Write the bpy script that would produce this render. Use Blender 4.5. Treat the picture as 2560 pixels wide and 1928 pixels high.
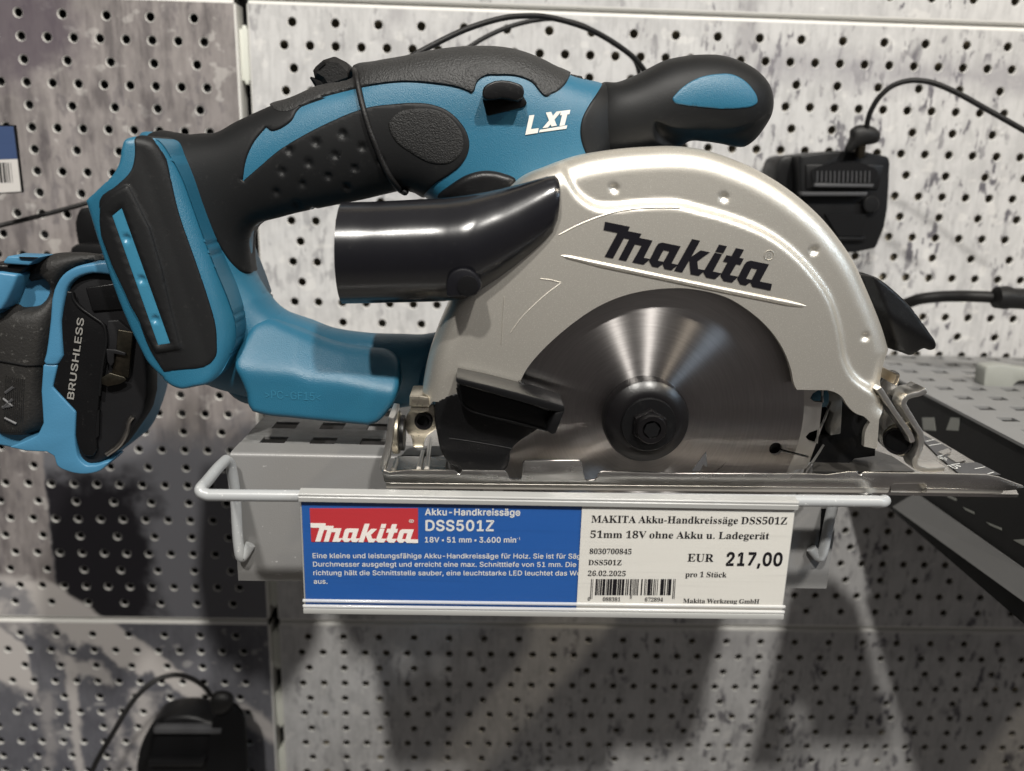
import bpy, bmesh, math, random
import numpy as np
from mathutils import Vector, Matrix
from mathutils.geometry import delaunay_2d_cdt
from mathutils.bvhtree import BVHTree

for o in list(bpy.data.objects):
    bpy.data.objects.remove(o)
SC = bpy.context.scene
COL = SC.collection
random.seed(7)

# ------------------------------------------------------------------ camera
FPX = 2033.6                       # focal length in photo pixels (photo 2560 x 1928)
CAM = np.array([0.0, 0.0, 0.10996])  # 11 cm above the shelf plane (z = 0)
def _axes(vx, vy, sl):
    a, b = vx - 1280, vy - 964
    yc = np.array([a, b, FPX])
    s = -(a * a + b * b + FPX * FPX) / (a + b * sl)
    xc = np.array([a + s, b + sl * s, FPX])
    yc = yc / np.linalg.norm(yc); xc = xc / np.linalg.norm(xc)
    return xc, yc, np.cross(xc, yc)
XC, YC, ZC = _axes(1227.7, 415.95, 0.02977)
right = Vector((XC[0], YC[0], ZC[0])); down = Vector((XC[1], YC[1], ZC[1])); fwd = Vector((XC[2], YC[2], ZC[2]))
cd = bpy.data.cameras.new('camera')
cam = bpy.data.objects.new('camera', cd); COL.objects.link(cam)
cd.sensor_width = 36; cd.sensor_fit = 'HORIZONTAL'; cd.lens = 36 * FPX / 2560
cd.clip_start = 0.01; cd.clip_end = 50
cd.dof.use_dof = True; cd.dof.focus_distance = 0.305; cd.dof.aperture_fstop = 9.0
m = Matrix((right, -down, -fwd)).transposed().to_4x4(); m.translation = Vector(CAM)
cam.matrix_world = m
SC.camera = cam

# ------------------------------------------------------------------ world and lamps
w = bpy.data.worlds.new('World'); SC.world = w; w.use_nodes = True
wn = w.node_tree; wn.nodes.clear()
wo = wn.nodes.new('ShaderNodeOutputWorld'); wb = wn.nodes.new('ShaderNodeBackground')
tc = wn.nodes.new('ShaderNodeTexCoord'); sx = wn.nodes.new('ShaderNodeSeparateXYZ'); cr = wn.nodes.new('ShaderNodeValToRGB')
mr = wn.nodes.new('ShaderNodeMapRange')
wn.links.new(tc.outputs['Generated'], sx.inputs[0]); wn.links.new(sx.outputs['Z'], mr.inputs[0])
mr.inputs[1].default_value = -1; mr.inputs[2].default_value = 1
wn.links.new(mr.outputs[0], cr.inputs[0]); mr2 = wn.nodes.new('ShaderNodeMapRange'); mr2.inputs[1].default_value = -0.8; mr2.inputs[2].default_value = 0.8; mr2.inputs[3].default_value = 0.55; mr2.inputs[4].default_value = 1.5   # the aisle is brighter to the right
vm = wn.nodes.new('ShaderNodeVectorMath'); vm.operation = 'SCALE'; wn.links.new(sx.outputs['X'], mr2.inputs[0]); wn.links.new(cr.outputs[0], vm.inputs[0]); wn.links.new(mr2.outputs[0], vm.inputs['Scale'])
wn.links.new(vm.outputs[0], wb.inputs[0]); wn.links.new(wb.outputs[0], wo.inputs[0])
el = cr.color_ramp.elements
el[0].position = 0.0; el[0].color = (0.46, 0.43, 0.39, 1)
e = el.new(0.13); e.color = (0.40, 0.37, 0.335, 1)
el[1].position = 1.0; el[1].color = (0.34, 0.325, 0.30, 1)
e = el.new(0.22); e.color = (0.085, 0.077, 0.072, 1)
e = el.new(0.82); e.color = (0.14, 0.135, 0.13, 1)
e = el.new(0.46); e.color = (0.062, 0.056, 0.056, 1)
e = el.new(0.62); e.color = (0.13, 0.125, 0.12, 1)
wb.inputs[1].default_value = 0.86

def lamp(name, loc, target, power, radius, color, angle=70, blend=0.6):
    l = bpy.data.lights.new(name, 'SPOT'); l.energy = power; l.shadow_soft_size = radius; l.color = color
    l.spot_size = math.radians(angle); l.spot_blend = blend
    o = bpy.data.objects.new(name, l); COL.objects.link(o); o.location = loc
    o.rotation_euler = (Vector(target) - Vector(loc)).to_track_quat('-Z', 'Y').to_euler()
    return o
lamp('ceiling_spot', (0.36, -0.68, 1.22), (0.05, 0.35, 0.0), 86, 0.034, (1.0, 0.965, 0.905))
lamp('ceiling_spot', (-0.26, -0.70, 1.22), (0.05, 0.35, 0.0), 86, 0.034, (1.0, 0.965, 0.905))

lamp('aisle_spot', (1.05, -0.45, 1.15), (0.08, 0.30, 0.02), 26, 0.03, (1.0, 0.88, 0.70), 50)
lamp('cool_side_spot', (0.95, -0.25, 0.55), (0.15, 0.29, 0.05), 9, 0.10, (0.62, 0.80, 1.0), 30)

SC.view_settings.view_transform = 'Standard'; SC.view_settings.look = 'None'
SC.view_settings.exposure = 0.0; SC.view_settings.gamma = 1.0; SC.view_settings.use_curve_mapping = False

# ------------------------------------------------------------------ measuring the photograph
S = 2560 / 2212.0
def ray(dx, dy):
    c = np.array([dx * S - 1280, dy * S - 964, FPX])
    return np.array([XC @ c, YC @ c, ZC @ c])
def M(dx, dy, Y, b=0.0):           # point seen at (dx, dy) on the upright plane y = Y + b*x
    d = ray(dx, dy); t = Y / (d[1] - b * d[0])
    return Vector(CAM + d * t)
def MZ(dx, dy, z=0.0):
    d = ray(dx, dy); return Vector(CAM + d * ((z - CAM[2]) / d[2]))
def MX(dx, dy, x):
    d = ray(dx, dy); return Vector(CAM + d * (x / d[0]))
_W = dict(R1=(0, 0, 2.8354), R2=(800, 0, 2.8354), R3=(1660, 0, 2.8354), R4=(0, 600, 2.8354), R5=(800, 600, 2.8354),
          R6=(1660, 600, 2.8354), B1=(0, 1248, 2.8354), B4=(1660, 1248, 2.8354), T1=(740, 1200, 3.5555),
          T2=(1400, 1200, 3.5555), E=(460, 1000, 4.1914), H=(940, 960, 4.923), G=(2000, 700, 3.443),
          L=(760, 1260, 8.533), LG=(1480, 530, 5.333), DR=(0, 600, 3.213), C=(2160, 640, 4.1924),
          SS=(1900, 1150, 3.879), FT=(200, 320, 3.0117), N=(2100, 940, 5.565), WL=(0, 280, 4.0168),
          X=(1900, 350, 6.4), K=(1400, 1040, 3.5555))
def Z(win, *pts):
    ox, oy, k = _W[win]
    return [(ox / S + p[0] / k, oy / S + p[1] / k) + tuple(p[2:]) for p in pts]

# ------------------------------------------------------------------ materials
class NT:
    def __init__(s, name):
        s.m = bpy.data.materials.new(name); s.m.use_nodes = True; s.t = s.m.node_tree
        s.p = s.t.nodes['Principled BSDF']; s.out = s.t.nodes['Material Output']
    def n(s, typ, **kw):
        nd = s.t.nodes.new(typ)
        for k, v in kw.items(): setattr(nd, k, v)
        return nd
    def l(s, a, b): s.t.links.new(a, b)
    def put(s, inp, v):
        if hasattr(v, 'is_output') or isinstance(v, bpy.types.NodeSocket): s.l(v, inp)
        else: inp.default_value = v
    def math(s, op, a, b=0.0, c=None, clamp=False):
        nd = s.n('ShaderNodeMath', operation=op, use_clamp=clamp); s.put(nd.inputs[0], a); s.put(nd.inputs[1], b)
        if c is not None: s.put(nd.inputs[2], c)
        return nd.outputs[0]
    def mix(s, f, a, b, blend='MIX'):
        nd = s.n('ShaderNodeMixRGB', blend_type=blend); s.put(nd.inputs[0], f)
        s.put(nd.inputs[1], a if not isinstance(a, tuple) else (*a, 1)); s.put(nd.inputs[2], b if not isinstance(b, tuple) else (*b, 1))
        return nd.outputs[0]
    def coord(s, kind='Object'): return s.n('ShaderNodeTexCoord').outputs[kind]
    def pos(s): return s.n('ShaderNodeNewGeometry').outputs['Position']
    def mapping(s, v, scale): 
        nd = s.n('ShaderNodeMapping'); s.l(v, nd.inputs[0]); nd.inputs['Scale'].default_value = scale; return nd.outputs[0]
    def noise(s, v, scale, detail=3, rough=0.55, dist=0.0):
        nd = s.n('ShaderNodeTexNoise'); s.l(v, nd.inputs['Vector']); nd.inputs['Scale'].default_value = scale
        nd.inputs['Detail'].default_value = detail; nd.inputs['Roughness'].default_value = rough; nd.inputs['Distortion'].default_value = dist
        return nd.outputs[0]
    def ramp(s, f, *stops):
        nd = s.n('ShaderNodeValToRGB'); s.put(nd.inputs[0], f); els = nd.color_ramp.elements
        while len(els) < len(stops): els.new(0.5)
        for e, (p, c) in zip(els, stops):
            e.position = p; e.color = (*c, 1) if isinstance(c, tuple) else (c, c, c, 1)
        return nd.outputs[0]
    def bump(s, h, strength=0.2, dist=0.001):
        nd = s.n('ShaderNodeBump'); s.put(nd.inputs['Height'], h); nd.inputs['Strength'].default_value = strength
        nd.inputs['Distance'].default_value = dist; s.l(nd.outputs[0], s.p.inputs['Normal'])
    def set(s, **kw):
        names = dict(color='Base Color', rough='Roughness', metal='Metallic', spec='Specular IOR Level', aniso='Anisotropic', coat='Coat Weight', coatr='Coat Roughness', trans='Transmission Weight', ior='IOR', alpha='Alpha')
        for k, v in kw.items():
            i = s.p.inputs[names[k]]
            if isinstance(v, tuple) and len(v) == 3: v = (*v, 1)
            s.put(i, v)
        return s
MAT = {}
def plastic(name, color, rough=0.42, grain=1100, bump=0.25, var=0.12, scuff=0.0, spec=0.5, dist=0.0004):
    t = NT(name); v = t.coord()
    n1 = t.noise(v, 60, 4)
    c = t.mix(t.math('MULTIPLY', n1, var * 2), color, tuple(x * 0.6 for x in color))
    if scuff:
        n2 = t.noise(t.mapping(v, (1, 1, 1)), 420, 5, 0.7)
        c = t.mix(t.math('MULTIPLY', t.ramp(n2, (0.60, 0.0), (0.74, 1.0)), scuff), c, (0.35, 0.34, 0.32))
    t.set(color=c, rough=t.math('ADD', t.math('MULTIPLY', n1, 0.16), rough - 0.08), spec=spec)
    if bump: t.bump(t.noise(v, grain, 2, 0.6), bump, dist)
    MAT[name] = t.m; return t.m
plastic('teal_plastic', (0.016, 0.108, 0.180), 0.40, 2600, 0.36, 0.10)
plastic('teal_plastic_smooth', (0.034, 0.165, 0.26), 0.34, 1500, 0.10, 0.08)
plastic('blue_plastic_drill', (0.05, 0.175, 0.295), 0.42, 1500, 0.15, 0.10)
plastic('black_rubber', (0.0080, 0.0083, 0.0088), 0.50, 2400, 0.12, 0.2, scuff=0.03, spec=0.22)
plastic('leather_rubber', (0.018, 0.018, 0.018), 0.50, 1300, 0.8, 0.2, dist=0.0005, spec=0.42)
plastic('rough_rubber', (0.009, 0.009, 0.009), 0.55, 1700, 0.9, 0.2, dist=0.0004, spec=0.35)
plastic('black_plastic', (0.005, 0.005, 0.0055), 0.36, 1500, 0.15, 0.2, scuff=0.04, spec=0.28)
plastic('matt_black', (0.004, 0.004, 0.0045), 0.6, 1500, 0.1, 0.2, spec=0.15)
plastic('gloss_black', (0.007, 0.007, 0.009), 0.21, 900, 0.02, 0.1, scuff=0.02, spec=0.6)
plastic('boot_rubber', (0.020, 0.019, 0.018), 0.6, 900, 0.5, 0.3, scuff=0.25, spec=0.3)
plastic('security_black', (0.006, 0.006, 0.0065), 0.42, 1500, 0.1, 0.2, spec=0.28)
plastic('cord_black', (0.008, 0.0075, 0.0075), 0.5, 1500, 0.4, 0.2, spec=0.3)
plastic('pale_grey_plastic', (0.27, 0.275, 0.25), 0.45, 1500, 0.1, 0.1)
plastic('silver_print', (0.62, 0.61, 0.57), 0.35, 1500, 0.1, 0.1)
plastic('ink_black', (0.004, 0.0035, 0.006), 0.35, 900, 0.05, 0.1)
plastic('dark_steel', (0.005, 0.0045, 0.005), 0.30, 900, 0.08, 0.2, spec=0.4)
plastic('dark_reflection_steel', (0.045, 0.042, 0.038), 0.34, 900, 0.2, 0.3, scuff=0.2, spec=0.8)  # reflection of dark surroundings painted in as the base colour
plastic('white_clip', (0.60, 0.61, 0.55), 0.5, 900, 0.1, 0.1)
plastic('white_powder', (0.62, 0.61, 0.58), 0.5, 900, 0.1, 0.1)
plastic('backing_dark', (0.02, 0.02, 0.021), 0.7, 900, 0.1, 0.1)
plastic('backing_board', (0.33, 0.29, 0.22), 0.7, 300, 0.1, 0.2)
plastic('shade_black', (0.006, 0.006, 0.006), 0.7, 900, 0.1, 0.1)  # black that paints the shade under the right shelf
plastic('dark_grey_label', (0.055, 0.055, 0.058), 0.5, 900, 0.2, 0.2, scuff=0.12)
plastic('white_ink', (0.62, 0.62, 0.60), 0.5, 900, 0.0, 0.05)
plastic('grey_ink', (0.22, 0.215, 0.20), 0.5, 900, 0.0, 0.05)
plastic('casting_grey', (0.24, 0.235, 0.22), 0.45, 900, 0.5, 0.2)
plastic('drill_inside', (0.009, 0.009, 0.010), 0.5, 900, 0.1, 0.2, spec=0.25)
plastic('label_holder_grey', (0.33, 0.33, 0.32), 0.25, 900, 0.05, 0.05)

def metal(name, color, rough, scratches=0.15, stretch=(1, 1, 1), scale=700, metal_=1.0, stain=0.0, spots=0.0):
    t = NT(name); v = t.coord(); vs = t.mapping(v, stretch)
    n = t.noise(vs, scale, 4, 0.65); n2 = t.noise(v, 90, 4, 0.6)
    c = color
    if stain: c = t.mix(t.math('MULTIPLY', t.ramp(n2, (0.45, 0.0), (0.68, 1.0)), stain), color, (0.20, 0.15, 0.11))
    if spots:
        n3 = t.noise(v, 900, 3, 0.6); c = t.mix(t.math('MULTIPLY', t.ramp(n3, (0.58, 0.0), (0.7, 1.0)), spots), c, (0.08, 0.06, 0.04))
    t.set(color=c, metal=metal_, rough=t.math('ADD', t.math('MULTIPLY', n, 0.25), rough - 0.1))
    t.bump(n, scratches, 0.0003); MAT[name] = t.m; return t
metal('nickel', (0.70, 0.68, 0.65), 0.22, 0.0, (0.2, 1, 1), 300, stain=0.12)
metal('nickel_dark', (0.42, 0.40, 0.37), 0.28, 0.0, (1, 1, 1), 500, stain=0.3)
metal('zinc', (0.68, 0.63, 0.52), 0.30, 0.03, (1, 1, 1), 800, stain=0.2, spots=0.5)
metal('bright_steel', (0.74, 0.72, 0.68), 0.32, 0.0, (1, 1, 1), 900, stain=0.08)
metal('brass_dull', (0.05, 0.046, 0.036), 0.42, 0.03, stain=0.2)
metal('polished_ring', (0.56, 0.54, 0.51), 0.34, 0.03, (1, 1, 1), 300)
metal('ring_bright', (0.55, 0.47, 0.36), 0.3, 0.1)

t = NT('silver_paint'); v = t.coord()
n = t.noise(v, 3200, 2, 0.7); n2 = t.noise(v, 40, 3)
fl = t.ramp(t.noise(v, 3000, 1, 0.5), (0.58, 0.0), (0.72, 1.0))
c = t.mix(t.math('MULTIPLY', n2, 0.2), (0.63, 0.60, 0.54), (0.56, 0.53, 0.47))
c = t.mix(t.math('MULTIPLY', fl, 0.7), c, (0.86, 0.83, 0.76))
t.set(color=c, metal=0.86, rough=t.math('ADD', t.math('MULTIPLY', n, 0.14), 0.35)); t.bump(n, 0.16, 0.0003); MAT['silver_paint'] = t.m

t = NT('brushed_blade'); v = t.coord()
sep = t.n('ShaderNodeSeparateXYZ'); t.l(v, sep.inputs[0])
rr = t.math('SQRT', t.math('ADD', t.math('MULTIPLY', sep.outputs[0], sep.outputs[0]), t.math('MULTIPLY', sep.outputs[2], sep.outputs[2])))
ang = t.math('ARCTAN2', sep.outputs[2], sep.outputs[0])
cb = t.n('ShaderNodeCombineXYZ'); t.l(t.math('MULTIPLY', rr, 1400), cb.inputs[0]); t.l(t.math('MULTIPLY', ang, 2.5), cb.inputs[1])
br = t.noise(cb.outputs[0], 1.0, 4, 0.7)
c = t.mix(br, (0.33, 0.31, 0.302), (0.57, 0.55, 0.54))
tg = t.n('ShaderNodeTangent', direction_type='RADIAL', axis='Y'); t.l(tg.outputs[0], t.p.inputs['Tangent'])
t.set(color=c, metal=1.0, rough=t.math('ADD', t.math('MULTIPLY', br, 0.06), 0.27), aniso=1.0); t.p.inputs['Anisotropic Rotation'].default_value = 0.25; t.set(spec=0.5); t.bump(br, 0.06, 0.0002); MAT['brushed_blade'] = t.m

t = NT('shelf_grey_paint'); v = t.coord(); n = t.noise(v, 1800, 2); n2 = t.noise(v, 25, 4, 0.6); n3 = t.noise(t.mapping(v, (1, 2.5, 1)), 230, 5, 0.72)
c = t.mix(t.math('MULTIPLY', n2, 0.3), (0.215, 0.213, 0.21), (0.18, 0.176, 0.172))
c = t.mix(t.math('MULTIPLY', t.ramp(n3, (0.66, 0.0), (0.72, 1.0)), 0.5), c, (0.58, 0.58, 0.57))
t.set(color=c, rough=0.42, metal=0.15); t.bump(n, 0.2, 0.0003); MAT['shelf_grey_paint'] = t.m
t = NT('shelf_light_paint'); v = t.coord(); n = t.noise(v, 1800, 2); t.set(color=t.mix(t.noise(v, 30, 3), (0.20, 0.20, 0.198), (0.16, 0.158, 0.155)), rough=0.45); t.bump(n, 0.15, 0.0003); MAT['shelf_light_paint'] = t.m
t = NT('shelf_worn_top'); v = t.coord(); n = t.noise(v, 1800, 2); n2 = t.noise(t.mapping(v, (1, 1.6, 1)), 55, 6, 0.68)
c = t.mix(t.ramp(n2, (0.40, 0.0), (0.62, 1.0)), (0.235, 0.235, 0.23), (0.075, 0.072, 0.068))
t.set(color=c, rough=0.4, metal=0.1); t.bump(n, 0.2, 0.0003); MAT['shelf_worn_top'] = t.m
t = NT('wire_grey_paint'); v = t.coord(); n = t.noise(v, 700, 3, 0.7)
c = t.mix(t.ramp(n, (0.64, 0.0), (0.70, 1.0)), (0.34, 0.35, 0.355), (0.62, 0.62, 0.61))
t.set(color=c, rough=0.3); MAT['wire_grey_paint'] = t.m

def paper(name, color, emb=0.35):
    t = NT(name); v = t.coord(); vs = t.mapping(v, (0.02, 1, 1)); n = t.noise(vs, 900, 3, 0.7); n2 = t.noise(t.mapping(v, (0.3, 1, 1)), 160, 3)
    c = t.mix(t.math('MULTIPLY', t.ramp(n, (0.55, 0.0), (0.72, 1.0)), emb), color, tuple(x * 0.72 for x in color))
    c = t.mix(t.math('MULTIPLY', n2, 0.12), c, tuple(min(1, x * 1.3 + 0.03) for x in color))
    t.set(color=c, rough=0.28, spec=0.5); t.bump(n, 0.12, 0.0003); MAT[name] = t.m
paper('card_blue', (0.013, 0.082, 0.30)); paper('card_red', (0.42, 0.028, 0.036)); paper('card_white', (0.60, 0.585, 0.545), 0.25)
paper('card_logo_white', (0.74, 0.70, 0.66), 0.2); paper('label_navy', (0.04, 0.065, 0.14)); paper('label_white', (0.50, 0.48, 0.46))
t = NT('clear_plastic')
tr = t.n('ShaderNodeBsdfTransparent'); mx = t.n('ShaderNodeMixShader'); t.set(color=(0.75, 0.75, 0.74), rough=0.12)
mx.inputs[0].default_value = 0.38; t.l(tr.outputs[0], mx.inputs[1]); t.l(t.p.outputs[0], mx.inputs[2]); t.l(mx.outputs[0], t.out.inputs[0]); MAT['clear_plastic'] = t.m
t = NT('clear_film'); tr = t.n('ShaderNodeBsdfTransparent'); gl = t.n('ShaderNodeBsdfGlossy'); mx = t.n('ShaderNodeMixShader')
gl.inputs['Roughness'].default_value = 0.1; v = t.coord()
n = t.noise(t.mapping(v, (0.02, 1, 1)), 900, 3, 0.7); bp = t.n('ShaderNodeBump'); bp.inputs['Strength'].default_value = 0.15; bp.inputs['Distance'].default_value = 0.0003
t.l(n, bp.inputs['Height']); t.l(bp.outputs[0], gl.inputs['Normal'])
mx.inputs[0].default_value = 0.045; t.l(tr.outputs[0], mx.inputs[1]); t.l(gl.outputs[0], mx.inputs[2]); t.l(mx.outputs[0], t.out.inputs[0]); MAT['clear_film'] = t.m

def seg_mask(t, px, pz, a, b, w, soft, jitter=None):   # printed streak: mask around the segment a-b on the wall
    ax, az = a; bx, bz = b; dx, dz = bx - ax, bz - az; L2 = dx * dx + dz * dz
    ux = t.math('SUBTRACT', px, ax); uz = t.math('SUBTRACT', pz, az)
    h = t.math('DIVIDE', t.math('ADD', t.math('MULTIPLY', ux, dx), t.math('MULTIPLY', uz, dz)), L2, clamp=True)
    ex = t.math('SUBTRACT', ux, t.math('MULTIPLY', h, dx)); ez = t.math('SUBTRACT', uz, t.math('MULTIPLY', h, dz))
    d = t.math('SQRT', t.math('ADD', t.math('MULTIPLY', ex, ex), t.math('MULTIPLY', ez, ez)))
    if jitter is not None: d = t.math('ADD', d, jitter)
    mr = t.n('ShaderNodeMapRange'); t.l(d, mr.inputs[0]); mr.inputs[1].default_value = w - soft; mr.inputs[2].default_value = w + soft
    mr.inputs[3].default_value = 1; mr.inputs[4].default_value = 0
    return mr.outputs[0]
WALL = 0.508
def wp(win, x, y):
    q = Z(win, (x, y))[0]; p = M(q[0], q[1], WALL); return (p.x, p.z)
def concrete(name, base, dark, speck, cloud=0.40, brown=0.0):
    t = NT(name); v = t.pos()
    n1 = t.noise(v, 9, 5, 0.6); n2 = t.noise(t.mapping(v, (1.4, 1, 0.8)), 62, 6, 0.66, 0.3); n3 = t.noise(v, 600, 3, 0.7); n4 = t.noise(t.mapping(v, (1.2, 1, 0.75)), 28, 3, 0.6, 0.4)
    c = t.mix(t.math('MULTIPLY', t.ramp(n1, (0.35, 0.0), (0.65, 1.0)), cloud), base, dark)
    c = t.mix(t.math('MULTIPLY', t.ramp(n2, (0.46, 0.0), (0.62, 1.0)), 0.27), c, tuple(x * 0.62 for x in dark))
    st_ = t.noise(t.mapping(v, (1.0, 1, 0.12)), 420, 4, 0.6)
    c = t.mix(t.math('MULTIPLY', t.ramp(st_, (0.48, 0.0), (0.66, 1.0)), 0.22), c, tuple(x * 0.55 for x in dark))
    gate = t.ramp(n4, (0.45, 0.0), (0.58, 1.0))
    sp = t.math('MULTIPLY', t.ramp(t.noise(t.mapping(v, (1.5, 1, 0.6)), 135, 4, 0.6, 0.2), (0.555, 0.0), (0.595, 1.0)), gate)
    sx_ = t.n('ShaderNodeSeparateXYZ'); t.l(v, sx_.inputs[0]); mx_ = t.n('ShaderNodeMapRange'); t.l(sx_.outputs[0], mx_.inputs[0])   # the print is busier to the right
    mx_.inputs[1].default_value = -0.05; mx_.inputs[2].default_value = 0.26; mx_.inputs[3].default_value = 0.45; mx_.inputs[4].default_value = 1.0
    sp = t.math('MULTIPLY', sp, mx_.outputs[0])
    c = t.mix(t.math('MULTIPLY', sp, speck), c, (0.055, 0.05, 0.065))
    lt = t.ramp(t.noise(t.mapping(v, (1, 1, 1.3)), 85, 3, 0.5), (0.62, 0.0), (0.66, 1.0))
    c = t.mix(t.math('MULTIPLY', lt, 0.22), c, (0.78, 0.76, 0.72))
    c = t.mix(t.math('MULTIPLY', n3, 0.16), c, tuple(x * 0.5 for x in base))
    t.set(rough=0.5, spec=0.2); t.bump(n3, 0.05, 0.0003)
    return t, c
t, c = concrete('concrete_print_pale', (0.54, 0.535, 0.53), (0.36, 0.355, 0.36), 0.9)
pp = t.n('ShaderNodeSeparateXYZ'); t.l(t.pos(), pp.inputs[0]); jit = t.math('MULTIPLY', t.math('SUBTRACT', t.noise(t.pos(), 60, 4), 0.5), 0.03)
a = wp('R3', 700, 400); b = wp('R3', 2300, 490)
c = t.mix(t.math('MULTIPLY', seg_mask(t, pp.outputs[0], pp.outputs[2], a, b, 0.006, 0.008, jit), 0.55), c, (0.20, 0.19, 0.21))
a = wp('R3', 520, 60); b = wp('R3', 500, 340)
c = t.mix(t.math('MULTIPLY', seg_mask(t, pp.outputs[0], pp.outputs[2], a, b, 0.006, 0.006, jit), 0.55), c, (0.20, 0.19, 0.20))
a = wp('R2', 480, 60); b = wp('R2', 380, 220)
c = t.mix(t.math('MULTIPLY', seg_mask(t, pp.outputs[0], pp.outputs[2], a, b, 0.004, 0.005, jit), 0.5), c, (0.25, 0.24, 0.25))
a = wp('B4', 300, 860); b = wp('B4', 2300, 900)
c = t.mix(t.math('MULTIPLY', seg_mask(t, pp.outputs[0], pp.outputs[2], a, b, 0.012, 0.012, t.math('MULTIPLY', jit, 2.2)), 0.25), c, (0.16, 0.15, 0.16))
t.set(color=c); MAT['concrete_print_pale'] = t.m
t, c = concrete('concrete_print_brown', (0.31, 0.285, 0.275), (0.155, 0.14, 0.137), 0.8, 0.7)  # brown print, base also darkened for dimmer light on the left
pp = t.n('ShaderNodeSeparateXYZ'); t.l(t.pos(), pp.inputs[0])
jit = t.math('MULTIPLY', t.math('SUBTRACT', t.noise(t.pos(), 40, 4), 0.5), 0.05)
c = t.mix(t.math('MULTIPLY', seg_mask(t, pp.outputs[0], pp.outputs[2], wp('R1', -100, 60), wp('R1', 130, 160), 0.030, 0.012, jit), 0.7), c, (0.085, 0.07, 0.085))  # dark corner patch paints in a cast shadow
t.set(color=c); MAT['concrete_print_brown'] = t.m
def half(t, px, pz, a, b, soft, jit=None):       # 1 on the left-hand side of the printed line a -> b
    dx, dz = b[0] - a[0], b[1] - a[1]; L = math.hypot(dx, dz); nx, nz = -dz / L, dx / L
    d = t.math('ADD', t.math('MULTIPLY', t.math('SUBTRACT', px, a[0]), nx), t.math('MULTIPLY', t.math('SUBTRACT', pz, a[1]), nz))
    if jit is not None: d = t.math('ADD', d, jit)
    mr = t.n('ShaderNodeMapRange', interpolation_type='SMOOTHSTEP'); t.l(d, mr.inputs[0]); mr.inputs[1].default_value = -soft; mr.inputs[2].default_value = soft
    return mr.outputs[0]
def both(t, *ms):
    r_ = ms[0]
    for q in ms[1:]: r_ = t.math('MULTIPLY', r_, q)
    return r_
B_ = lambda x, y: wp('B1', x, y)
PALE = (0.43, 0.405, 0.39)
# the lower left panel carries a photo print: dark rock with pale diagonal streaks
t, c = concrete('rock_print', (0.15, 0.15, 0.165), (0.085, 0.085, 0.10), 0.6, 0.8)
pp = t.n('ShaderNodeSeparateXYZ'); t.l(t.pos(), pp.inputs[0]); X_, Z_ = pp.outputs[0], pp.outputs[2]
nj = t.noise(t.pos(), 70, 4); jit = t.math('MULTIPLY', t.math('SUBTRACT', nj, 0.5), 0.010); jit2 = t.math('MULTIPLY', t.math('SUBTRACT', nj, 0.5), 0.034)
band = both(t, half(t, X_, Z_, B_(1276, 1171), B_(340, 519), 0.0016, jit), half(t, X_, Z_, B_(0, 632), B_(1233, 1242), 0.003, jit2))
c = t.mix(band, c, PALE)
left = both(t, half(t, X_, Z_, B_(142, 873), B_(0, 774), 0.0014, jit), half(t, X_, Z_, B_(255, 1256), B_(142, 873), 0.0014, jit), half(t, X_, Z_, B_(0, 1143), B_(255, 1256), 0.006, jit2))
c = t.mix(left, c, PALE)
for (p, q, wd, sf, k, jj) in [((425, 980), (490, 1700), 0.0035, 0.0015, 0.85, jit), ((20, 720), (390, 890), 0.004, 0.004, 0.6, jit2), ((360, 960), (640, 1090), 0.0035, 0.003, 0.8, jit2), ((875, 1230), (860, 1700), 0.007, 0.005, 0.8, jit2),
                       ((720, 1380), (760, 1700), 0.006, 0.005, 0.7, jit2), ((1480, 1300), (1680, 1440), 0.007, 0.003, 0.9, jit), ((300, 1200), (290, 1700), 0.003, 0.004, 0.4, jit2)]:
    c = t.mix(t.math('MULTIPLY', seg_mask(t, X_, Z_, B_(*p), B_(*q), wd, sf, jj), k), c, PALE)
c = t.mix(t.math('MULTIPLY', both(t, half(t, X_, Z_, B_(430, 1000), B_(255, 880), 0.004, jit2), half(t, X_, Z_, B_(255, 1256), B_(0, 1143), 0.01, jit2)), 0.0), c, (0.05, 0.05, 0.055))
t.set(color=c); MAT['rock_print'] = t.m
# upper left panel: brown rock, then a near-black field with a straight edge, slate beside it
t, c = concrete('rock_print_upper', (0.29, 0.265, 0.257), (0.135, 0.122, 0.12), 0.85, 0.7)  # print base includes painted darkening for weaker light on this side
pp = t.n('ShaderNodeSeparateXYZ'); t.l(t.pos(), pp.inputs[0]); X_, Z_ = pp.outputs[0], pp.outputs[2]
nj = t.noise(t.pos(), 60, 4); jit = t.math('MULTIPLY', t.math('SUBTRACT', nj, 0.5), 0.008); jit2 = t.math('MULTIPLY', t.math('SUBTRACT', nj, 0.5), 0.05)
vs = t.noise(t.mapping(t.pos(), (1, 1, 0.25)), 95, 5, 0.6)
c = t.mix(t.math('MULTIPLY', t.ramp(vs, (0.49, 0.0), (0.64, 1.0)), 0.65), c, (0.06, 0.052, 0.056))
c = t.mix(t.math('MULTIPLY', seg_mask(t, X_, Z_, wp('R1', -200, 40), wp('R1', 130, 150), 0.030, 0.012, jit2), 0.8), c, (0.075, 0.06, 0.075))  # cast shadow in the top left corner, painted into the print
slate = both(t, half(t, X_, Z_, B_(330, 700), B_(270, -300), 0.004, jit), half(t, X_, Z_, B_(200, -420), B_(1500, -560), 0.02, jit2))
c = t.mix(half(t, X_, Z_, B_(700, -1200), B_(700, 700), 0.0, None) if False else t.math('MULTIPLY', t.math('SUBTRACT', 1.0, half(t, X_, Z_, B_(340, 500), B_(285, -60), 0.0012, jit)), t.math('SUBTRACT', 1.0, half(t, X_, Z_, B_(200, -380), B_(1500, -420), 0.016, jit2))), c, (0.135, 0.135, 0.148))
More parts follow.
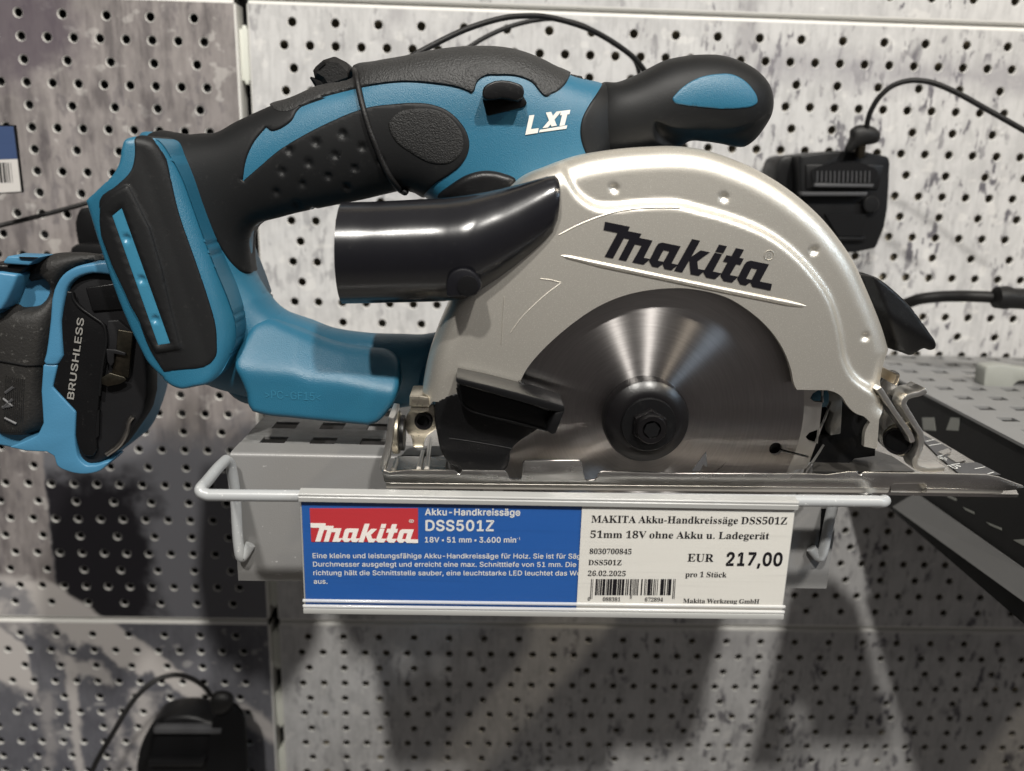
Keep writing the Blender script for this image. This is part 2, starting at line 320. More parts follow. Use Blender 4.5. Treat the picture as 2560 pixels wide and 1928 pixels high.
black = both(t, t.math('SUBTRACT', 1.0, half(t, X_, Z_, B_(340, 500), B_(285, -60), 0.0012, jit)), half(t, X_, Z_, B_(960, 700), B_(900, -200), 0.012, jit2), t.math('SUBTRACT', 1.0, half(t, X_, Z_, B_(200, -110), B_(1200, -170), 0.012, jit2)))
c = t.mix(black, c, (0.014, 0.013, 0.016))
c = t.mix(both(t, t.math('SUBTRACT', 1.0, half(t, X_, Z_, B_(0, 470), B_(340, 505), 0.004, jit)), half(t, X_, Z_, B_(1276, 1171), B_(340, 519), 0.0016, jit)), c, PALE)
c = t.mix(t.math('MULTIPLY', seg_mask(t, X_, Z_, B_(-60, 560), B_(150, 650), 0.006, 0.005, jit2), 0.8), c, (0.16, 0.16, 0.175))
t.set(color=c); MAT['rock_print_upper'] = t.m

# ------------------------------------------------------------------ letter shapes (outlines in 1/200 of the capital height)
GLYPH_SANS = """,	74	15,-47 27,28 54,28 33,-47
-	178	132,96 132,74 45,74 45,96
.	74	37,-2 31,0 25,3 21,9 19,16 21,23 25,29 31,33 37,34 44,33 50,29 54,23 55,16 54,9 50,3 44,0
0	178	89,-3 68,0 51,9 37,24 27,45 21,70 19,100 21,130 27,155 37,176 51,190 69,200 89,203 110,200 127,190 141,176 151,155 157,130 159,100 157,70 151,45 141,24 127,9 110,0;89,19 103,22 114,29 123,41 130,57 134,76 135,100 134,124 130,143 123,159 114,171 103,178 89,181 75,178 64,171 55,159 48,143 44,124 43,100 44,76 48,57 55,41 64,29 75,22
1	178	30,0 30,21 154,21 154,0;108,200 108,0 83,0 83,176 82,176 34,141 34,168 78,200
2	178	25,0 25,19 92,90 111,111 117,120 122,128 125,137 126,146 125,156 121,165 115,171 107,177 98,180 88,181 77,179 68,176 60,170 55,163 51,153 50,142 26,142 28,159 34,174 44,186 56,195 71,201 88,203 105,201 120,195 133,186 142,175 148,162 150,146 149,135 146,125 140,114 132,102 120,87 105,71 60,24 60,22 153,22 153,0
3	178	86,-3 68,-1 52,4 38,12 28,23 20,36 17,52 43,52 45,42 50,34 56,28 65,23 75,21 86,20 98,21 108,24 117,29 124,37 128,46 129,57 128,67 124,77 118,85 108,92 95,96 79,97 62,97 62,118 113,176 113,178 27,178 27,200 146,200 146,181 83,109 83,114 104,113 121,108 135,100 146,87 152,73 154,57 152,40 146,26 135,14 121,5 105,-1
4	178	16,41 16,62 97,200 122,200 43,65 43,64 162,64 162,41;111,0 111,48 111,57 111,125 135,125 135,0
5	178	87,-3 70,-1 55,4 42,13 33,24 26,37 23,51 48,51 50,43 54,35 60,29 68,24 77,21 87,20 98,21 109,25 117,32 123,41 128,52 129,64 127,76 123,87 117,96 108,103 98,107 86,109 76,108 66,106 57,102 50,97 26,99 38,200 144,200 144,178 59,178 53,119 54,119 61,124 70,128 80,130 90,131 103,130 116,126 126,120 136,112 143,102 149,91 153,78 154,64 152,46 145,30 135,16 121,6 105,-1
6	178	89,-3 71,-1 56,6 43,16 33,29 27,45 25,64 27,78 31,94 40,112 54,134 99,200 127,200 59,103 57,103 65,113 77,121 84,123 92,123 109,122 124,116 136,107 145,94 151,79 153,62 151,44 145,29 135,16 122,6 106,-1;89,19 100,20 110,25 117,31 124,40 127,50 129,62 127,74 124,84 117,92 110,99 100,103 89,104 78,103 68,99 60,93 54,84 50,74 49,62 50,50 54,40 60,31 68,25 78,20
7	178	38,0 127,176 127,178 24,178 24,200 154,200 154,176 65,0
8	178	89,-3 70,-1 53,4 40,13 29,24 23,38 20,53 22,65 26,77 32,87 40,95 49,101 60,104 60,105 47,111 36,121 30,134 28,150 30,164 36,177 45,188 57,196 72,201 89,203 106,201 120,196 133,188 142,177 148,164 150,150 148,134 141,121 131,111 118,105 118,104 129,101 138,95 146,87 152,77 156,65 158,53 155,38 149,24 138,13 125,4 108,-1;89,19 101,20 112,24 121,29 127,36 131,45 132,54 131,65 127,74 120,82 111,88 101,91 89,92 77,91 67,88 58,82 51,74 47,65 45,54 47,45 51,36 57,29 66,24 76,20;89,114 99,115 108,118 115,123 121,130 124,138 126,148 124,157 121,165 115,172 108,177 99,180 89,181 79,180 70,177 62,172 57,165 53,157 52,148 53,138 57,130 62,123 70,118 79,115
<	178	26,70 26,87 152,151 152,124 56,79 57,80 57,76 56,78 152,32 152,6
>	178	152,70 26,6 26,32 122,78 121,76 121,80 122,79 26,124 26,151 152,87
A	189	6,0 79,200 109,200 182,0 155,0 113,119 104,146 91,188 96,188 84,146 75,119 33,0;43,56 43,78 145,78 145,56
B	179	24,0 24,200 95,200 114,198 129,193 141,185 150,174 155,161 157,147 155,135 152,126 147,118 140,112 132,108 124,105 124,103 133,101 143,97 151,89 158,80 163,68 164,54 163,39 157,26 148,15 135,7 118,2 97,0;49,22 96,22 116,25 130,31 137,41 140,54 138,63 135,72 128,80 120,86 110,89 98,91 49,91;49,112 94,112 104,113 113,116 121,122 127,128 131,137 132,146 130,159 123,169 111,175 94,178 49,178
C	201	105,-3 81,0 59,10 41,25 27,45 19,70 16,100 19,129 27,155 41,175 59,190 81,200 105,203 120,202 134,198 147,193 158,185 168,176 176,164 182,152 186,137 161,137 158,147 153,155 147,162 140,168 133,173 124,177 115,179 105,179 88,177 72,170 59,159 49,143 43,123 41,100 43,76 49,57 59,41 72,30 88,23 105,21 115,21 124,24 133,27 140,32 147,38 153,45 158,53 161,63 186,63 182,49 176,36 168,24 158,15 147,7 134,2 120,-2
D	197	86,0 38,0 38,22 84,22 107,25 125,32 139,43 149,59 155,78 157,100 155,123 149,142 139,157 126,168 108,175 87,178 37,178 37,200 89,200 116,197 139,188 157,174 170,154 179,129 181,100 179,71 170,47 157,27 138,12 114,3;49,200 49,0 24,0 24,200
E	165	24,0 24,200 146,200 146,178 49,178 49,112 140,112 140,90 49,90 49,22 148,22 148,0
F	161	24,0 24,200 145,200 145,178 49,178 49,109 136,109 136,87 49,87 49,0
G	205	106,-3 81,0 59,10 41,25 27,45 19,71 16,100 19,129 27,155 41,175 59,190 80,200 104,203 119,202 134,198 147,192 159,184 168,175 177,164 183,151 186,137 160,137 157,146 152,155 147,162 140,168 132,173 124,176 115,178 104,179 87,177 72,170 59,159 49,143 43,123 41,100 43,76 49,57 59,41 72,30 88,23 106,21 122,23 136,28 147,37 156,48 161,63 163,80 171,78 111,78 111,101 188,101 188,79 185,56 177,36 165,19 148,7 128,0
H	203	24,0 24,200 49,200 49,114 154,114 154,200 180,200 180,0 154,0 154,91 49,91 49,0
L	154	24,0 24,200 49,200 49,22 142,22 142,0
M	247	24,0 24,200 60,200 109,74 113,62 118,48 122,33 126,19 121,19 125,32 130,48 134,62 139,74 187,200 223,200 223,0 198,0 198,114 198,129 199,145 199,162 199,180 202,180 196,161 189,143 184,127 179,114 134,0 112,0 67,114 63,126 57,142 51,160 44,180 47,180 47,164 48,146 48,129 48,114 48,0
P	175	24,0 24,200 92,200 114,198 131,192 144,182 153,169 159,154 161,137 159,120 153,104 144,91 131,81 114,75 92,73 43,73 43,95 91,95 106,97 117,101 125,107 131,115 134,125 135,137 134,148 131,158 125,166 117,172 105,176 91,178 49,178 49,0
R	177	24,0 24,200 93,200 114,198 131,192 144,183 153,170 159,155 161,138 159,121 153,107 144,95 131,85 114,80 93,78 38,78 38,100 92,100 106,101 117,105 125,111 131,118 135,127 136,138 135,150 131,159 125,167 117,173 106,176 92,178 49,178 49,0;139,0 90,90 119,90 168,0
S	176	88,-3 68,-2 50,4 36,12 25,24 18,38 15,54 41,54 43,43 49,34 56,28 65,23 76,20 88,19 101,20 112,24 122,29 130,36 134,45 136,55 135,63 131,70 124,76 116,80 96,87 72,94 50,102 34,114 24,128 20,146 23,162 29,176 40,187 54,196 71,201 89,203 108,201 124,196 138,187 148,176 155,163 158,149 133,149 128,162 119,172 105,178 88,180 76,179 66,176 57,171 51,164 47,157 45,148 47,138 51,131 58,125 67,121 83,115 104,110 122,104 132,99 141,93 149,86 155,78 159,67 161,54 158,39 152,25 141,13 127,4 109,-2
U	203	102,-3 80,-1 61,6 45,17 33,31 26,49 24,68 24,200 49,200 49,70 50,56 55,44 63,34 74,27 87,22 102,20 117,22 130,27 140,34 148,44 153,56 154,70 154,200 180,200 180,68 177,49 170,31 158,17 143,6 124,-1
V	189	80,0 6,200 33,200 76,81 85,54 97,12 92,12 105,54 114,81 155,200 182,200 109,0
W	270	61,0 6,200 32,200 64,77 69,57 73,37 77,16 74,16 79,37 83,57 88,77 120,200 149,200 181,77 187,57 191,37 195,16 192,16 196,37 201,57 206,77 237,200 263,200 208,0 179,0 145,127 138,154 132,187 137,187 132,155 125,127 91,0
X	186	7,0 85,112 85,93 12,200 41,200 70,157 80,142 88,129 96,115 91,115 99,129 107,142 117,157 147,200 175,200 102,94 102,113 179,0 150,0 115,51 106,65 98,77 91,91 96,91 89,77 81,65 71,51 36,0
Z	172	16,0 16,18 108,151 120,169 134,187 137,179 112,178 88,178 16,178 16,200 156,200 156,181 66,51 53,32 38,13 35,21 60,22 84,22 157,22 157,0
a	153	63,-3 49,-2 37,2 27,8 19,18 14,29 12,42 13,54 17,63 23,70 30,76 39,80 49,83 70,86 92,89 104,92 108,100 108,101 107,109 105,117 100,122 94,127 86,129 77,130 67,129 59,127 46,118 39,108 16,114 22,127 31,136 41,143 52,148 64,150 76,151 94,149 103,146 112,142 120,135 127,126 131,114 132,99 132,0 109,0 109,20 107,20 99,10 93,5 85,0 75,-2;67,18 79,19 90,23 98,29 104,37 107,45 108,54 108,75 102,72 91,69 79,67 69,66 53,62 46,59 41,55 37,49 36,41 37,34 40,28 45,24 51,21 58,19
b	167	90,-3 78,-2 68,1 60,7 54,12 46,23 44,23 44,0 21,0 21,200 45,200 45,126 46,126 54,136 60,142 67,147 77,150 90,151 108,149 123,142 136,130 145,115 151,96 153,74 151,52 145,33 136,18 123,6 108,-1;87,18 99,20 110,26 118,34 124,46 128,59 129,74 128,89 124,103 118,114 110,122 99,128 87,130 74,128 63,123 55,114 49,103 46,90 44,74 46,59 49,45 55,34 64,26 74,20
c	156	81,-3 62,-1 46,6 32,18 22,33 16,52 13,74 16,96 22,114 32,130 46,141 62,149 81,151 92,150 102,148 112,145 120,140 127,134 134,127 139,118 142,109 119,103 114,114 106,122 95,128 81,130 68,128 57,122 49,113 43,102 39,88 38,74 39,59 43,46 49,35 57,26 68,20 81,18 95,20 106,26 115,35 120,46 143,40 139,31 134,22 128,15 120,8 112,3 102,0 92,-2
d	167	77,-3 59,-1 44,6 31,18 21,33 15,52 13,74 15,96 22,115 31,130 44,142 59,149 77,151 90,150 99,147 107,142 113,136 120,126 122,126 122,200 146,200 146,0 123,0 123,23 121,23 113,12 107,7 99,1 89,-2;80,18 93,20 103,26 112,34 118,45 121,59 123,74 121,90 118,103 112,114 104,123 93,128 80,130 67,128 57,122 49,114 43,103 39,89 38,74 39,59 43,46 49,34 57,26 68,20
e	159	83,-3 63,-1 46,6 32,18 22,33 16,52 13,73 16,95 22,114 32,129 45,141 62,149 81,151 93,150 104,147 116,142 126,134 134,124 140,111 145,95 146,76 146,67 29,67 29,87 133,87 122,79 121,93 117,106 111,116 103,123 93,128 81,130 68,128 58,123 49,116 43,106 39,95 38,83 38,70 39,55 43,42 50,32 59,24 71,20 83,18 92,19 100,21 106,24 112,29 117,34 120,41 143,36 139,25 132,15 122,8 111,2 98,-2
f	100	90,149 90,129 3,129 3,149;32,0 32,170 33,181 38,191 44,199 53,204 63,207 74,208 87,207 95,205 89,184 84,186 77,186 67,185 61,181 57,174 56,165 56,0
g	167	81,-59 66,-58 53,-55 41,-50 32,-43 25,-36 20,-27 40,-16 48,-26 53,-31 61,-35 70,-37 81,-38 98,-36 111,-30 120,-18 122,-2 122,27 120,27 113,16 107,11 99,6 89,3 77,2 60,4 44,10 31,21 22,35 15,54 13,75 15,97 22,115 31,130 44,142 60,149 77,151 90,150 100,147 107,142 113,136 121,125 123,125 123,149 146,149 146,-3 144,-21 138,-35 127,-46 114,-53 99,-58;81,23 93,25 104,30 112,37 118,48 122,60 123,76 122,91 118,104 112,115 104,123 93,128 81,130 68,128 57,122 49,114 43,103 39,90 38,76 39,61 43,48 49,38 57,30 68,25
h	161	45,89 45,0 21,0 21,200 45,200 45,113 40,113 49,131 60,142 74,149 89,151 104,150 116,145 126,137 134,126 139,112 140,94 140,0 116,0 116,92 114,108 107,120 97,127 83,129 72,128 63,125 56,119 50,111 46,101
i	66	21,0 21,149 45,149 45,0;33,174 27,175 21,179 17,184 16,190 17,196 21,201 27,205 33,206 39,205 45,201 48,196 50,190 48,184 45,179 39,175
k	150	43,54 43,83 47,83 112,149 142,149 72,78 70,78;21,0 21,200 45,200 45,0;116,0 58,73 75,90 146,0
l	74	55,-1 40,1 29,8 23,19 21,33 21,200 45,200 45,39 45,30 47,24 51,21 57,20 63,21 67,21 71,1 64,0
m	240	21,0 21,149 44,149 44,116 42,116 46,127 52,136 59,143 68,148 77,151 86,152 101,149 113,142 121,130 126,116 123,116 127,126 133,135 140,142 150,147 160,151 172,152 184,150 195,146 205,139 213,129 217,116 219,100 219,0 195,0 195,100 193,114 186,123 176,128 165,130 155,129 147,126 141,121 136,114 133,106 132,97 132,0 108,0 108,102 106,113 99,122 90,128 78,130 70,129 62,126 55,121 49,114 46,105 45,94 45,0
n	161	45,89 45,0 21,0 21,149 44,149 44,113 40,113 49,131 60,142 74,149 89,151 104,150 116,145 126,137 134,126 139,112 140,94 140,0 116,0 116,92 114,108 107,120 97,127 83,129 72,128 63,125 56,119 50,111 46,101
o	163	81,-3 62,-1 46,6 32,18 22,33 16,52 13,74 16,96 22,114 32,130 46,141 62,149 81,151 101,149 117,141 131,130 141,114 148,96 150,74 148,52 141,33 131,18 117,6 101,-1;81,18 95,20 106,26 115,35 121,46 124,59 126,74 124,88 121,101 115,113 106,122 95,128 81,130 68,128 57,122 49,113 43,102 39,88 38,74 39,59 43,46 49,35 57,26 68,20
r	102	21,0 21,149 44,149 44,126 45,126 51,136 60,144 71,150 84,151 90,151 96,151 96,127 90,128 81,128 71,127 63,124 55,118 49,111 46,103 45,93 45,0
s	143	72,-3 57,-2 44,1 33,7 24,15 18,25 14,37 37,42 41,31 49,24 59,19 71,18 85,20 96,24 103,32 105,40 104,48 100,53 93,58 83,61 59,67 41,73 28,82 21,93 18,108 20,120 26,130 34,139 45,146 59,150 74,151 88,150 100,146 110,141 118,133 123,124 127,114 105,109 102,117 95,124 86,129 74,131 61,129 51,125 45,118 43,109 44,101 49,96 56,91 68,88 90,82 108,76 120,67 128,56 130,42 128,29 123,19 114,9 102,3 88,-2
t	89	80,149 80,129 3,129 3,149;26,185 50,185 50,38 51,30 53,24 59,21 67,20 73,20 79,21 84,1 75,-1 66,-2 49,1 36,8 28,20 26,37
u	161	72,-2 58,0 45,4 35,12 27,23 22,37 21,55 21,149 45,149 45,57 47,41 54,29 65,22 79,20 89,21 98,24 106,30 111,38 115,48 116,60 116,149 140,149 140,0 117,0 117,36 121,36 112,18 101,7 87,0
v	153	64,0 7,149 33,149 65,61 73,34 81,8 72,8 80,34 88,61 120,149 146,149 89,0
x	149	8,0 67,86 67,67 11,149 39,149 58,120 70,100 81,81 69,81 80,100 92,120 111,149 138,149 82,66 82,84 141,0 113,0 91,34 79,53 68,71 80,71 70,53 58,34 36,0
z	150	16,0 16,18 100,126 100,127 19,127 19,149 131,149 131,130 50,24 50,22 133,22 133,0
®	182	91,46 75,48 61,53 47,60 36,69 26,81 19,94 14,109 13,125 14,140 19,155 26,168 36,180 47,189 61,197 75,201 91,203 107,201 121,197 135,189 146,180 156,168 163,155 168,140 169,125 168,109 163,94 156,81 146,69 135,60 121,53 107,48;91,65 107,67 121,73 133,83 142,95 148,109 150,125 148,140 142,154 133,166 121,176 107,182 91,184 75,182 61,176 49,166 40,154 34,140 32,125 34,109 40,95 49,83 61,73 75,67;107,89 90,123 108,123 125,89;63,89 63,161 99,161 110,158 119,151 121,145 122,138 121,130 119,124 109,116 98,113 73,113 73,125 94,125 101,128 105,138 104,143 101,146 94,149 80,149 80,89
°	124	62,111 50,113 40,117 30,124 23,134 18,144 17,156 18,168 23,179 30,188 40,196 50,200 62,202 74,200 85,196 94,188 101,179 106,168 107,156 106,144 101,134 94,124 85,117 74,113;62,131 75,135 84,144 86,150 87,156 86,163 84,169 75,178 69,181 62,181 56,181 50,178 41,169 38,163 37,156 41,144 50,135 56,132
ä	153	63,-3 49,-2 37,2 27,8 19,18 14,29 12,42 13,54 17,63 23,70 30,76 39,80 49,83 70,86 92,89 104,92 108,100 108,101 107,109 105,117 100,122 94,127 86,129 77,130 67,129 59,127 46,118 39,108 16,114 22,127 31,136 41,143 52,148 64,150 76,151 94,149 103,146 112,142 120,135 127,126 131,114 132,99 132,0 109,0 109,20 107,20 99,10 93,5 85,0 75,-2;67,18 79,19 90,23 98,29 104,37 107,45 108,54 108,75 102,72 91,69 79,67 69,66 53,62 46,59 41,55 37,49 36,41 37,34 40,28 45,24 51,21 58,19;103,174 97,175 91,179 88,184 87,190 88,196 91,201 97,205 103,206 109,205 114,201 117,196 119,190 117,184 114,179 109,175;46,174 40,175 35,179 31,184 30,190 31,196 35,201 40,205 46,206 52,205 57,201 61,196 62,190 61,184 57,179 52,175
ü	161	72,-2 58,0 45,4 35,12 27,23 22,37 21,55 21,149 45,149 45,57 47,41 54,29 65,22 79,20 89,21 98,24 106,30 111,38 115,48 116,60 116,149 140,149 140,0 117,0 117,36 121,36 112,18 101,7 87,0;109,174 103,175 98,179 94,184 93,190 94,196 98,201 103,205 109,206 115,205 120,201 124,196 125,190 124,184 120,179 115,175;52,174 46,175 41,179 38,184 36,190 38,196 41,201 46,205 52,206 58,205 64,201 67,196 68,190 67,184 64,179 58,175"""
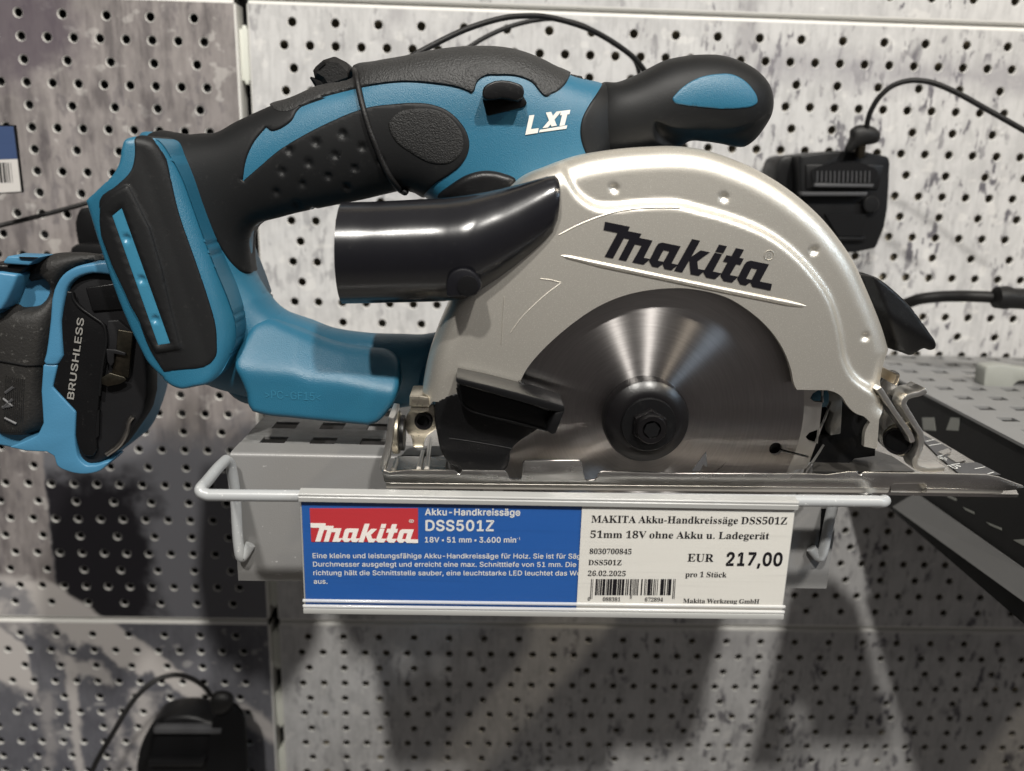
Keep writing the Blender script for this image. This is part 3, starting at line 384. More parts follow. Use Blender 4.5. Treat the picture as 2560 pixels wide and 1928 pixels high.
GLYPH_SERIF = """0	165	83,-3 58,0 40,11 26,27 17,49 12,75 10,106 12,137 17,163 26,184 40,200 59,210 83,214 106,210 124,200 138,184 147,163 153,136 155,106 153,75 147,49 138,27 124,11 106,0;83,16 96,22 104,40 108,68 109,106 108,143 104,171 96,189 83,194 69,189 61,171 57,143 56,106 57,68 61,40 69,22
1	165	29,0 29,16 53,16 59,17 64,20 67,26 68,35 68,183 47,160 38,154 29,152 23,153 17,158 14,165 12,174 32,181 44,187 58,196 78,212 112,212 112,35 114,21 119,17 127,16 150,16 150,0
2	165	10,0 10,30 54,75 70,92 82,108 90,122 96,135 98,148 99,163 98,178 93,188 86,194 76,196 64,192 55,183 51,167 49,145 34,146 22,151 14,160 12,174 13,184 19,194 28,202 40,208 57,212 76,214 105,210 127,200 140,185 144,165 143,154 140,145 135,134 128,123 118,111 105,97 68,60 38,32 107,32 116,34 123,38 128,44 132,53 134,62 151,62 150,0
3	165	72,-3 52,-2 36,2 23,8 15,15 10,24 8,32 10,42 16,50 24,54 33,55 36,39 43,27 55,20 70,18 79,19 88,22 95,27 101,35 105,46 106,61 103,76 94,89 80,97 60,100 42,100 42,118 61,118 78,121 90,130 97,144 99,161 97,176 93,186 85,193 74,196 65,194 58,189 54,181 51,172 49,150 33,151 21,156 13,164 11,176 15,191 27,203 48,211 76,214 104,210 126,201 139,186 144,165 141,147 131,132 116,121 99,112 111,109 123,105 134,98 143,88 149,76 151,61 150,44 145,31 137,20 127,11 115,5 101,0 87,-2
4	165	53,0 53,16 61,16 71,17 78,19 84,26 86,37 86,55 4,55 4,73 88,211 129,211 129,74 159,74 159,55 129,55 129,37 130,26 136,19 144,17 153,16 157,16 157,0;24,74 86,74 86,126 86,154 88,183 83,173 76,161 69,148 64,140
5	165	72,-3 52,-2 37,2 25,8 18,15 13,24 12,33 13,42 18,48 26,52 35,53 38,37 43,29 49,23 57,19 68,18 77,19 86,22 93,28 99,37 103,49 104,65 102,84 94,98 81,106 64,109 45,107 31,103 18,109 27,211 139,211 140,157 123,157 121,167 117,175 107,178 46,178 41,124 55,127 74,128 105,124 129,112 144,93 149,65 148,47 142,33 134,21 124,12 112,5 99,1 86,-2
6	165	86,-3 66,0 48,8 33,21 22,41 16,66 13,97 15,121 18,143 25,163 34,180 46,194 60,205 77,211 97,214 115,212 128,209 138,204 144,197 148,189 150,181 148,173 142,165 131,160 114,158 113,176 107,190 102,195 95,196 79,191 67,176 59,151 55,118 71,126 82,128 96,129 120,125 138,113 151,94 155,68 150,40 137,17 116,2;87,17 97,19 105,28 110,43 112,65 110,86 105,100 96,108 85,111 76,110 68,107 55,97 57,60 64,36 75,21
7	165	49,0 127,178 50,178 38,175 32,163 31,149 13,149 14,211 155,211 155,196 74,0
8	165	81,-3 58,-1 40,5 26,14 17,25 11,39 9,54 12,71 21,85 35,96 52,106 37,117 25,130 18,144 16,160 17,173 22,186 31,197 44,206 61,212 84,214 111,210 131,199 143,182 147,162 144,146 136,134 123,124 107,114 130,101 145,88 153,73 156,56 151,31 136,13 112,1;89,124 98,131 105,139 109,149 110,163 107,179 103,186 97,191 91,195 82,196 72,194 64,187 59,176 57,163 59,150 65,140 76,132;82,14 96,16 106,24 113,36 115,51 113,64 105,75 92,85 72,95 63,87 55,78 50,67 49,53 51,37 58,25 68,17
9	165	67,-3 51,-2 39,2 29,7 23,14 20,22 19,30 22,41 33,47 38,35 45,25 55,18 68,16 98,37 110,101 103,93 93,87 82,83 68,81 45,85 27,97 14,116 10,142 12,162 18,179 28,194 42,205 58,211 78,214 98,211 116,203 131,190 142,171 149,146 152,114 150,91 147,69 141,49 132,31 120,17 106,6 88,-1;81,102 90,104 99,108 105,114 110,122 108,155 101,177 92,190 80,194 68,191 60,181 55,166 53,144 60,113
A	192	-4,0 -4,8 4,9 10,13 16,21 22,33 91,205 99,204 169,38 175,24 181,15 187,10 195,8 195,0 101,0 101,8 119,11 124,20 120,36 111,58 45,58 35,31 33,26 33,21 38,11 54,8 56,8 56,0;50,71 106,71 78,140
D	218	9,0 9,8 20,9 28,13 31,20 32,33 32,164 31,179 27,187 19,191 6,193 6,200 97,200 144,194 178,174 199,143 206,100 179,25 100,0;98,11 123,16 140,33 151,61 154,101 140,168 98,190 89,189 83,186 81,180 80,169 80,32 81,21 83,15 89,12
E	194	6,0 6,7 19,9 27,13 32,21 33,34 33,162 32,178 27,187 19,191 7,193 7,200 175,200 175,140 168,140 162,164 149,178 130,186 102,189 88,188 82,183 80,171 80,108 85,108 102,111 114,118 122,132 127,152 134,152 134,52 126,52 124,68 120,80 114,88 106,94 95,97 81,98 80,98 80,29 81,21 84,15 91,13 101,12 121,13 138,17 151,23 163,33 172,46 181,63 189,63 177,0
G	223	118,-4 88,-1 62,9 41,24 25,45 15,71 12,101 15,129 25,155 41,175 61,191 86,201 113,204 137,202 162,194 170,191 178,195 184,204 192,204 192,135 184,135 177,152 168,166 157,178 145,187 131,193 117,195 77,171 64,100 68,59 79,30 97,12 121,6 135,7 144,12 149,20 150,31 150,56 149,68 145,75 136,79 121,80 121,87 220,87 220,80 208,79 201,75 197,68 196,56 196,13 157,0
H	230	7,0 7,8 20,10 27,14 31,22 33,35 33,166 31,178 27,186 20,191 7,193 7,200 106,200 106,193 90,190 82,182 80,166 80,110 150,110 150,166 148,182 141,190 124,193 124,200 223,200 223,193 210,190 202,186 199,179 197,166 197,35 199,23 203,14 210,10 223,8 223,0 124,0 124,8 137,9 145,13 149,21 150,35 150,97 80,97 80,35 81,22 85,14 93,10 106,8 106,0
I	114	6,0 6,8 19,10 27,14 31,21 33,33 33,170 32,181 28,188 20,191 6,193 6,200 107,200 107,193 94,191 86,188 82,181 80,170 80,34 82,19 90,12 108,8 108,0
K	224	7,0 7,8 20,10 28,14 32,22 33,35 33,166 32,178 28,186 20,191 7,193 7,200 106,200 106,193 90,190 82,182 80,166 80,103 141,164 150,175 153,184 147,190 128,193 128,200 213,200 213,193 209,193 182,184 151,158 119,125 204,20 214,11 228,8 228,0 123,0 123,8 134,8 141,9 147,15 145,21 139,29 88,94 80,87 80,35 82,22 86,14 93,10 106,8 106,0
L	187	7,0 7,8 20,10 27,14 31,22 33,35 33,166 31,179 27,187 20,191 7,193 7,200 110,200 110,193 91,191 86,188 82,183 80,166 80,36 81,21 88,14 103,12 122,13 138,17 151,24 162,35 172,49 180,68 188,68 176,0
M	278	6,0 6,8 19,10 27,14 32,22 33,35 33,168 31,183 23,190 6,193 6,200 81,200 139,63 197,200 271,200 271,193 259,190 251,186 247,178 246,166 246,37 248,19 251,13 255,10 271,8 271,0 174,0 174,8 190,11 195,14 198,19 200,37 200,175 127,0 119,0 46,171 46,35 48,21 53,13 61,9 74,8 74,0
R	208	7,0 7,8 20,10 27,14 31,22 33,35 33,166 31,178 27,186 20,191 7,193 7,200 95,200 134,197 161,187 178,171 183,147 172,116 138,98 190,22 199,11 210,8 211,8 211,0 149,0 88,93 80,93 80,35 81,22 85,14 93,10 106,8 106,0;80,103 89,103 109,105 123,113 131,127 133,147 125,179 99,189 89,188 83,186 81,180 80,169
S	171	19,-5 19,69 27,69 36,41 49,22 66,10 86,6 101,9 113,16 120,26 122,39 117,57 99,70 71,84 49,97 34,111 25,127 22,146 24,162 29,177 39,189 51,197 65,203 81,205 101,203 124,197 128,196 132,195 138,198 141,205 149,205 149,140 142,140 136,156 129,169 120,180 109,188 97,194 85,195 72,193 61,187 55,178 53,167 54,156 60,148 70,140 83,133 111,120 127,111 139,102 148,93 154,83 157,71 158,58 156,41 149,25 138,13 123,3 105,-2 84,-4 70,-3 55,0 43,4 37,5 30,3 27,-5
T	186	40,0 40,8 54,9 62,14 67,22 68,35 68,190 65,190 45,187 29,177 18,161 13,140 5,140 5,200 180,200 180,139 173,139 157,178 118,190 116,190 116,35 117,22 121,13 130,9 144,8 144,0
U	216	109,-6 74,-1 50,13 37,36 32,68 32,166 31,178 27,186 19,191 6,193 6,200 106,200 106,193 89,190 81,182 79,166 79,61 82,39 89,23 102,13 121,10 159,25 172,70 172,166 171,178 167,186 158,190 144,193 144,200 208,200 208,193 197,190 190,185 187,177 186,166 186,80 181,40 167,14 143,-1
V	188	93,-6 19,167 10,185 3,190 -6,193 -6,200 93,200 93,193 81,192 73,190 68,186 67,180 71,166 114,63 153,166 156,180 154,186 150,190 142,192 131,193 131,200 194,200 194,193 186,191 179,188 174,180 168,168 101,-6
W	268	75,-5 14,173 7,188 1,191 -7,193 -7,200 79,200 79,193 66,190 62,180 65,164 98,67 132,155 126,175 122,184 117,189 111,191 101,193 101,200 193,200 193,193 178,190 173,181 175,170 208,73 237,162 241,178 240,185 236,189 221,193 221,200 274,200 274,193 267,190 261,185 253,167 196,-5 188,-5 139,136 83,-5
Z	194	9,0 9,5 121,189 94,189 76,188 62,185 51,179 41,169 34,156 27,139 19,139 25,200 178,200 178,195 67,13 105,13 132,16 153,27 169,45 179,72 186,72 179,0
a	151	112,-4 95,1 88,15 66,1 42,-4 28,-2 18,5 11,15 9,28 14,45 28,60 52,72 87,83 87,106 86,117 82,124 75,128 65,130 51,127 46,120 50,113 54,101 53,94 48,89 42,85 34,84 26,85 20,89 16,96 14,104 16,114 22,122 30,130 42,135 55,139 71,140 98,137 116,128 125,114 129,92 129,27 129,17 134,15 141,18 145,12 129,0;66,15 76,18 87,28 87,74 61,61 52,37 56,20
b	158	19,-5 19,171 18,182 16,188 12,191 4,193 4,200 61,200 61,122 77,135 97,140 112,138 125,131 135,121 143,108 148,91 150,73 148,52 142,33 132,17 118,6 102,-2 84,-4 65,0 46,12 23,-5;80,6 93,10 102,22 106,42 108,70 106,94 101,110 93,120 81,123 74,122 68,118 63,113 61,106 61,30 66,12
c	129	68,-4 52,-2 38,5 26,16 17,30 11,47 9,66 11,86 18,104 28,119 42,130 58,138 77,140 96,138 110,131 119,121 122,108 121,100 117,95 111,91 104,90 91,95 86,110 86,115 87,119 84,128 74,130 56,118 49,82 52,54 60,33 73,21 90,17 105,21 119,32 125,27 100,3
d	163	61,-4 47,-2 34,5 23,15 15,29 10,46 9,65 10,86 16,104 24,119 36,131 49,138 64,140 83,136 98,123 98,176 97,184 93,189 87,192 77,193 77,200 140,200 140,33 143,18 147,14 155,12 155,5 129,2 98,-4 98,17 83,1;75,12 82,14 89,18 94,25 98,33 98,106 96,113 91,118 84,122 76,123 65,120 57,110 53,92 52,67 53,43 57,26 64,16
e	132	68,-4 51,-2 37,5 25,15 16,30 10,48 9,69 11,88 17,106 26,120 38,131 53,138 69,140 92,136 109,123 120,103 124,76 124,73 51,73 61,32 88,19 104,23 119,38 125,32 100,5;51,84 88,84 88,94 88,111 85,122 79,128 71,130 56,120 51,89
g	144	64,-62 39,-60 21,-53 10,-44 6,-33 12,-20 30,-11 15,0 10,13 12,24 19,32 29,41 45,48 19,66 10,93 12,106 17,118 27,127 38,134 53,138 69,140 86,138 102,134 139,134 139,118 118,118 125,104 128,89 126,77 121,66 113,57 103,51 90,47 76,45 69,45 62,46 55,45 49,41 46,37 44,31 49,24 62,22 77,22 98,21 114,18 125,13 133,6 137,-4 139,-16 134,-35 120,-50 96,-59;69,55 78,57 84,64 87,76 88,93 87,110 84,121 78,128 69,130 60,128 54,121 51,110 50,93 51,76 54,64 60,57;71,-51 104,-46 116,-29 114,-22 109,-18 101,-16 90,-15 42,-15 35,-23 32,-32 35,-39 42,-45 53,-50
h	167	8,0 8,7 15,8 20,11 22,16 23,24 23,175 20,188 16,192 8,193 8,200 65,200 65,117 84,134 107,140 136,128 145,93 145,24 148,11 152,8 160,7 160,0 89,0 89,7 91,7 100,11 103,24 103,95 103,106 101,113 96,118 89,119 76,115 65,103 65,24 68,11 72,8 79,7 79,0
i	87	44,159 36,161 28,165 24,172 22,181 24,190 28,197 36,202 44,204 53,202 60,197 65,190 66,181 65,172 60,165 53,161;8,0 8,7 15,8 20,11 22,16 23,24 23,111 21,125 16,128 9,129 9,136 65,136 65,24 68,12 72,8 79,7 79,0
k	158	8,0 8,7 15,8 20,11 22,16 23,24 23,175 21,189 17,192 9,193 9,200 65,200 65,74 100,109 105,116 107,122 103,127 92,129 90,129 90,136 152,136 152,129 135,125 121,114 98,92 152,15 158,9 165,7 165,0 93,0 93,7 95,7 103,9 105,14 102,22 71,65 65,59 65,24 68,12 72,8 79,7 79,0
m	243	8,0 8,7 15,8 20,11 22,16 23,24 23,111 20,125 16,128 8,129 8,136 64,136 64,116 83,134 104,140 128,134 141,115 160,134 183,140 212,128 221,93 221,24 224,11 228,8 235,7 235,0 166,0 166,7 173,8 177,12 180,24 180,95 179,106 177,113 173,118 166,119 153,115 142,104 142,24 145,12 149,8 156,7 156,0 88,0 88,7 95,8 99,12 102,24 102,95 101,106 99,113 95,118 88,119 75,115 64,103 64,24 67,12 71,9 78,7 78,0
n	167	8,0 8,7 15,8 20,11 22,16 23,24 23,111 20,125 16,128 8,129 8,136 65,136 65,117 83,134 107,140 136,128 145,93 145,24 148,11 152,8 160,7 160,0 89,0 89,7 91,7 100,11 103,24 103,95 103,106 101,113 96,118 89,119 76,115 65,103 65,24 68,11 72,8 79,7 79,0
o	148	74,-4 56,-2 40,5 26,16 17,31 10,48 8,68 10,87 17,105 26,119 40,131 56,138 74,140 92,138 108,131 121,120 131,105 137,88 139,68 137,48 131,30 121,16 108,5 92,-2;74,5 85,8 92,17 95,36 96,68 95,100 91,119 84,128 74,131 63,128 56,119 53,100 51,68 53,36 56,17 63,8
p	163	8,-61 8,-54 18,-51 22,-44 23,-28 23,107 22,118 20,124 16,128 9,129 9,136 63,136 63,115 79,134 101,140 116,138 129,131 139,120 147,106 152,89 154,70 152,50 147,32 139,17 128,5 115,-2 100,-4 80,0 65,14 65,-25 67,-43 73,-52 87,-54 87,-61;86,12 97,16 105,26 109,44 111,68 110,92 106,109 99,119 87,122 75,117 65,103 65,30 74,17
r	126	8,0 8,7 15,8 20,11 22,16 23,24 23,111 22,120 20,125 16,128 9,129 9,136 64,136 64,111 72,123 82,132 92,138 102,140 113,138 121,133 126,126 127,117 126,109 122,103 116,99 109,98 97,101 91,110 83,114 77,112 71,106 67,97 65,84 65,24 67,16 70,11 76,8 87,7 87,0
s	127	66,-4 53,-3 38,3 32,4 26,2 22,-4 16,-4 16,46 23,46 29,30 38,17 49,9 62,6 71,8 78,12 83,18 84,26 80,37 68,46 47,57 33,65 24,74 18,85 16,97 19,114 28,128 43,137 62,140 73,139 87,135 91,134 94,134 98,135 101,140 107,140 107,97 100,97 94,111 86,122 76,128 65,130 57,129 51,126 47,120 46,114 47,107 51,102 64,93 84,83 97,75 106,67 111,56 113,42 110,23 100,8 85,-1
t	100	54,-4 39,-2 29,5 23,16 21,31 21,122 9,122 9,132 25,148 39,162 49,175 57,186 63,186 63,136 91,136 91,122 63,122 63,36 66,22 74,18 83,21 91,33 98,29 80,4
u	165	58,-4 40,-1 29,8 22,22 20,42 20,109 17,124 13,128 5,129 5,136 62,136 62,32 63,26 66,20 71,17 78,16 90,19 100,29 100,109 99,118 97,124 92,128 83,129 83,136 142,136 142,31 143,22 145,17 150,14 158,13 158,6 132,3 100,-4 100,18 92,8 82,1 70,-3
z	129	6,0 6,6 74,126 56,126 42,125 32,119 24,110 19,95 12,95 14,136 121,136 121,128 55,11 67,11 85,13 98,19 107,30 114,47 121,47 118,0"""

# ------------------------------------------------------------------ object helpers
WLOC = {}
def tag(o, label=None, cat=None, group=None, kind=None):
    if label: o['label'] = label
    if cat: o['category'] = cat
    if group: o['group'] = group
    if kind: o['kind'] = kind
    return o
def thing(name, loc, label, cat, group=None):
    o = bpy.data.objects.new(name, None); COL.objects.link(o); o.location = loc; o.empty_display_size = 0.02
    WLOC[o] = Vector(loc); return tag(o, label, cat, group)
HITS = []
def mesh(name, verts, faces, mat, parent=None, smooth=True, angle=40, hit=False, slots=None, mats=None, origin=None):
    V = [Vector(v) for v in verts]
    if hit: HITS.append(BVHTree.FromPolygons([tuple(v) for v in V], [tuple(f) for f in faces]))
    lo = Vector((min(v.x for v in V), min(v.y for v in V), min(v.z for v in V))); hi = Vector((max(v.x for v in V), max(v.y for v in V), max(v.z for v in V)))
    c = (lo + hi) / 2 if origin is None else Vector(origin)
    me = bpy.data.meshes.new(name); me.from_pydata([tuple(v - c) for v in V], [], [tuple(f) for f in faces]); me.update()
    bm = bmesh.new(); bm.from_mesh(me); bmesh.ops.recalc_face_normals(bm, faces=bm.faces); bm.to_mesh(me); bm.free()
    for mm in (slots or [mat]): me.materials.append(MAT[mm])
    if mats is not None: me.polygons.foreach_set('material_index', mats)
    if smooth:
        me.polygons.foreach_set('use_smooth', [True] * len(me.polygons)); me.set_sharp_from_angle(angle=math.radians(angle))
    o = bpy.data.objects.new(name, me); COL.objects.link(o)
    if parent is not None: o.parent = parent; o.location = c - WLOC[parent]
    else: o.location = c
    WLOC[o] = c
    return o
def hit(dx, dy):                    # first modelled surface seen through (dx, dy)
    d = Vector(ray(dx, dy)).normalized(); best = None
    for b in HITS:
        r = b.ray_cast(Vector(CAM), d)
        if r[0] is not None and (best is None or r[3] < best[1]): best = (r[0], r[3])
    return best[0] if best else None
def catmull(pts, closed=True, n=6):
    P = [np.array(p[:2], float) for p in pts]; K = [len(p) > 2 for p in pts]; N = len(P); out = []
    rng = range(N) if closed else range(N - 1)
    for i in rng:
        p1, p2 = P[i], P[(i + 1) % N]
        p0 = P[(i - 1) % N] if (closed or i > 0) else p1; p3 = P[(i + 2) % N] if (closed or i + 2 < N) else p2
        if K[i]: p0 = p1
        if K[(i + 1) % N]: p3 = p2
        L = np.linalg.norm(p2 - p1); 
        def tang(a, b, c_):
            l1 = np.linalg.norm(b - a); l2 = np.linalg.norm(c_ - b)
            if l1 < 1e-9: return (c_ - b)
            if l2 < 1e-9: return (b - a)
            return ((b - a) / l1 * l2 + (c_ - b) / l2 * l1) / (l1 + l2) * L
        m1 = tang(p0, p1, p2); m2 = tang(p1, p2, p3)
        for k in range(n):
            s = k / n; s2, s3 = s * s, s * s * s
            out.append(tuple((2 * s3 - 3 * s2 + 1) * p1 + (s3 - 2 * s2 + s) * m1 + (-2 * s3 + 3 * s2) * p2 + (s3 - s2) * m2))
    if not closed: out.append(tuple(P[-1]))
    return out
def resample(pts, step, closed=True):
    P = [np.array(p, float) for p in pts]
    if closed: P = P + [P[0]]
    out = [P[0]]
    for a, b in zip(P[:-1], P[1:]):
        L = np.linalg.norm(b - a); k = max(1, int(round(L / step)))
        for i in range(1, k + 1): out.append(a + (b - a) * i / k)
    if closed: out = out[:-1]
    keep = [out[0]]
    for q in out[1:]:
        if np.linalg.norm(q - keep[-1]) > step * 0.35: keep.append(q)
    return [tuple(q) for q in keep]
def inside(P, poly):
    P = np.asarray(P, float); x, y = P[:, 0], P[:, 1]; r = np.zeros(len(P), bool); q = np.asarray(poly, float); n = len(q); j = n - 1
    for i in range(n):
        xi, yi = q[i]; xj, yj = q[j]
        if yi != yj:
            cnd = ((yi > y) != (yj > y)) & (x < (xj - xi) * (y - yi) / (yj - yi) + xi); r ^= cnd
        j = i
    return r
def dist_poly(P, poly, closed=True):
    P = np.asarray(P, float); q = np.asarray(poly, float); d = np.full(len(P), 1e9)
    n = len(q)
    for i in range(n if closed else n - 1):
        a = q[i]; b = q[(i + 1) % n]; ab = b - a; L2 = ab @ ab
        if L2 < 1e-18: continue
        h = np.clip(((P - a) @ ab) / L2, 0, 1); dd = P - a - h[:, None] * ab; d = np.minimum(d, np.hypot(dd[:, 0], dd[:, 1]))
    return d
def inset_ring(poly, d):
    q = np.asarray(poly, float); t = np.roll(q, -1, 0) - np.roll(q, 1, 0); L = np.hypot(t[:, 0], t[:, 1]); L[L == 0] = 1
    nrm = np.stack([-t[:, 1], t[:, 0]], 1) / L[:, None]
    area = 0.5 * np.sum(q[:, 0] * np.roll(q[:, 1], -1) - np.roll(q[:, 0], -1) * q[:, 1])
    if area < 0: nrm = -nrm
    return q + nrm * d
def cdt(outer, holes=(), lines=(), step=0.9, rings=(), extra=()):   # triangulated sheet in mm, outlines kept exactly
    V, Ed = [], []; cons = []
    def add_loop(lp, closed=True):
        s = len(V); V.extend(lp); n = len(lp)
        for i in range(n if closed else n - 1): Ed.append((s + i, s + (i + 1) % n))
        cons.append((lp, closed))
    add_loop(outer)
    for h_ in holes: add_loop(h_)
    for l_, cl in lines: add_loop(l_, cl)
    O = np.asarray(outer); lo, hi = O.min(0), O.max(0)
    gx = np.arange(lo[0], hi[0], step); gy = np.arange(lo[1], hi[1], step * 0.87)
    G = np.array([(x + (step / 2 if j % 2 else 0), y) for j, y in enumerate(gy) for x in gx])
    G = G[inside(G, outer)]
    for h_ in holes: G = G[~inside(G, h_)]
    pts = [G]
    mind = [step * 0.45]
    for r_ in rings:
        R = np.asarray(r_[0]); R = R[inside(R, outer)]
        for h_ in holes: R = R[~inside(R, h_)]
        pts.append(R); mind.append(r_[1])
    allc = []
    for P_, md in zip(pts, mind):
        if len(P_) == 0: continue
        d = np.full(len(P_), 1e9)
        for lp, cl in cons: d = np.minimum(d, dist_poly(P_, lp, cl))
        allc.append(P_[d > md])
    if len(extra): allc.append(np.asarray(extra))
    if len(allc) > 1:                 # drop grid points too near ring points
        g = allc[0]; o_ = np.concatenate(allc[1:]) if len(allc) > 1 else np.zeros((0, 2))
        if len(o_) and len(g):
            keep = np.ones(len(g), bool)
            for i in range(0, len(g), 500):
                dd = ((g[i:i + 500, None, :] - o_[None]) ** 2).sum(2).min(1); keep[i:i + 500] = dd > (step * 0.4) ** 2
            allc[0] = g[keep]
    for a_ in allc: V.extend([tuple(p) for p in a_])
    r = delaunay_2d_cdt([Vector((float(p[0]), float(p[1]))) for p in V], Ed, [], 0, 1e-4)
    VV = np.array([(v.x, v.y) for v in r[0]]); T = np.array([f for f in r[2] if len(f) == 3])
    cen = VV[T].mean(1); k = inside(cen, outer)
    for h_ in holes: k &= ~inside(cen, h_)
    T = T[k]
    a_, b_, c_ = VV[T[:, 0]], VV[T[:, 1]], VV[T[:, 2]]
    cr_ = (b_[:, 0] - a_[:, 0]) * (c_[:, 1] - a_[:, 1]) - (b_[:, 1] - a_[:, 1]) * (c_[:, 0] - a_[:, 0])
    T = T[np.abs(cr_) > 1e-7]; cr_ = cr_[np.abs(cr_) > 1e-7]
    T[cr_ < 0] = T[cr_ < 0][:, ::-1]
    used = np.unique(T); mp = -np.ones(len(VV), int); mp[used] = np.arange(len(used))
    return VV[used], mp[T]
def bedges(T):
    d = {}
    for t_ in T:
        for i in range(3):
            a, b = int(t_[i]), int(t_[(i + 1) % 3])
            if (b, a) in d: del d[(b, a)]
            else: d[(a, b)] = 1
    return list(d.keys())
def poisson(V, T, bm):
    n = len(V); I, J, Wt = [], [], []; mass = np.zeros(n)
    for k in range(3):
        i, j, o_ = T[:, k], T[:, (k + 1) % 3], T[:, (k + 2) % 3]
        u = V[i] - V[o_]; v_ = V[j] - V[o_]; cr_ = np.abs(u[:, 0] * v_[:, 1] - u[:, 1] * v_[:, 0]) + 1e-9
        ct = 0.5 * (u * v_).sum(1) / cr_
        I += [i, j]; J += [j, i]; Wt += [ct, ct]; np.add.at(mass, o_, cr_ / 6)
    I = np.concatenate(I); J = np.concatenate(J); Wt = np.concatenate(Wt)
    dg = np.bincount(I, Wt, n) + 1e-12
    free = ~bm
    def A(x): 
        y = dg * x - np.bincount(I, Wt * x[J], n); y[bm] = 0; return y
    b = mass.copy(); b[bm] = 0; x = np.zeros(n); r = b.copy(); z = r / dg; z[bm] = 0; p = z.copy(); rz = r @ z
    for it in range(900):
        Ap = A(p); al = rz / (p @ Ap + 1e-30); x += al * p; r -= al * Ap
        if np.abs(r).max() < 1e-6: break
        z = r / dg; z[bm] = 0; rz2 = r @ z; p = z + rz2 / rz * p; rz = rz2
    return np.maximum(x, 0)
class Inflated:
    """A rounded solid grown from a side outline (mm, x-z plane); its half depth follows the local width."""
    def __init__(s, outer, holes, Y0, cap, k=0.9, p=3.0, step=1.0, regions=(), extra=(), mod=None, dents=None, prof=None):
        s.Y0 = Y0 * 1000
        rings = []
        for lp in [outer] + list(holes):
            for d in ((0.12, 0.45) if prof is None else (0.10, 0.35, 0.8, 1.4, 2.2, 3.2)):
                rings.append((inset_ring(lp, d if lp is outer else -d), 0.08))
        for rg in regions:
            for d in (0.3, 0.7): rings.append((inset_ring(rg, d), 0.2)); 
        s.V, s.T = cdt(outer, holes, [(r_, True) for r_ in regions], step, rings, extra)
        be = bedges(s.T); s.be = be; s.bm = np.zeros(len(s.V), bool)
        for a, b in be: s.bm[a] = s.bm[b] = True
        if prof is None:
            u = poisson(s.V, s.T, s.bm); h = (k(s.V) if callable(k) else k) * np.sqrt(2 * u)
            s.H = h * cap / (h ** p + cap ** p) ** (1 / p)
        else:
            s.H = prof(s.V)
        if mod is not None: s.H = mod(s.V, s.H)
        s.H[s.bm] = 0
        s.P = np.stack([s.V[:, 0], s.Y0 - s.H, s.V[:, 1]], 1)
        a, b, c = s.P[s.T[:, 0]], s.P[s.T[:, 1]], s.P[s.T[:, 2]]
        fn = np.cross(b - a, c - a); N = np.zeros_like(s.P)
        for i in range(3): np.add.at(N, s.T[:, i], fn)
        flip = np.where(N[:, 1] > 0, -1, 1); N *= flip[:, None]
        bn = np.zeros_like(s.P)
        for a_, b_ in be:
            t_ = s.V[b_] - s.V[a_]; nn = np.array([t_[1], 0, -t_[0]]); bn[a_] += nn; bn[b_] += nn
        N[s.bm] = bn[s.bm]
        L = np.linalg.norm(N, axis=1); L[L == 0] = 1; s.N = N / L[:, None]
        if dents is not None: s.P = s.P + s.N * dents(s.V)[:, None]
    def both(s, P, T, back=True):
        n = len(P); V = [tuple(p / 1000) for p in P]; F = [tuple(int(i) for i in t_) for t_ in T]
        if back:
            used = np.unique(T); mp = {}
            for i in used:
                if s.bm[i]: mp[int(i)] = int(i)
                else: mp[int(i)] = len(V); q = P[i].copy(); q[1] = 2 * s.Y0 - q[1]; V.append(tuple(q / 1000))
            F += [tuple(mp[int(i)] for i in t_[::-1]) for t_ in T]
        used = sorted({i for f in F for i in f}); mp2 = {u: k for k, u in enumerate(used)}
        return [V[u] for u in used], [tuple(mp2[i] for i in f) for f in F]
    def body(s, name, mat, parent, back=True, hit_=True):
        V, F = s.both(s.P, s.T, back); return mesh(name, V, F, mat, parent, angle=60, hit=hit_)
    def panel(s, name, mat, parent, region, exclude=(), off=0.5, w=0.7, sink=0.25, back=True, disp=None, edge=True):
        cen = s.V[s.T].mean(1); k = inside(cen, region)
        for ex in exclude: k &= ~inside(cen, ex)
        T = s.T[k]
        d = dist_poly(s.V, region)
        for ex in exclude: d = np.minimum(d, dist_poly(s.V, ex))
        x = np.clip(d / w, 0, 1); o_ = -sink + (off + sink) * np.sqrt(1 - (1 - x) ** 2) if edge else np.full(len(d), off)
        if disp is not None: o_ = o_ + disp(s.V)
        P = s.P + s.N * o_[:, None]
        V, F = s.both(P, T, back)
        return mesh(name, V, F, mat, parent, angle=60, hit=True)
def to_mm(pts, Y): return [(p.x * 1000, p.z * 1000) for p in (M(q[0], q[1], Y) for q in pts)]
def outline(pts, Y, step=1.0, n=6, closed=True):   # photo points -> smooth outline in mm on the plane y = Y
    q = [tuple(a) + tuple(p[2:]) for a, p in zip(to_mm(pts, Y), pts)]
    return resample(catmull(q, closed, n), step, closed)
def on_surface(pts, inf, step=1.0, n=6, fall=None):           # photo points -> outline on an inflated solid's own surface
    bv = BVHTree.FromPolygons([tuple(p / 1000) for p in inf.P], [tuple(int(i) for i in t_) for t_ in inf.T]); q = []
    for p in pts:
        r = bv.ray_cast(Vector(CAM), Vector(ray(p[0], p[1])).normalized())
        a = r[0] if r[0] is not None else M(p[0], p[1], fall or inf.Y0 / 1000)
        q.append((a.x * 1000, a.z * 1000) + tuple(p[2:]))
    return resample(catmull(q, True, n), step)
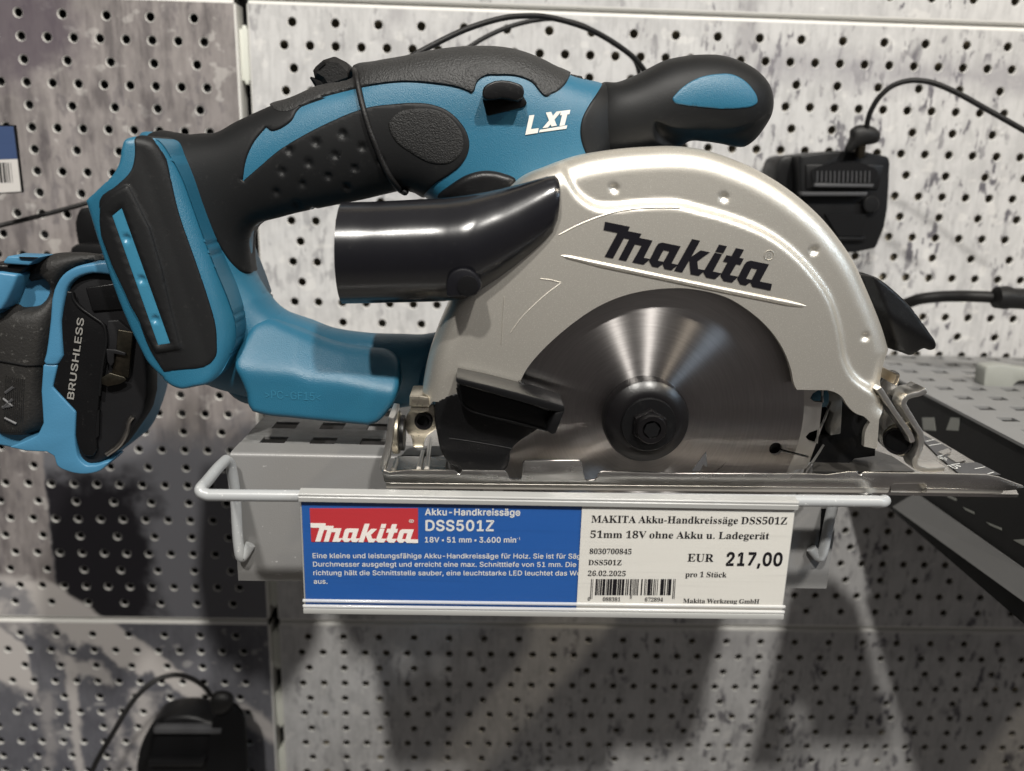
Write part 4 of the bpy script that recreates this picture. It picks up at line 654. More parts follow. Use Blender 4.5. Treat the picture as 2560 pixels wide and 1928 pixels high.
def prism(name, pts, Y0, Y1, mat, parent=None, bevel=0.0, hit_=False, holes=(), b=0.0, smooth_n=0, seg=2, angle=35, Ytrace=None):
    """solid plate from a traced outline between depth Y0 (front) and Y1 (back)"""
    yt = Y0 if Ytrace is None else Ytrace
    if smooth_n: pts = catmull(pts, True, smooth_n)
    F0 = [M(p[0], p[1], yt, b) for p in pts]
    return prism3(name, F0, Vector((0, Y1 - Y0, 0)), mat, parent, bevel, hit_, seg, angle, shift=Vector((0, Y0 - yt, 0)))
def prism3(name, loop, ext, mat, parent=None, bevel=0.0, hit_=False, seg=2, angle=35, shift=Vector((0, 0, 0))):
    bm = bmesh.new(); vs = [bm.verts.new(p + shift) for p in loop]; f = bm.faces.new(vs)
    r = bmesh.ops.extrude_face_region(bm, geom=[f]); nv = [g for g in r['geom'] if isinstance(g, bmesh.types.BMVert)]
    bmesh.ops.translate(bm, vec=ext, verts=nv); bmesh.ops.recalc_face_normals(bm, faces=bm.faces)
    if bevel:
        es = [e for e in bm.edges if len(e.link_faces) == 2 and e.calc_face_angle(0) > math.radians(38)]
        bmesh.ops.bevel(bm, geom=es, offset=bevel, segments=seg, profile=0.5, affect='EDGES', clamp_overlap=True)
    ng = [f for f in bm.faces if len(f.verts) > 4]; bmesh.ops.triangulate(bm, faces=ng)
    bm.verts.index_update(); V = [v.co.copy() for v in bm.verts]; F = [[v.index for v in f.verts] for f in bm.faces]; bm.free()
    return mesh(name, V, F, mat, parent, angle=angle, hit=hit_)
def box(name, lo, hi, mat, parent=None, bevel=0.0, hit_=False):
    x0, y0, z0 = lo; x1, y1, z1 = hi
    return prism3(name, [Vector((x0, y0, z0)), Vector((x1, y0, z0)), Vector((x1, y0, z1)), Vector((x0, y0, z1))], Vector((0, y1 - y0, 0)), mat, parent, bevel, hit_)
def tube_data(pts, r, n=10, closed=False):
    P = [Vector(p) for p in pts]; N = len(P); V, F = [], []; up = None
    for i, p in enumerate(P):
        a = P[(i - 1) % N] if (closed or i > 0) else p; c = P[(i + 1) % N] if (closed or i < N - 1) else p
        t_ = (c - a).normalized()
        if up is None: up = t_.orthogonal().normalized()
        up = (up - t_ * up.dot(t_)).normalized(); sd = t_.cross(up)
        rr = r[i] if isinstance(r, (list, tuple)) else r
        for k in range(n):
            an = 2 * math.pi * k / n; V.append(p + (up * math.cos(an) + sd * math.sin(an)) * rr)
    for i in range(N if closed else N - 1):
        for k in range(n):
            a = i * n + k; b = i * n + (k + 1) % n; c = ((i + 1) % N) * n + (k + 1) % n; d = ((i + 1) % N) * n + k; F.append((a, b, c, d))
    if not closed: F.append(tuple(range(n))[::-1]); F.append(tuple(range((N - 1) * n, N * n)))
    return V, F
def spline3(pts, n=8, closed=False):
    P = [Vector(p) for p in pts]; N = len(P); out = []
    for i in range(N if closed else N - 1):
        p1, p2 = P[i], P[(i + 1) % N]; p0 = P[(i - 1) % N] if (closed or i > 0) else p1; p3 = P[(i + 2) % N] if (closed or i + 2 < N) else p2
        for k in range(n):
            s = k / n; out.append(0.5 * ((2 * p1) + (p2 - p0) * s + (2 * p0 - 5 * p1 + 4 * p2 - p3) * s * s + (3 * p1 - p0 - 3 * p2 + p3) * s ** 3))
    if not closed: out.append(P[-1])
    return out
def tube(name, pts, r, mat, parent=None, n=10, closed=False, hit_=False):
    V, F = tube_data(pts, r, n, closed); return mesh(name, V, F, mat, parent, angle=50, hit=hit_)
def lathe(name, c, axis, prof, mat, parent=None, seg=48, hit_=False, angle=30, up=None):   # prof: (radius, distance along axis)
    c = Vector(c); ax = Vector(axis).normalized(); u = ax.orthogonal().normalized() if up is None else Vector(up); v = ax.cross(u); V, F = [], []
    for r, t_ in prof:
        for k in range(seg):
            an = 2 * math.pi * k / seg; V.append(c + ax * t_ + (u * math.cos(an) + v * math.sin(an)) * r)
    for i in range(len(prof) - 1):
        for k in range(seg): F.append((i * seg + k, i * seg + (k + 1) % seg, (i + 1) * seg + (k + 1) % seg, (i + 1) * seg + k))
    F.append(tuple(range(seg))[::-1]); F.append(tuple(range((len(prof) - 1) * seg, len(prof) * seg)))
    return mesh(name, V, F, mat, parent, angle=angle, hit=hit_)
def sheet(name, pts, Y, mat, parent, th=0.00015, b=0.0, holes=()):   # thin printed or cut piece with real thickness
    mm = to_mm(pts, Y) if not b else None
    if holes:
        V2, T = cdt(resample(mm, 3.0), [resample(to_mm(h_, Y), 3.0) for h_ in holes], (), 6.0)
        V = [Vector((p[0] / 1000, Y, p[1] / 1000)) for p in V2]; n = len(V); F = [tuple(int(i) for i in t_) for t_ in T]
        V += [p + Vector((0, th, 0)) for p in V]; F2 = [tuple(i + n for i in f[::-1]) for f in F]; Es = [(a, b_, b_ + n, a + n) for a, b_ in bedges(T)]
        return mesh(name, V, F + F2 + Es, mat, parent, smooth=False)
    return prism3(name, [M(p[0], p[1], Y, b) for p in pts], Vector((0, th, 0)), mat, parent)
def _decode(src):
    d = {}
    for ln in src.split('\n'):
        c, adv, ls = ln.split('\t'); d[c] = (int(adv) / 200, [[tuple(int(v) / 200 for v in q.split(',')) for q in l.split(' ')] for l in ls.split(';')])
    return d
FONT = {False: _decode(GLYPH_SANS), True: _decode(GLYPH_SERIF)}
def _disc(x, y, r): return [(x + r * math.cos(2 * math.pi * k / 12), y + r * math.sin(2 * math.pi * k / 12)) for k in range(12)]
FONT[False]['\u25aa'] = (0.42, [[(0.06, 0.24), (0.36, 0.24), (0.36, 0.54), (0.06, 0.54)]])
FONT[False][' '] = (0.37, []); FONT[True][' '] = (0.36, [])
FONT[True]['-'] = (0.46, [[(0.05, 0.28), (0.41, 0.28), (0.41, 0.40), (0.05, 0.40)]]); FONT[True]['.'] = (0.36, [_disc(0.18, 0.09, 0.095)])
for u, bse in (('\u00e4', 'a'), ('\u00fc', 'u')):
    aw, ls = FONT[True][bse]; xs_ = [q[0] for l in ls for q in l]; mx_ = (min(xs_) + max(xs_)) / 2
    FONT[True][u] = (aw, ls + [_disc(mx_ - 0.15, 0.90, 0.085), _disc(mx_ + 0.15, 0.90, 0.085)])
_GC = {}
def _area(l):
    q = np.asarray(l); return 0.5 * float(np.sum(q[:, 0] * np.roll(q[:, 1], -1) - np.roll(q[:, 0], -1) * q[:, 1]))
def glyph(c, serif, bold):
    key = (c, serif, bold)
    if key in _GC: return _GC[key]
    adv, loops = FONT[serif][c]; Ls = []
    for i, l in enumerate(loops):
        hole = _area(l) * _area(max(loops, key=lambda q: abs(_area(q)))) < 0
        Ls.append([tuple(q) for q in inset_ring(l, bold if hole else -bold)] if bold else l)
    V, F = [], []
    if Ls:
        vs, es = [], []
        for l in Ls:
            s_ = len(vs); vs += [Vector((q[0], q[1])) for q in l]; es += [(s_ + i, s_ + (i + 1) % len(l)) for i in range(len(l))]
        r = delaunay_2d_cdt(vs, es, [], 0, 1e-5); P_ = np.array([(v.x, v.y) for v in r[0]]); T = np.array([f for f in r[2]])
        par = np.zeros(len(T), int); cen = P_[T].mean(1)
        for l in Ls: par += inside(cen, l) * (1 if _area(l) > 0 else -1)
        par = par != 0
        V, F = P_, [tuple(int(i) for i in t_) for t_ in T[par]]
    _GC[key] = (adv + bold, V, F); return _GC[key]
def text_geo(s, bold=0.0, serif=False, width=None):
    x = 0.0; VV, FF = [], []
    for c in s:
        adv, V, F = glyph(c, serif, bold); k = len(VV)
        VV += [(q[0] + x, q[1]) for q in V]; FF += [tuple(i + k for i in f) for f in F]; x += adv
    return [(np.array(VV), FF)]
def text(name, s, p0, p1, cap, Y, mat, parent, bold=0.0, serif=False, up=None, b=0.0, lift=0.00012, xclip=None):
    """a line of lettering from photo point p0 (baseline start) to p1 (baseline end); cap = capital height in metres"""
    A = M(p0[0], p0[1], Y, b); B = M(p1[0], p1[1], Y, b); L = text_geo(s, bold, serif)
    x0 = min(l[0][:, 0].min() for l in L); x1 = max(l[0][:, 0].max() for l in L)
    ex = (B - A) / (x1 - x0); ey = Vector((0, 0, 1)) * cap if up is None else Vector(up) * cap
    VV, FF = [], []; nrm = ex.cross(ey).normalized()
    if nrm.y > 0: nrm = -nrm
    for i, (V, F) in enumerate(L):
        k = len(VV); V = V.copy()
        if xclip is not None: V[:, 0] = np.minimum(V[:, 0], x0 + (x1 - x0) * xclip)
        VV += [A + ex * (q[0] - x0) + ey * q[1] + nrm * (lift + 0.00002 * i) for q in V]; FF += [tuple(j + k for j in f) for f in F]
    return mesh(name, VV, FF, mat, parent, smooth=False)

def drape(V, out=0.0002):           # lay flat lettering onto the surface it is printed or moulded on
    r_ = []
    for v in V:
        d = (Vector(v) - Vector(CAM)).normalized(); best = None
        for b in HITS:
            h_ = b.ray_cast(Vector(CAM), d)
            if h_[0] is not None and (best is None or h_[3] < best[1]): best = (h_[0], h_[3])
        r_.append((best[0] if best else Vector(v)) - d * out)
    return r_

# ================================================================== the wall of perforated panels
def hole_rows(win_pt_dense, win_pt_sparse, x0, x1, z0, z1):
    pd = wp(*win_pt_dense)[0]; ps = wp(*win_pt_sparse)[0]; rows = []
    pitch = 0.01480; base = 0.1742; dz = 0.02493
    for k in range(-12, 36):
        for (z, ph, pt) in ((base - dz * k, pd, pitch), (base - dz * k + dz / 2, ps, pitch * 5 / 3)):
            if z0 + 0.007 < z < z1 - 0.007:
                n0 = math.ceil((x0 + 0.007 - ph) / pt); n1 = math.floor((x1 - 0.007 - ph) / pt)
                rows.append((z, [ph + pt * i for i in range(n0, n1 + 1)], pt))
    return sorted(rows)
def perforated_panel(label, mat, x0, x1, z0, z1, pd, ps):
    rows = hole_rows(pd, ps, x0, x1, z0, z1); V, F, MI = [], [], []; R = 0.00255; n = 16; Y = WALL
    def quad(a, b, c, d, mi=1):
        k = len(V); V.extend([a, b, c, d]); F.append((k, k + 1, k + 2, k + 3)); MI.append(mi)
    zs = [z0] + [(rows[i][0] + rows[i + 1][0]) / 2 for i in range(len(rows) - 1)] + [z1]
    for (z, xs, pt), za, zb in zip(rows, zs[:-1], zs[1:]):
        xb = [x0] + [(xs[i] + xs[i + 1]) / 2 for i in range(len(xs) - 1)] + [x1]
        for xc, xa, xe in zip(xs, xb[:-1], xb[1:]):
            k = len(V)
            for i in range(n):
                an = 2 * math.pi * (i + 0.5) / n; c_, s_ = math.cos(an), math.sin(an)
                tx = ((xe - xc) if c_ > 0 else (xa - xc)) / c_; tz = ((zb - z) if s_ > 0 else (za - z)) / s_
                t_ = min(tx, tz); V.append((xc + c_ * t_, Y, z + s_ * t_))
            cor = [(xe, zb), (xa, zb), (xa, za), (xe, za)]
            kc = len(V); V.extend([(p[0], Y, p[1]) for p in cor])
            for (rr, yy) in ((R + 0.00032, Y), (R, Y + 0.0003), (R, Y + 0.0016)):
                for i in range(n):
                    an = 2 * math.pi * (i + 0.5) / n; V.append((xc + math.cos(an) * rr, yy, z + math.sin(an) * rr))
            r1 = kc + 4
            angs = [math.atan2(p[1] - z, p[0] - xc) % (2 * math.pi) for p in cor]
            for i in range(n):
                j = (i + 1) % n; a0 = 2 * math.pi * (i + 0.5) / n; a1 = 2 * math.pi * (i + 1.5) / n
                ci = [q for q, an in enumerate(angs) if a0 < an < a1 or a0 < an + 2 * math.pi < a1]
                if ci: F.append((k + i, kc + ci[0], k + j, r1 + j, r1 + i))
                else: F.append((k + i, k + j, r1 + j, r1 + i))
                MI.append(0)
                F.append((r1 + i, r1 + j, r1 + n + j, r1 + n + i)); MI.append(1)
                F.append((r1 + n + i, r1 + n + j, r1 + 2 * n + j, r1 + 2 * n + i)); MI.append(1)
    rad = 0.0022; prev = None                      # rolled top, bottom and side edges
    for (zz, sg) in ((z1, 1), (z0, -1)):
        prev = None
        for i in range(6):
            an = math.pi / 2 * i / 5; p = (Y + rad * (1 - math.cos(an)), zz + sg * rad * math.sin(an))
            if prev: quad((x0, prev[0], prev[1]), (x1, prev[0], prev[1]), (x1, p[0], p[1]), (x0, p[0], p[1]))
            prev = p
        quad((x0, prev[0], prev[1]), (x1, prev[0], prev[1]), (x1, prev[0] + 0.01, prev[1]), (x0, prev[0] + 0.01, prev[1]))
    for (xx, sg) in ((x0, -1), (x1, 1)):
        r2 = 0.0012; pv = None
        for i in range(4):
            an = math.pi / 2 * i / 3; p = (xx + sg * r2 * math.sin(an), Y + r2 * (1 - math.cos(an)))
            if pv: quad((pv[0], pv[1], z0), (pv[0], pv[1], z1), (p[0], p[1], z1), (p[0], p[1], z0))
            pv = p
        quad((pv[0], pv[1], z0), (pv[0], pv[1], z1), (pv[0], pv[1] + 0.012, z1), (pv[0], pv[1] + 0.012, z0))
    bm = bmesh.new(); vs = [bm.verts.new(v) for v in V]
    for f, mi in zip(F, MI):
        fc = bm.faces.new([vs[i] for i in f]); fc.material_index = mi
    bmesh.ops.remove_doubles(bm, verts=bm.verts, dist=1e-6); bm.verts.index_update()
    V2 = [v.co.copy() for v in bm.verts]; F2 = [[v.index for v in f.verts] for f in bm.faces]; MI2 = [f.material_index for f in bm.faces]; bm.free()
    o = mesh('perforated_panel', V2, F2, mat, None, angle=24, slots=[mat, 'white_powder'], mats=MI2)
    tag(o, label, 'wall panel', 'perforated wall panels'); return o
ZT, ZB = 0.1981, -0.2006
GL, GR = -0.1487, -0.1404
rg = 0.0026
perforated_panel('large perforated panel printed with brown and dark grey rock, behind the drill', 'rock_print_upper', -0.56, GL, ZB + rg, ZT - rg, ('R1', 450, 236), ('R1', 650, 95))
perforated_panel('large perforated panel printed with pale mottled concrete, behind the circular saw', 'concrete_print_pale', GR, 0.78, ZB + rg, ZT - rg, ('R3', 1230, 397), ('R3', 1098, 248))
perforated_panel('perforated panel printed with dark rock and pale diagonal streaks, lower left', 'rock_print', -0.62, GL, -0.46, ZB - rg, ('B1', 708, 932), ('B1', 345, 828))
perforated_panel('perforated panel printed with pale concrete, below the price card', 'concrete_print_pale', GR, 0.78, -0.46, ZB - rg, ('B4', 930, 1160), ('B4', 957, 1248))
perforated_panel('pale perforated panel cut off by the top edge, above the circular saw', 'concrete_print_pale', GR, 0.78, ZT + rg, 0.42, ('R3', 1390, 5), ('R3', 1140, -110))
perforated_panel('brown perforated panel cut off by the top edge, above the drill', 'concrete_print_brown', -0.56, GL, ZT + rg, 0.42, ('R1', 450, -60), ('R1', 650, -180))
wall = box('wall', (-0.8, 0.540, -0.6), (1.0, 0.56, 0.7), 'backing_board'); wall['kind'] = 'structure'
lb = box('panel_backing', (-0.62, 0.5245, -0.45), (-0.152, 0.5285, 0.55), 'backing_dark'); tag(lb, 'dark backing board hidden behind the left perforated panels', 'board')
post = thing('wall_post', (-0.1445, 0.52, -0.42), 'dark upright post with pale clips in the gap between the panels', 'post')
box('post_channel', (-0.152, 0.5225, -0.42), (-0.137, 0.5243, 0.52), 'matt_black', post)
clips = [(('R1', 170), ('R1', 490))]
zc = []
for (a, b) in ((170, 490),): zc.append((wp('R1', 1490, b)[1], wp('R1', 1490, a)[1]))
for (a, b) in ((520, 668), (840, 1050), (1215, 1408), (1570, 1760)): zc.append((wp('B1', 1690, b)[1], wp('B1', 1690, a)[1]))
zc[1] = (zc[1][0], zc[1][0] + (zc[2][1] - zc[2][0]) * 1.0)
step_ = (zc[1][0] - zc[2][0]); 
for k in range(1, 5): zc.append((zc[1][0] + step_ * k, zc[1][1] + step_ * k))
for (za, zb_) in zc:
    x0, x1 = GL + 0.0006, GR - 0.0008; xm = (x0 + x1) / 2; n_ = 0.0012
    lp = [(x0, za), (xm - n_, za), (xm - n_, za - 0.002), (xm + n_, za - 0.002), (xm + n_, za), (x1, za), (x1, zb_), (xm + n_, zb_), (xm + n_, zb_ + 0.002), (xm - n_, zb_ + 0.002), (xm - n_, zb_), (x0, zb_)]
    prism3('clip', [Vector((a, 0.5125, b)) for a, b in lp], Vector((0, 0.0095, 0)), 'white_clip', post, 0.0004)

# ================================================================== display shelf
SF = 0.2990
shelf = thing('display_shelf', (0.022, 0.40, -0.028), 'grey perforated metal shelf carrying the circular saw', 'shelf')
def slotted_top(name, x0, x1, y0, y1, xs, ys, hx, hy, z, th, mat, parent, quadpts=None):
    V, F = [], []
    xe = sorted([x0] + [v for x in xs for v in (x - hx, x + hx)] + [x1]); ye = sorted([y0] + [v for y in ys for v in (y - hy, y + hy)] + [y1])
    nx, ny = len(xe), len(ye)
    for zz in (z, z - th):
        for y in ye:
            for x in xe: V.append((x, y, zz))
    solid = lambda i, j: 0 <= i < nx - 1 and 0 <= j < ny - 1 and not (i % 2 == 1 and j % 2 == 1)
    idx = lambda i, j, l: l * nx * ny + j * nx + i
    for i in range(nx - 1):
        for j in range(ny - 1):
            if not solid(i, j): continue
            F.append((idx(i, j, 0), idx(i + 1, j, 0), idx(i + 1, j + 1, 0), idx(i, j + 1, 0))); F.append((idx(i, j, 1), idx(i, j + 1, 1), idx(i + 1, j + 1, 1), idx(i + 1, j, 1)))
            for (di, dj, a, b) in ((-1, 0, (i, j), (i, j + 1)), (1, 0, (i + 1, j), (i + 1, j + 1)), (0, -1, (i, j), (i + 1, j)), (0, 1, (i, j + 1), (i + 1, j + 1))):
                if not solid(i + di, j + dj): F.append((idx(*a, 0), idx(*b, 0), idx(*b, 1), idx(*a, 1)))
    return mesh(name, V, F, mat, parent, smooth=False)
xs = [-0.0858 + 0.02 * k for k in range(12)]; ys = [0.3155 + 0.02 * k for k in range(9)]
slotted_top('shelf_top', -0.0983, 0.1420, SF + 0.0012, WALL - 0.002, xs, ys, 0.0050, 0.0045, 0.0, 0.0012, 'shelf_worn_top', shelf)
box('slot_light_blocker', (-0.030, SF + 0.004, -0.0040), (0.139, WALL - 0.006, -0.0028), 'shelf_grey_paint', shelf)  # hidden plate added to keep light through the slots off the wall
r0 = 0.0016; V, F = [], []
prof = [(SF + 0.0125, -0.0005), (SF + r0, 0.0001)] + [(SF + r0 * (1 - math.sin(a)), -r0 * (1 - math.cos(a)) + 0.0001) for a in [math.pi / 2 * i / 6 for i in range(7)]] + [(SF, -0.0545), (SF + 0.0012, -0.0545), (SF + 0.0012, -0.0022), (SF + 0.0125, -0.0016)]
prof = [prof[0]] + [(SF + 0.0124, 0.0003)] + [(p[0], p[1] + 0.0002) for p in prof[1:]]
for x in (-0.0983, 0.1420):
    for (y, z) in prof: V.append((x, y, z))
n = len(prof)
for i in range(n): F.append((i, (i + 1) % n, n + (i + 1) % n, n + i))
F.append(tuple(range(n))); F.append(tuple(range(n, 2 * n)))
mesh('front_panel', V, F, 'shelf_grey_paint', shelf, angle=25)
for x in (-0.0983, 0.1408): box('side_flange', (x, SF + 0.0016, -0.0545), (x + 0.0012, WALL - 0.01, -0.0016), 'shelf_grey_paint', shelf)
a = MX(1770, 1100, 0.12); 
prism('hook_slot', Z('B4', (965, 60), (1004, 60), (978, 290), (950, 296)), SF - 0.0003, SF + 0.0005, 'matt_black', shelf)

# wire rail hooked on the shelf front
WY = 0.2585
rail = thing('wire_rail', (0.02, WY, 0.0), 'pale grey bent wire rail hooked on the shelf front, holding the price card', 'rail')
cl = M(430, 1061, WY); crn = M(1921, 1082, WY)
zw = (cl.z + crn.z) / 2
A1 = Vector((-0.0965, SF - 0.004, -0.002)); 
left = [M(541, 1176, SF - 0.002), M(527, 1199, SF - 0.003), M(521, 1203, SF - 0.0035), M(517, 1190, SF - 0.004), M(513, 1150, SF - 0.004), M(509, 1080, SF - 0.004), M(503, 1030, SF - 0.004), M(497, 1003, SF - 0.005), M(488, 994, SF - 0.008)]
lft = spline3(left, 5) + spline3([M(488, 994, SF - 0.008), M(470, 1012, 0.280), M(447, 1040, 0.267), M(434, 1055, WY + 0.0015), M(436, 1064, WY), M(450, 1069.5, WY)], 6)[1:]
xr_ = M(1921, 1082, WY).x
rgt = spline3([M(1895, 1083, WY), Vector((xr_ - 0.0022, WY + 0.0003, zw - 0.0002)), Vector((xr_ - 0.0004, WY + 0.0026, zw - 0.0006)), Vector((xr_ - 0.0004, 0.268, -0.0026)), Vector((xr_ - 0.0006, 0.282, -0.0040)), Vector((xr_ - 0.001, 0.2915, -0.0062)), Vector((xr_ - 0.001, 0.2950, -0.011))], 6)
rgt += spline3([Vector((xr_ - 0.0012, 0.2955, -0.014)), M(1797, 1100, SF - 0.004), M(1781, 1178, SF - 0.004), M(1775, 1198, SF - 0.0035), M(1768, 1203, SF - 0.003), M(1752, 1184, SF - 0.002)], 6)
tube('wire', lft + rgt, 0.00205, 'wire_grey_paint', rail, 14, hit_=False)

# ================================================================== price card holder and cards
TY = 0.2535
hold = thing('price_card_holder', tuple(M(1180, 1330, TY)), 'clear plastic price card holder clipped on the wire rail', 'card holder')
tl, trr, bl, brr = M(648, 1072, TY), M(1719, 1084, TY), M(655, 1322, TY), M(1694, 1333, TY)
xl, xr = (tl.x + bl.x) / 2, (trr.x + brr.x) / 2
zt = (M(648, 1086.5, TY).z + M(1719, 1090.5, TY).z) / 2; zb_ = (bl.z + brr.z) / 2
def rib(name, z, r, mat='clear_plastic', y=TY - 0.0008, sq=1.0):
    V, F = [], []
    for x in (xl, xr):
        for i in range(9):
            an = math.pi * i / 8; V.append((x, y - math.sin(an) * r * sq, z + math.cos(an) * r))
    for i in range(8): F.append((i, i + 1, 9 + i + 1, 9 + i))
    F.append((0, 9, 17, 8)); F.append(tuple(range(9))); F.append(tuple(range(9, 18)))
    return mesh(name, V, F, mat, hold, angle=60)
z_top = zt + 0.0027
V = []; prof = [(TY - 0.0012, zt - 0.0002), (TY - 0.0014, z_top - 0.0014), (TY - 0.0006, z_top - 0.0002), (WY - 0.0024, z_top + 0.0004), (WY - 0.0022, z_top + 0.0001), (TY + 0.0004, z_top - 0.0008), (TY, zt - 0.0002)]
F = []
for x in (xl, xr): V += [(x, y, z) for y, z in prof]
n = len(prof)
for i in range(n): F.append((i, (i + 1) % n, n + (i + 1) % n, n + i))
F.append(tuple(range(n))); F.append(tuple(range(n, 2 * n))); mesh('clip_profile', V, F, 'label_holder_grey', hold, angle=20)
rib('rib', zt + 0.0004, 0.0004, 'label_holder_grey'); rib('rib', z_top - 0.0005, 0.0006, 'label_holder_grey')
zr1 = (M(656, 1297, TY).z + M(1700, 1306, TY).z) / 2; zr2 = (M(656, 1308, TY).z + M(1700, 1318, TY).z) / 2
rib('rib', zr1, 0.0006); rib('rib', zr2, 0.0006)
box('bottom_fold', (xl, TY - 0.0013, zb_ - 0.0002), (xr, TY + 0.0022, zb_ + 0.0018), 'label_holder_grey', hold, 0.0003)
box('back_sheet', (xl, TY + 0.0009, zb_ + 0.001), (xr, TY + 0.0014, zt), 'label_holder_grey', hold)
box('front_film', (xl, TY - 0.00085, zb_ + 0.0018), (xr, TY - 0.0007, zt - 0.0002), 'clear_film', hold)
# blue card
xm = (M(1257, 1095, TY).x + M(1246, 1310, TY).x) / 2
card = box('info_card', (xl + 0.0006, TY + 0.0004, zb_ + 0.0020), (xm + 0.004, TY + 0.0007, zt - 0.0001), 'card_blue')
tag(card, 'blue printed product card with red logo, left half of the price holder', 'card')
prism('logo_field', Z('T1', (105, 219), (937, 219), (937, 476), (117, 476)), TY + 0.0002, TY + 0.00038, 'card_red', card)
LOGO = dict(m=[(115, 357), (400, 357), (390, 402), (545, 402), (530, 445), (683, 445), (625, 628), (700, 628), (640, 695), (510, 695), (575, 515), (498, 515), (440, 695), (352, 695), (422, 478), (362, 478), (288, 695), (192, 695), (280, 440), (118, 440)],
  a=[(790, 445), (1005, 445), (945, 628), (1020, 628), (960, 695), (880, 695), (848, 652), (805, 695), (735, 695), (692, 648), (738, 495), (755, 463)], ah=[(825, 515), (893, 515), (855, 628), (788, 628)],
  k=[(1115, 353), (1207, 353), (1148, 525), (1235, 445), (1342, 445), (1225, 557), (1250, 628), (1330, 628), (1275, 695), (1180, 695), (1133, 565), (1083, 695), (992, 695)],
  id=[(1425, 353), (1517, 353), (1492, 428), (1402, 428)], i=[(1397, 440), (1482, 440), (1420, 625), (1520, 625), (1462, 695), (1360, 695), (1315, 650)],
  t=[(1620, 353), (1712, 353), (1683, 440), (1730, 440), (1708, 508), (1660, 508), (1615, 625), (1710, 625), (1655, 695), (1560, 695), (1512, 650), (1560, 508), (1508, 508), (1532, 440), (1590, 440)],
  b=[(1810, 445), (2022, 445), (1960, 628), (2100, 628), (2100, 695), (1890, 695), (1858, 655), (1815, 695), (1750, 695), (1705, 648), (1752, 495), (1772, 463)], bh=[(1838, 515), (1903, 515), (1868, 628), (1803, 628)])
def logo(name, fmap, mat, parent, th):   # fmap: logo units -> world point ; th: thickness vector (front face at fmap - nothing)
    VV, FF = [], []
    for key in ('m', 'a', 'k', 'id', 'i', 't', 'b'):
        out = LOGO[key]; holes = [LOGO[key + 'h']] if key + 'h' in LOGO else []
        V2, T = cdt([(p[0] / 10, p[1] / 10) for p in out], [[(p[0] / 10, p[1] / 10) for p in h_] for h_ in holes], (), 30)
        k = len(VV); n = len(V2); Wp = [fmap(p[0] * 10, p[1] * 10) for p in V2]; VV += Wp; VV += [p + th for p in Wp]
        FF += [tuple(int(i) + k for i in t_) for t_ in T] + [tuple(int(i) + k + n for i in t_[::-1]) for t_ in T] + [(a + k, b + k, b + k + n, a + k + n) for a, b in bedges(T)]
    return mesh(name, VV, FF, mat, parent, smooth=False)
_ca, _cb, _cc = [M(*Z('L', q)[0][:2], TY) for q in ((115, 353), (2100, 353), (115, 695))]
lg0 = _ca; lgx = Vector((_cb.x - _ca.x, 0, 0)) / 1985; lgz = Vector((0, 0, _cc.z - _ca.z)) / 342
logo('logo_lettering', lambda x, y: Vector((lg0.x, TY + 0.0001, lg0.z)) + lgx * (x - 115) + lgz * (y - 353), 'card_logo_white', card, Vector((0, 0.00008, 0)))
def ring_mark(name, c, r, w_, mat, parent, Y):
    V, F = [], []
    for k in range(24):
        an = 2 * math.pi * k / 24
        for rr in (r, r - w_): V.append(Vector((c.x + math.cos(an) * rr, Y, c.z + math.sin(an) * rr)))
    for k in range(24): F.append((2 * k, 2 * k + 1, 2 * ((k + 1) % 24) + 1, 2 * ((k + 1) % 24)))
    return mesh(name, V, F, mat, parent, smooth=False)
def T1(x, y): return Z('T1', (x, y))[0]
def T2(x, y): return Z('T2', (x, y))[0]
mm_ = M(*T1(100, 200), TY); mm2 = M(*T1(100, 300), TY); UZ = (mm_.z - mm2.z) / 100   # metres per tag zoom pixel, upright
YC_ = TY + 0.00038
text('registered_mark', '®', T1(868, 336), T1(905, 336), 34 * UZ, TY + 0.0001, 'card_logo_white', card)
text('title_lettering', 'Akku-Handkreissäge', T1(990, 270), T1(1722, 273), 50 * UZ, YC_, 'white_ink', card, 0.040)
text('model_lettering', 'DSS501Z', T1(994, 388), T1(1520, 390), 80 * UZ, YC_, 'white_ink', card, 0.042)
text('spec_lettering', '18V ▪ 51 mm ▪ 3.600 min', T1(990, 478), T1(1690, 480), 41 * UZ, YC_, 'white_ink', card, 0.035)
text('superscript_lettering', '-1', T1(1697, 458), T1(1722, 458), 20 * UZ, YC_, 'white_ink', card, 0.014)
text('body_lettering', 'Eine kleine und leistungsfähige Akku-Handkreissäge für Holz. Sie ist für Säg', T1(129, 599), T1(2186, 603), 38 * UZ, YC_, 'white_ink', card, 0.020)
text('body_lettering', 'Durchmesser ausgelegt und erreicht eine max. Schnitttiefe von 51 mm. Die i', T1(132, 664), T1(2180, 667), 38 * UZ, YC_, 'white_ink', card, 0.020)
text('body_lettering', 'richtung hält die Schnittstelle sauber, eine leuchtstarke LED leuchtet das We', T1(134, 730), T1(2185, 733), 38 * UZ, YC_, 'white_ink', card, 0.020)
text('body_lettering', 'aus.', T1(137, 796), T1(243, 796), 38 * UZ, YC_, 'white_ink', card, 0.020)
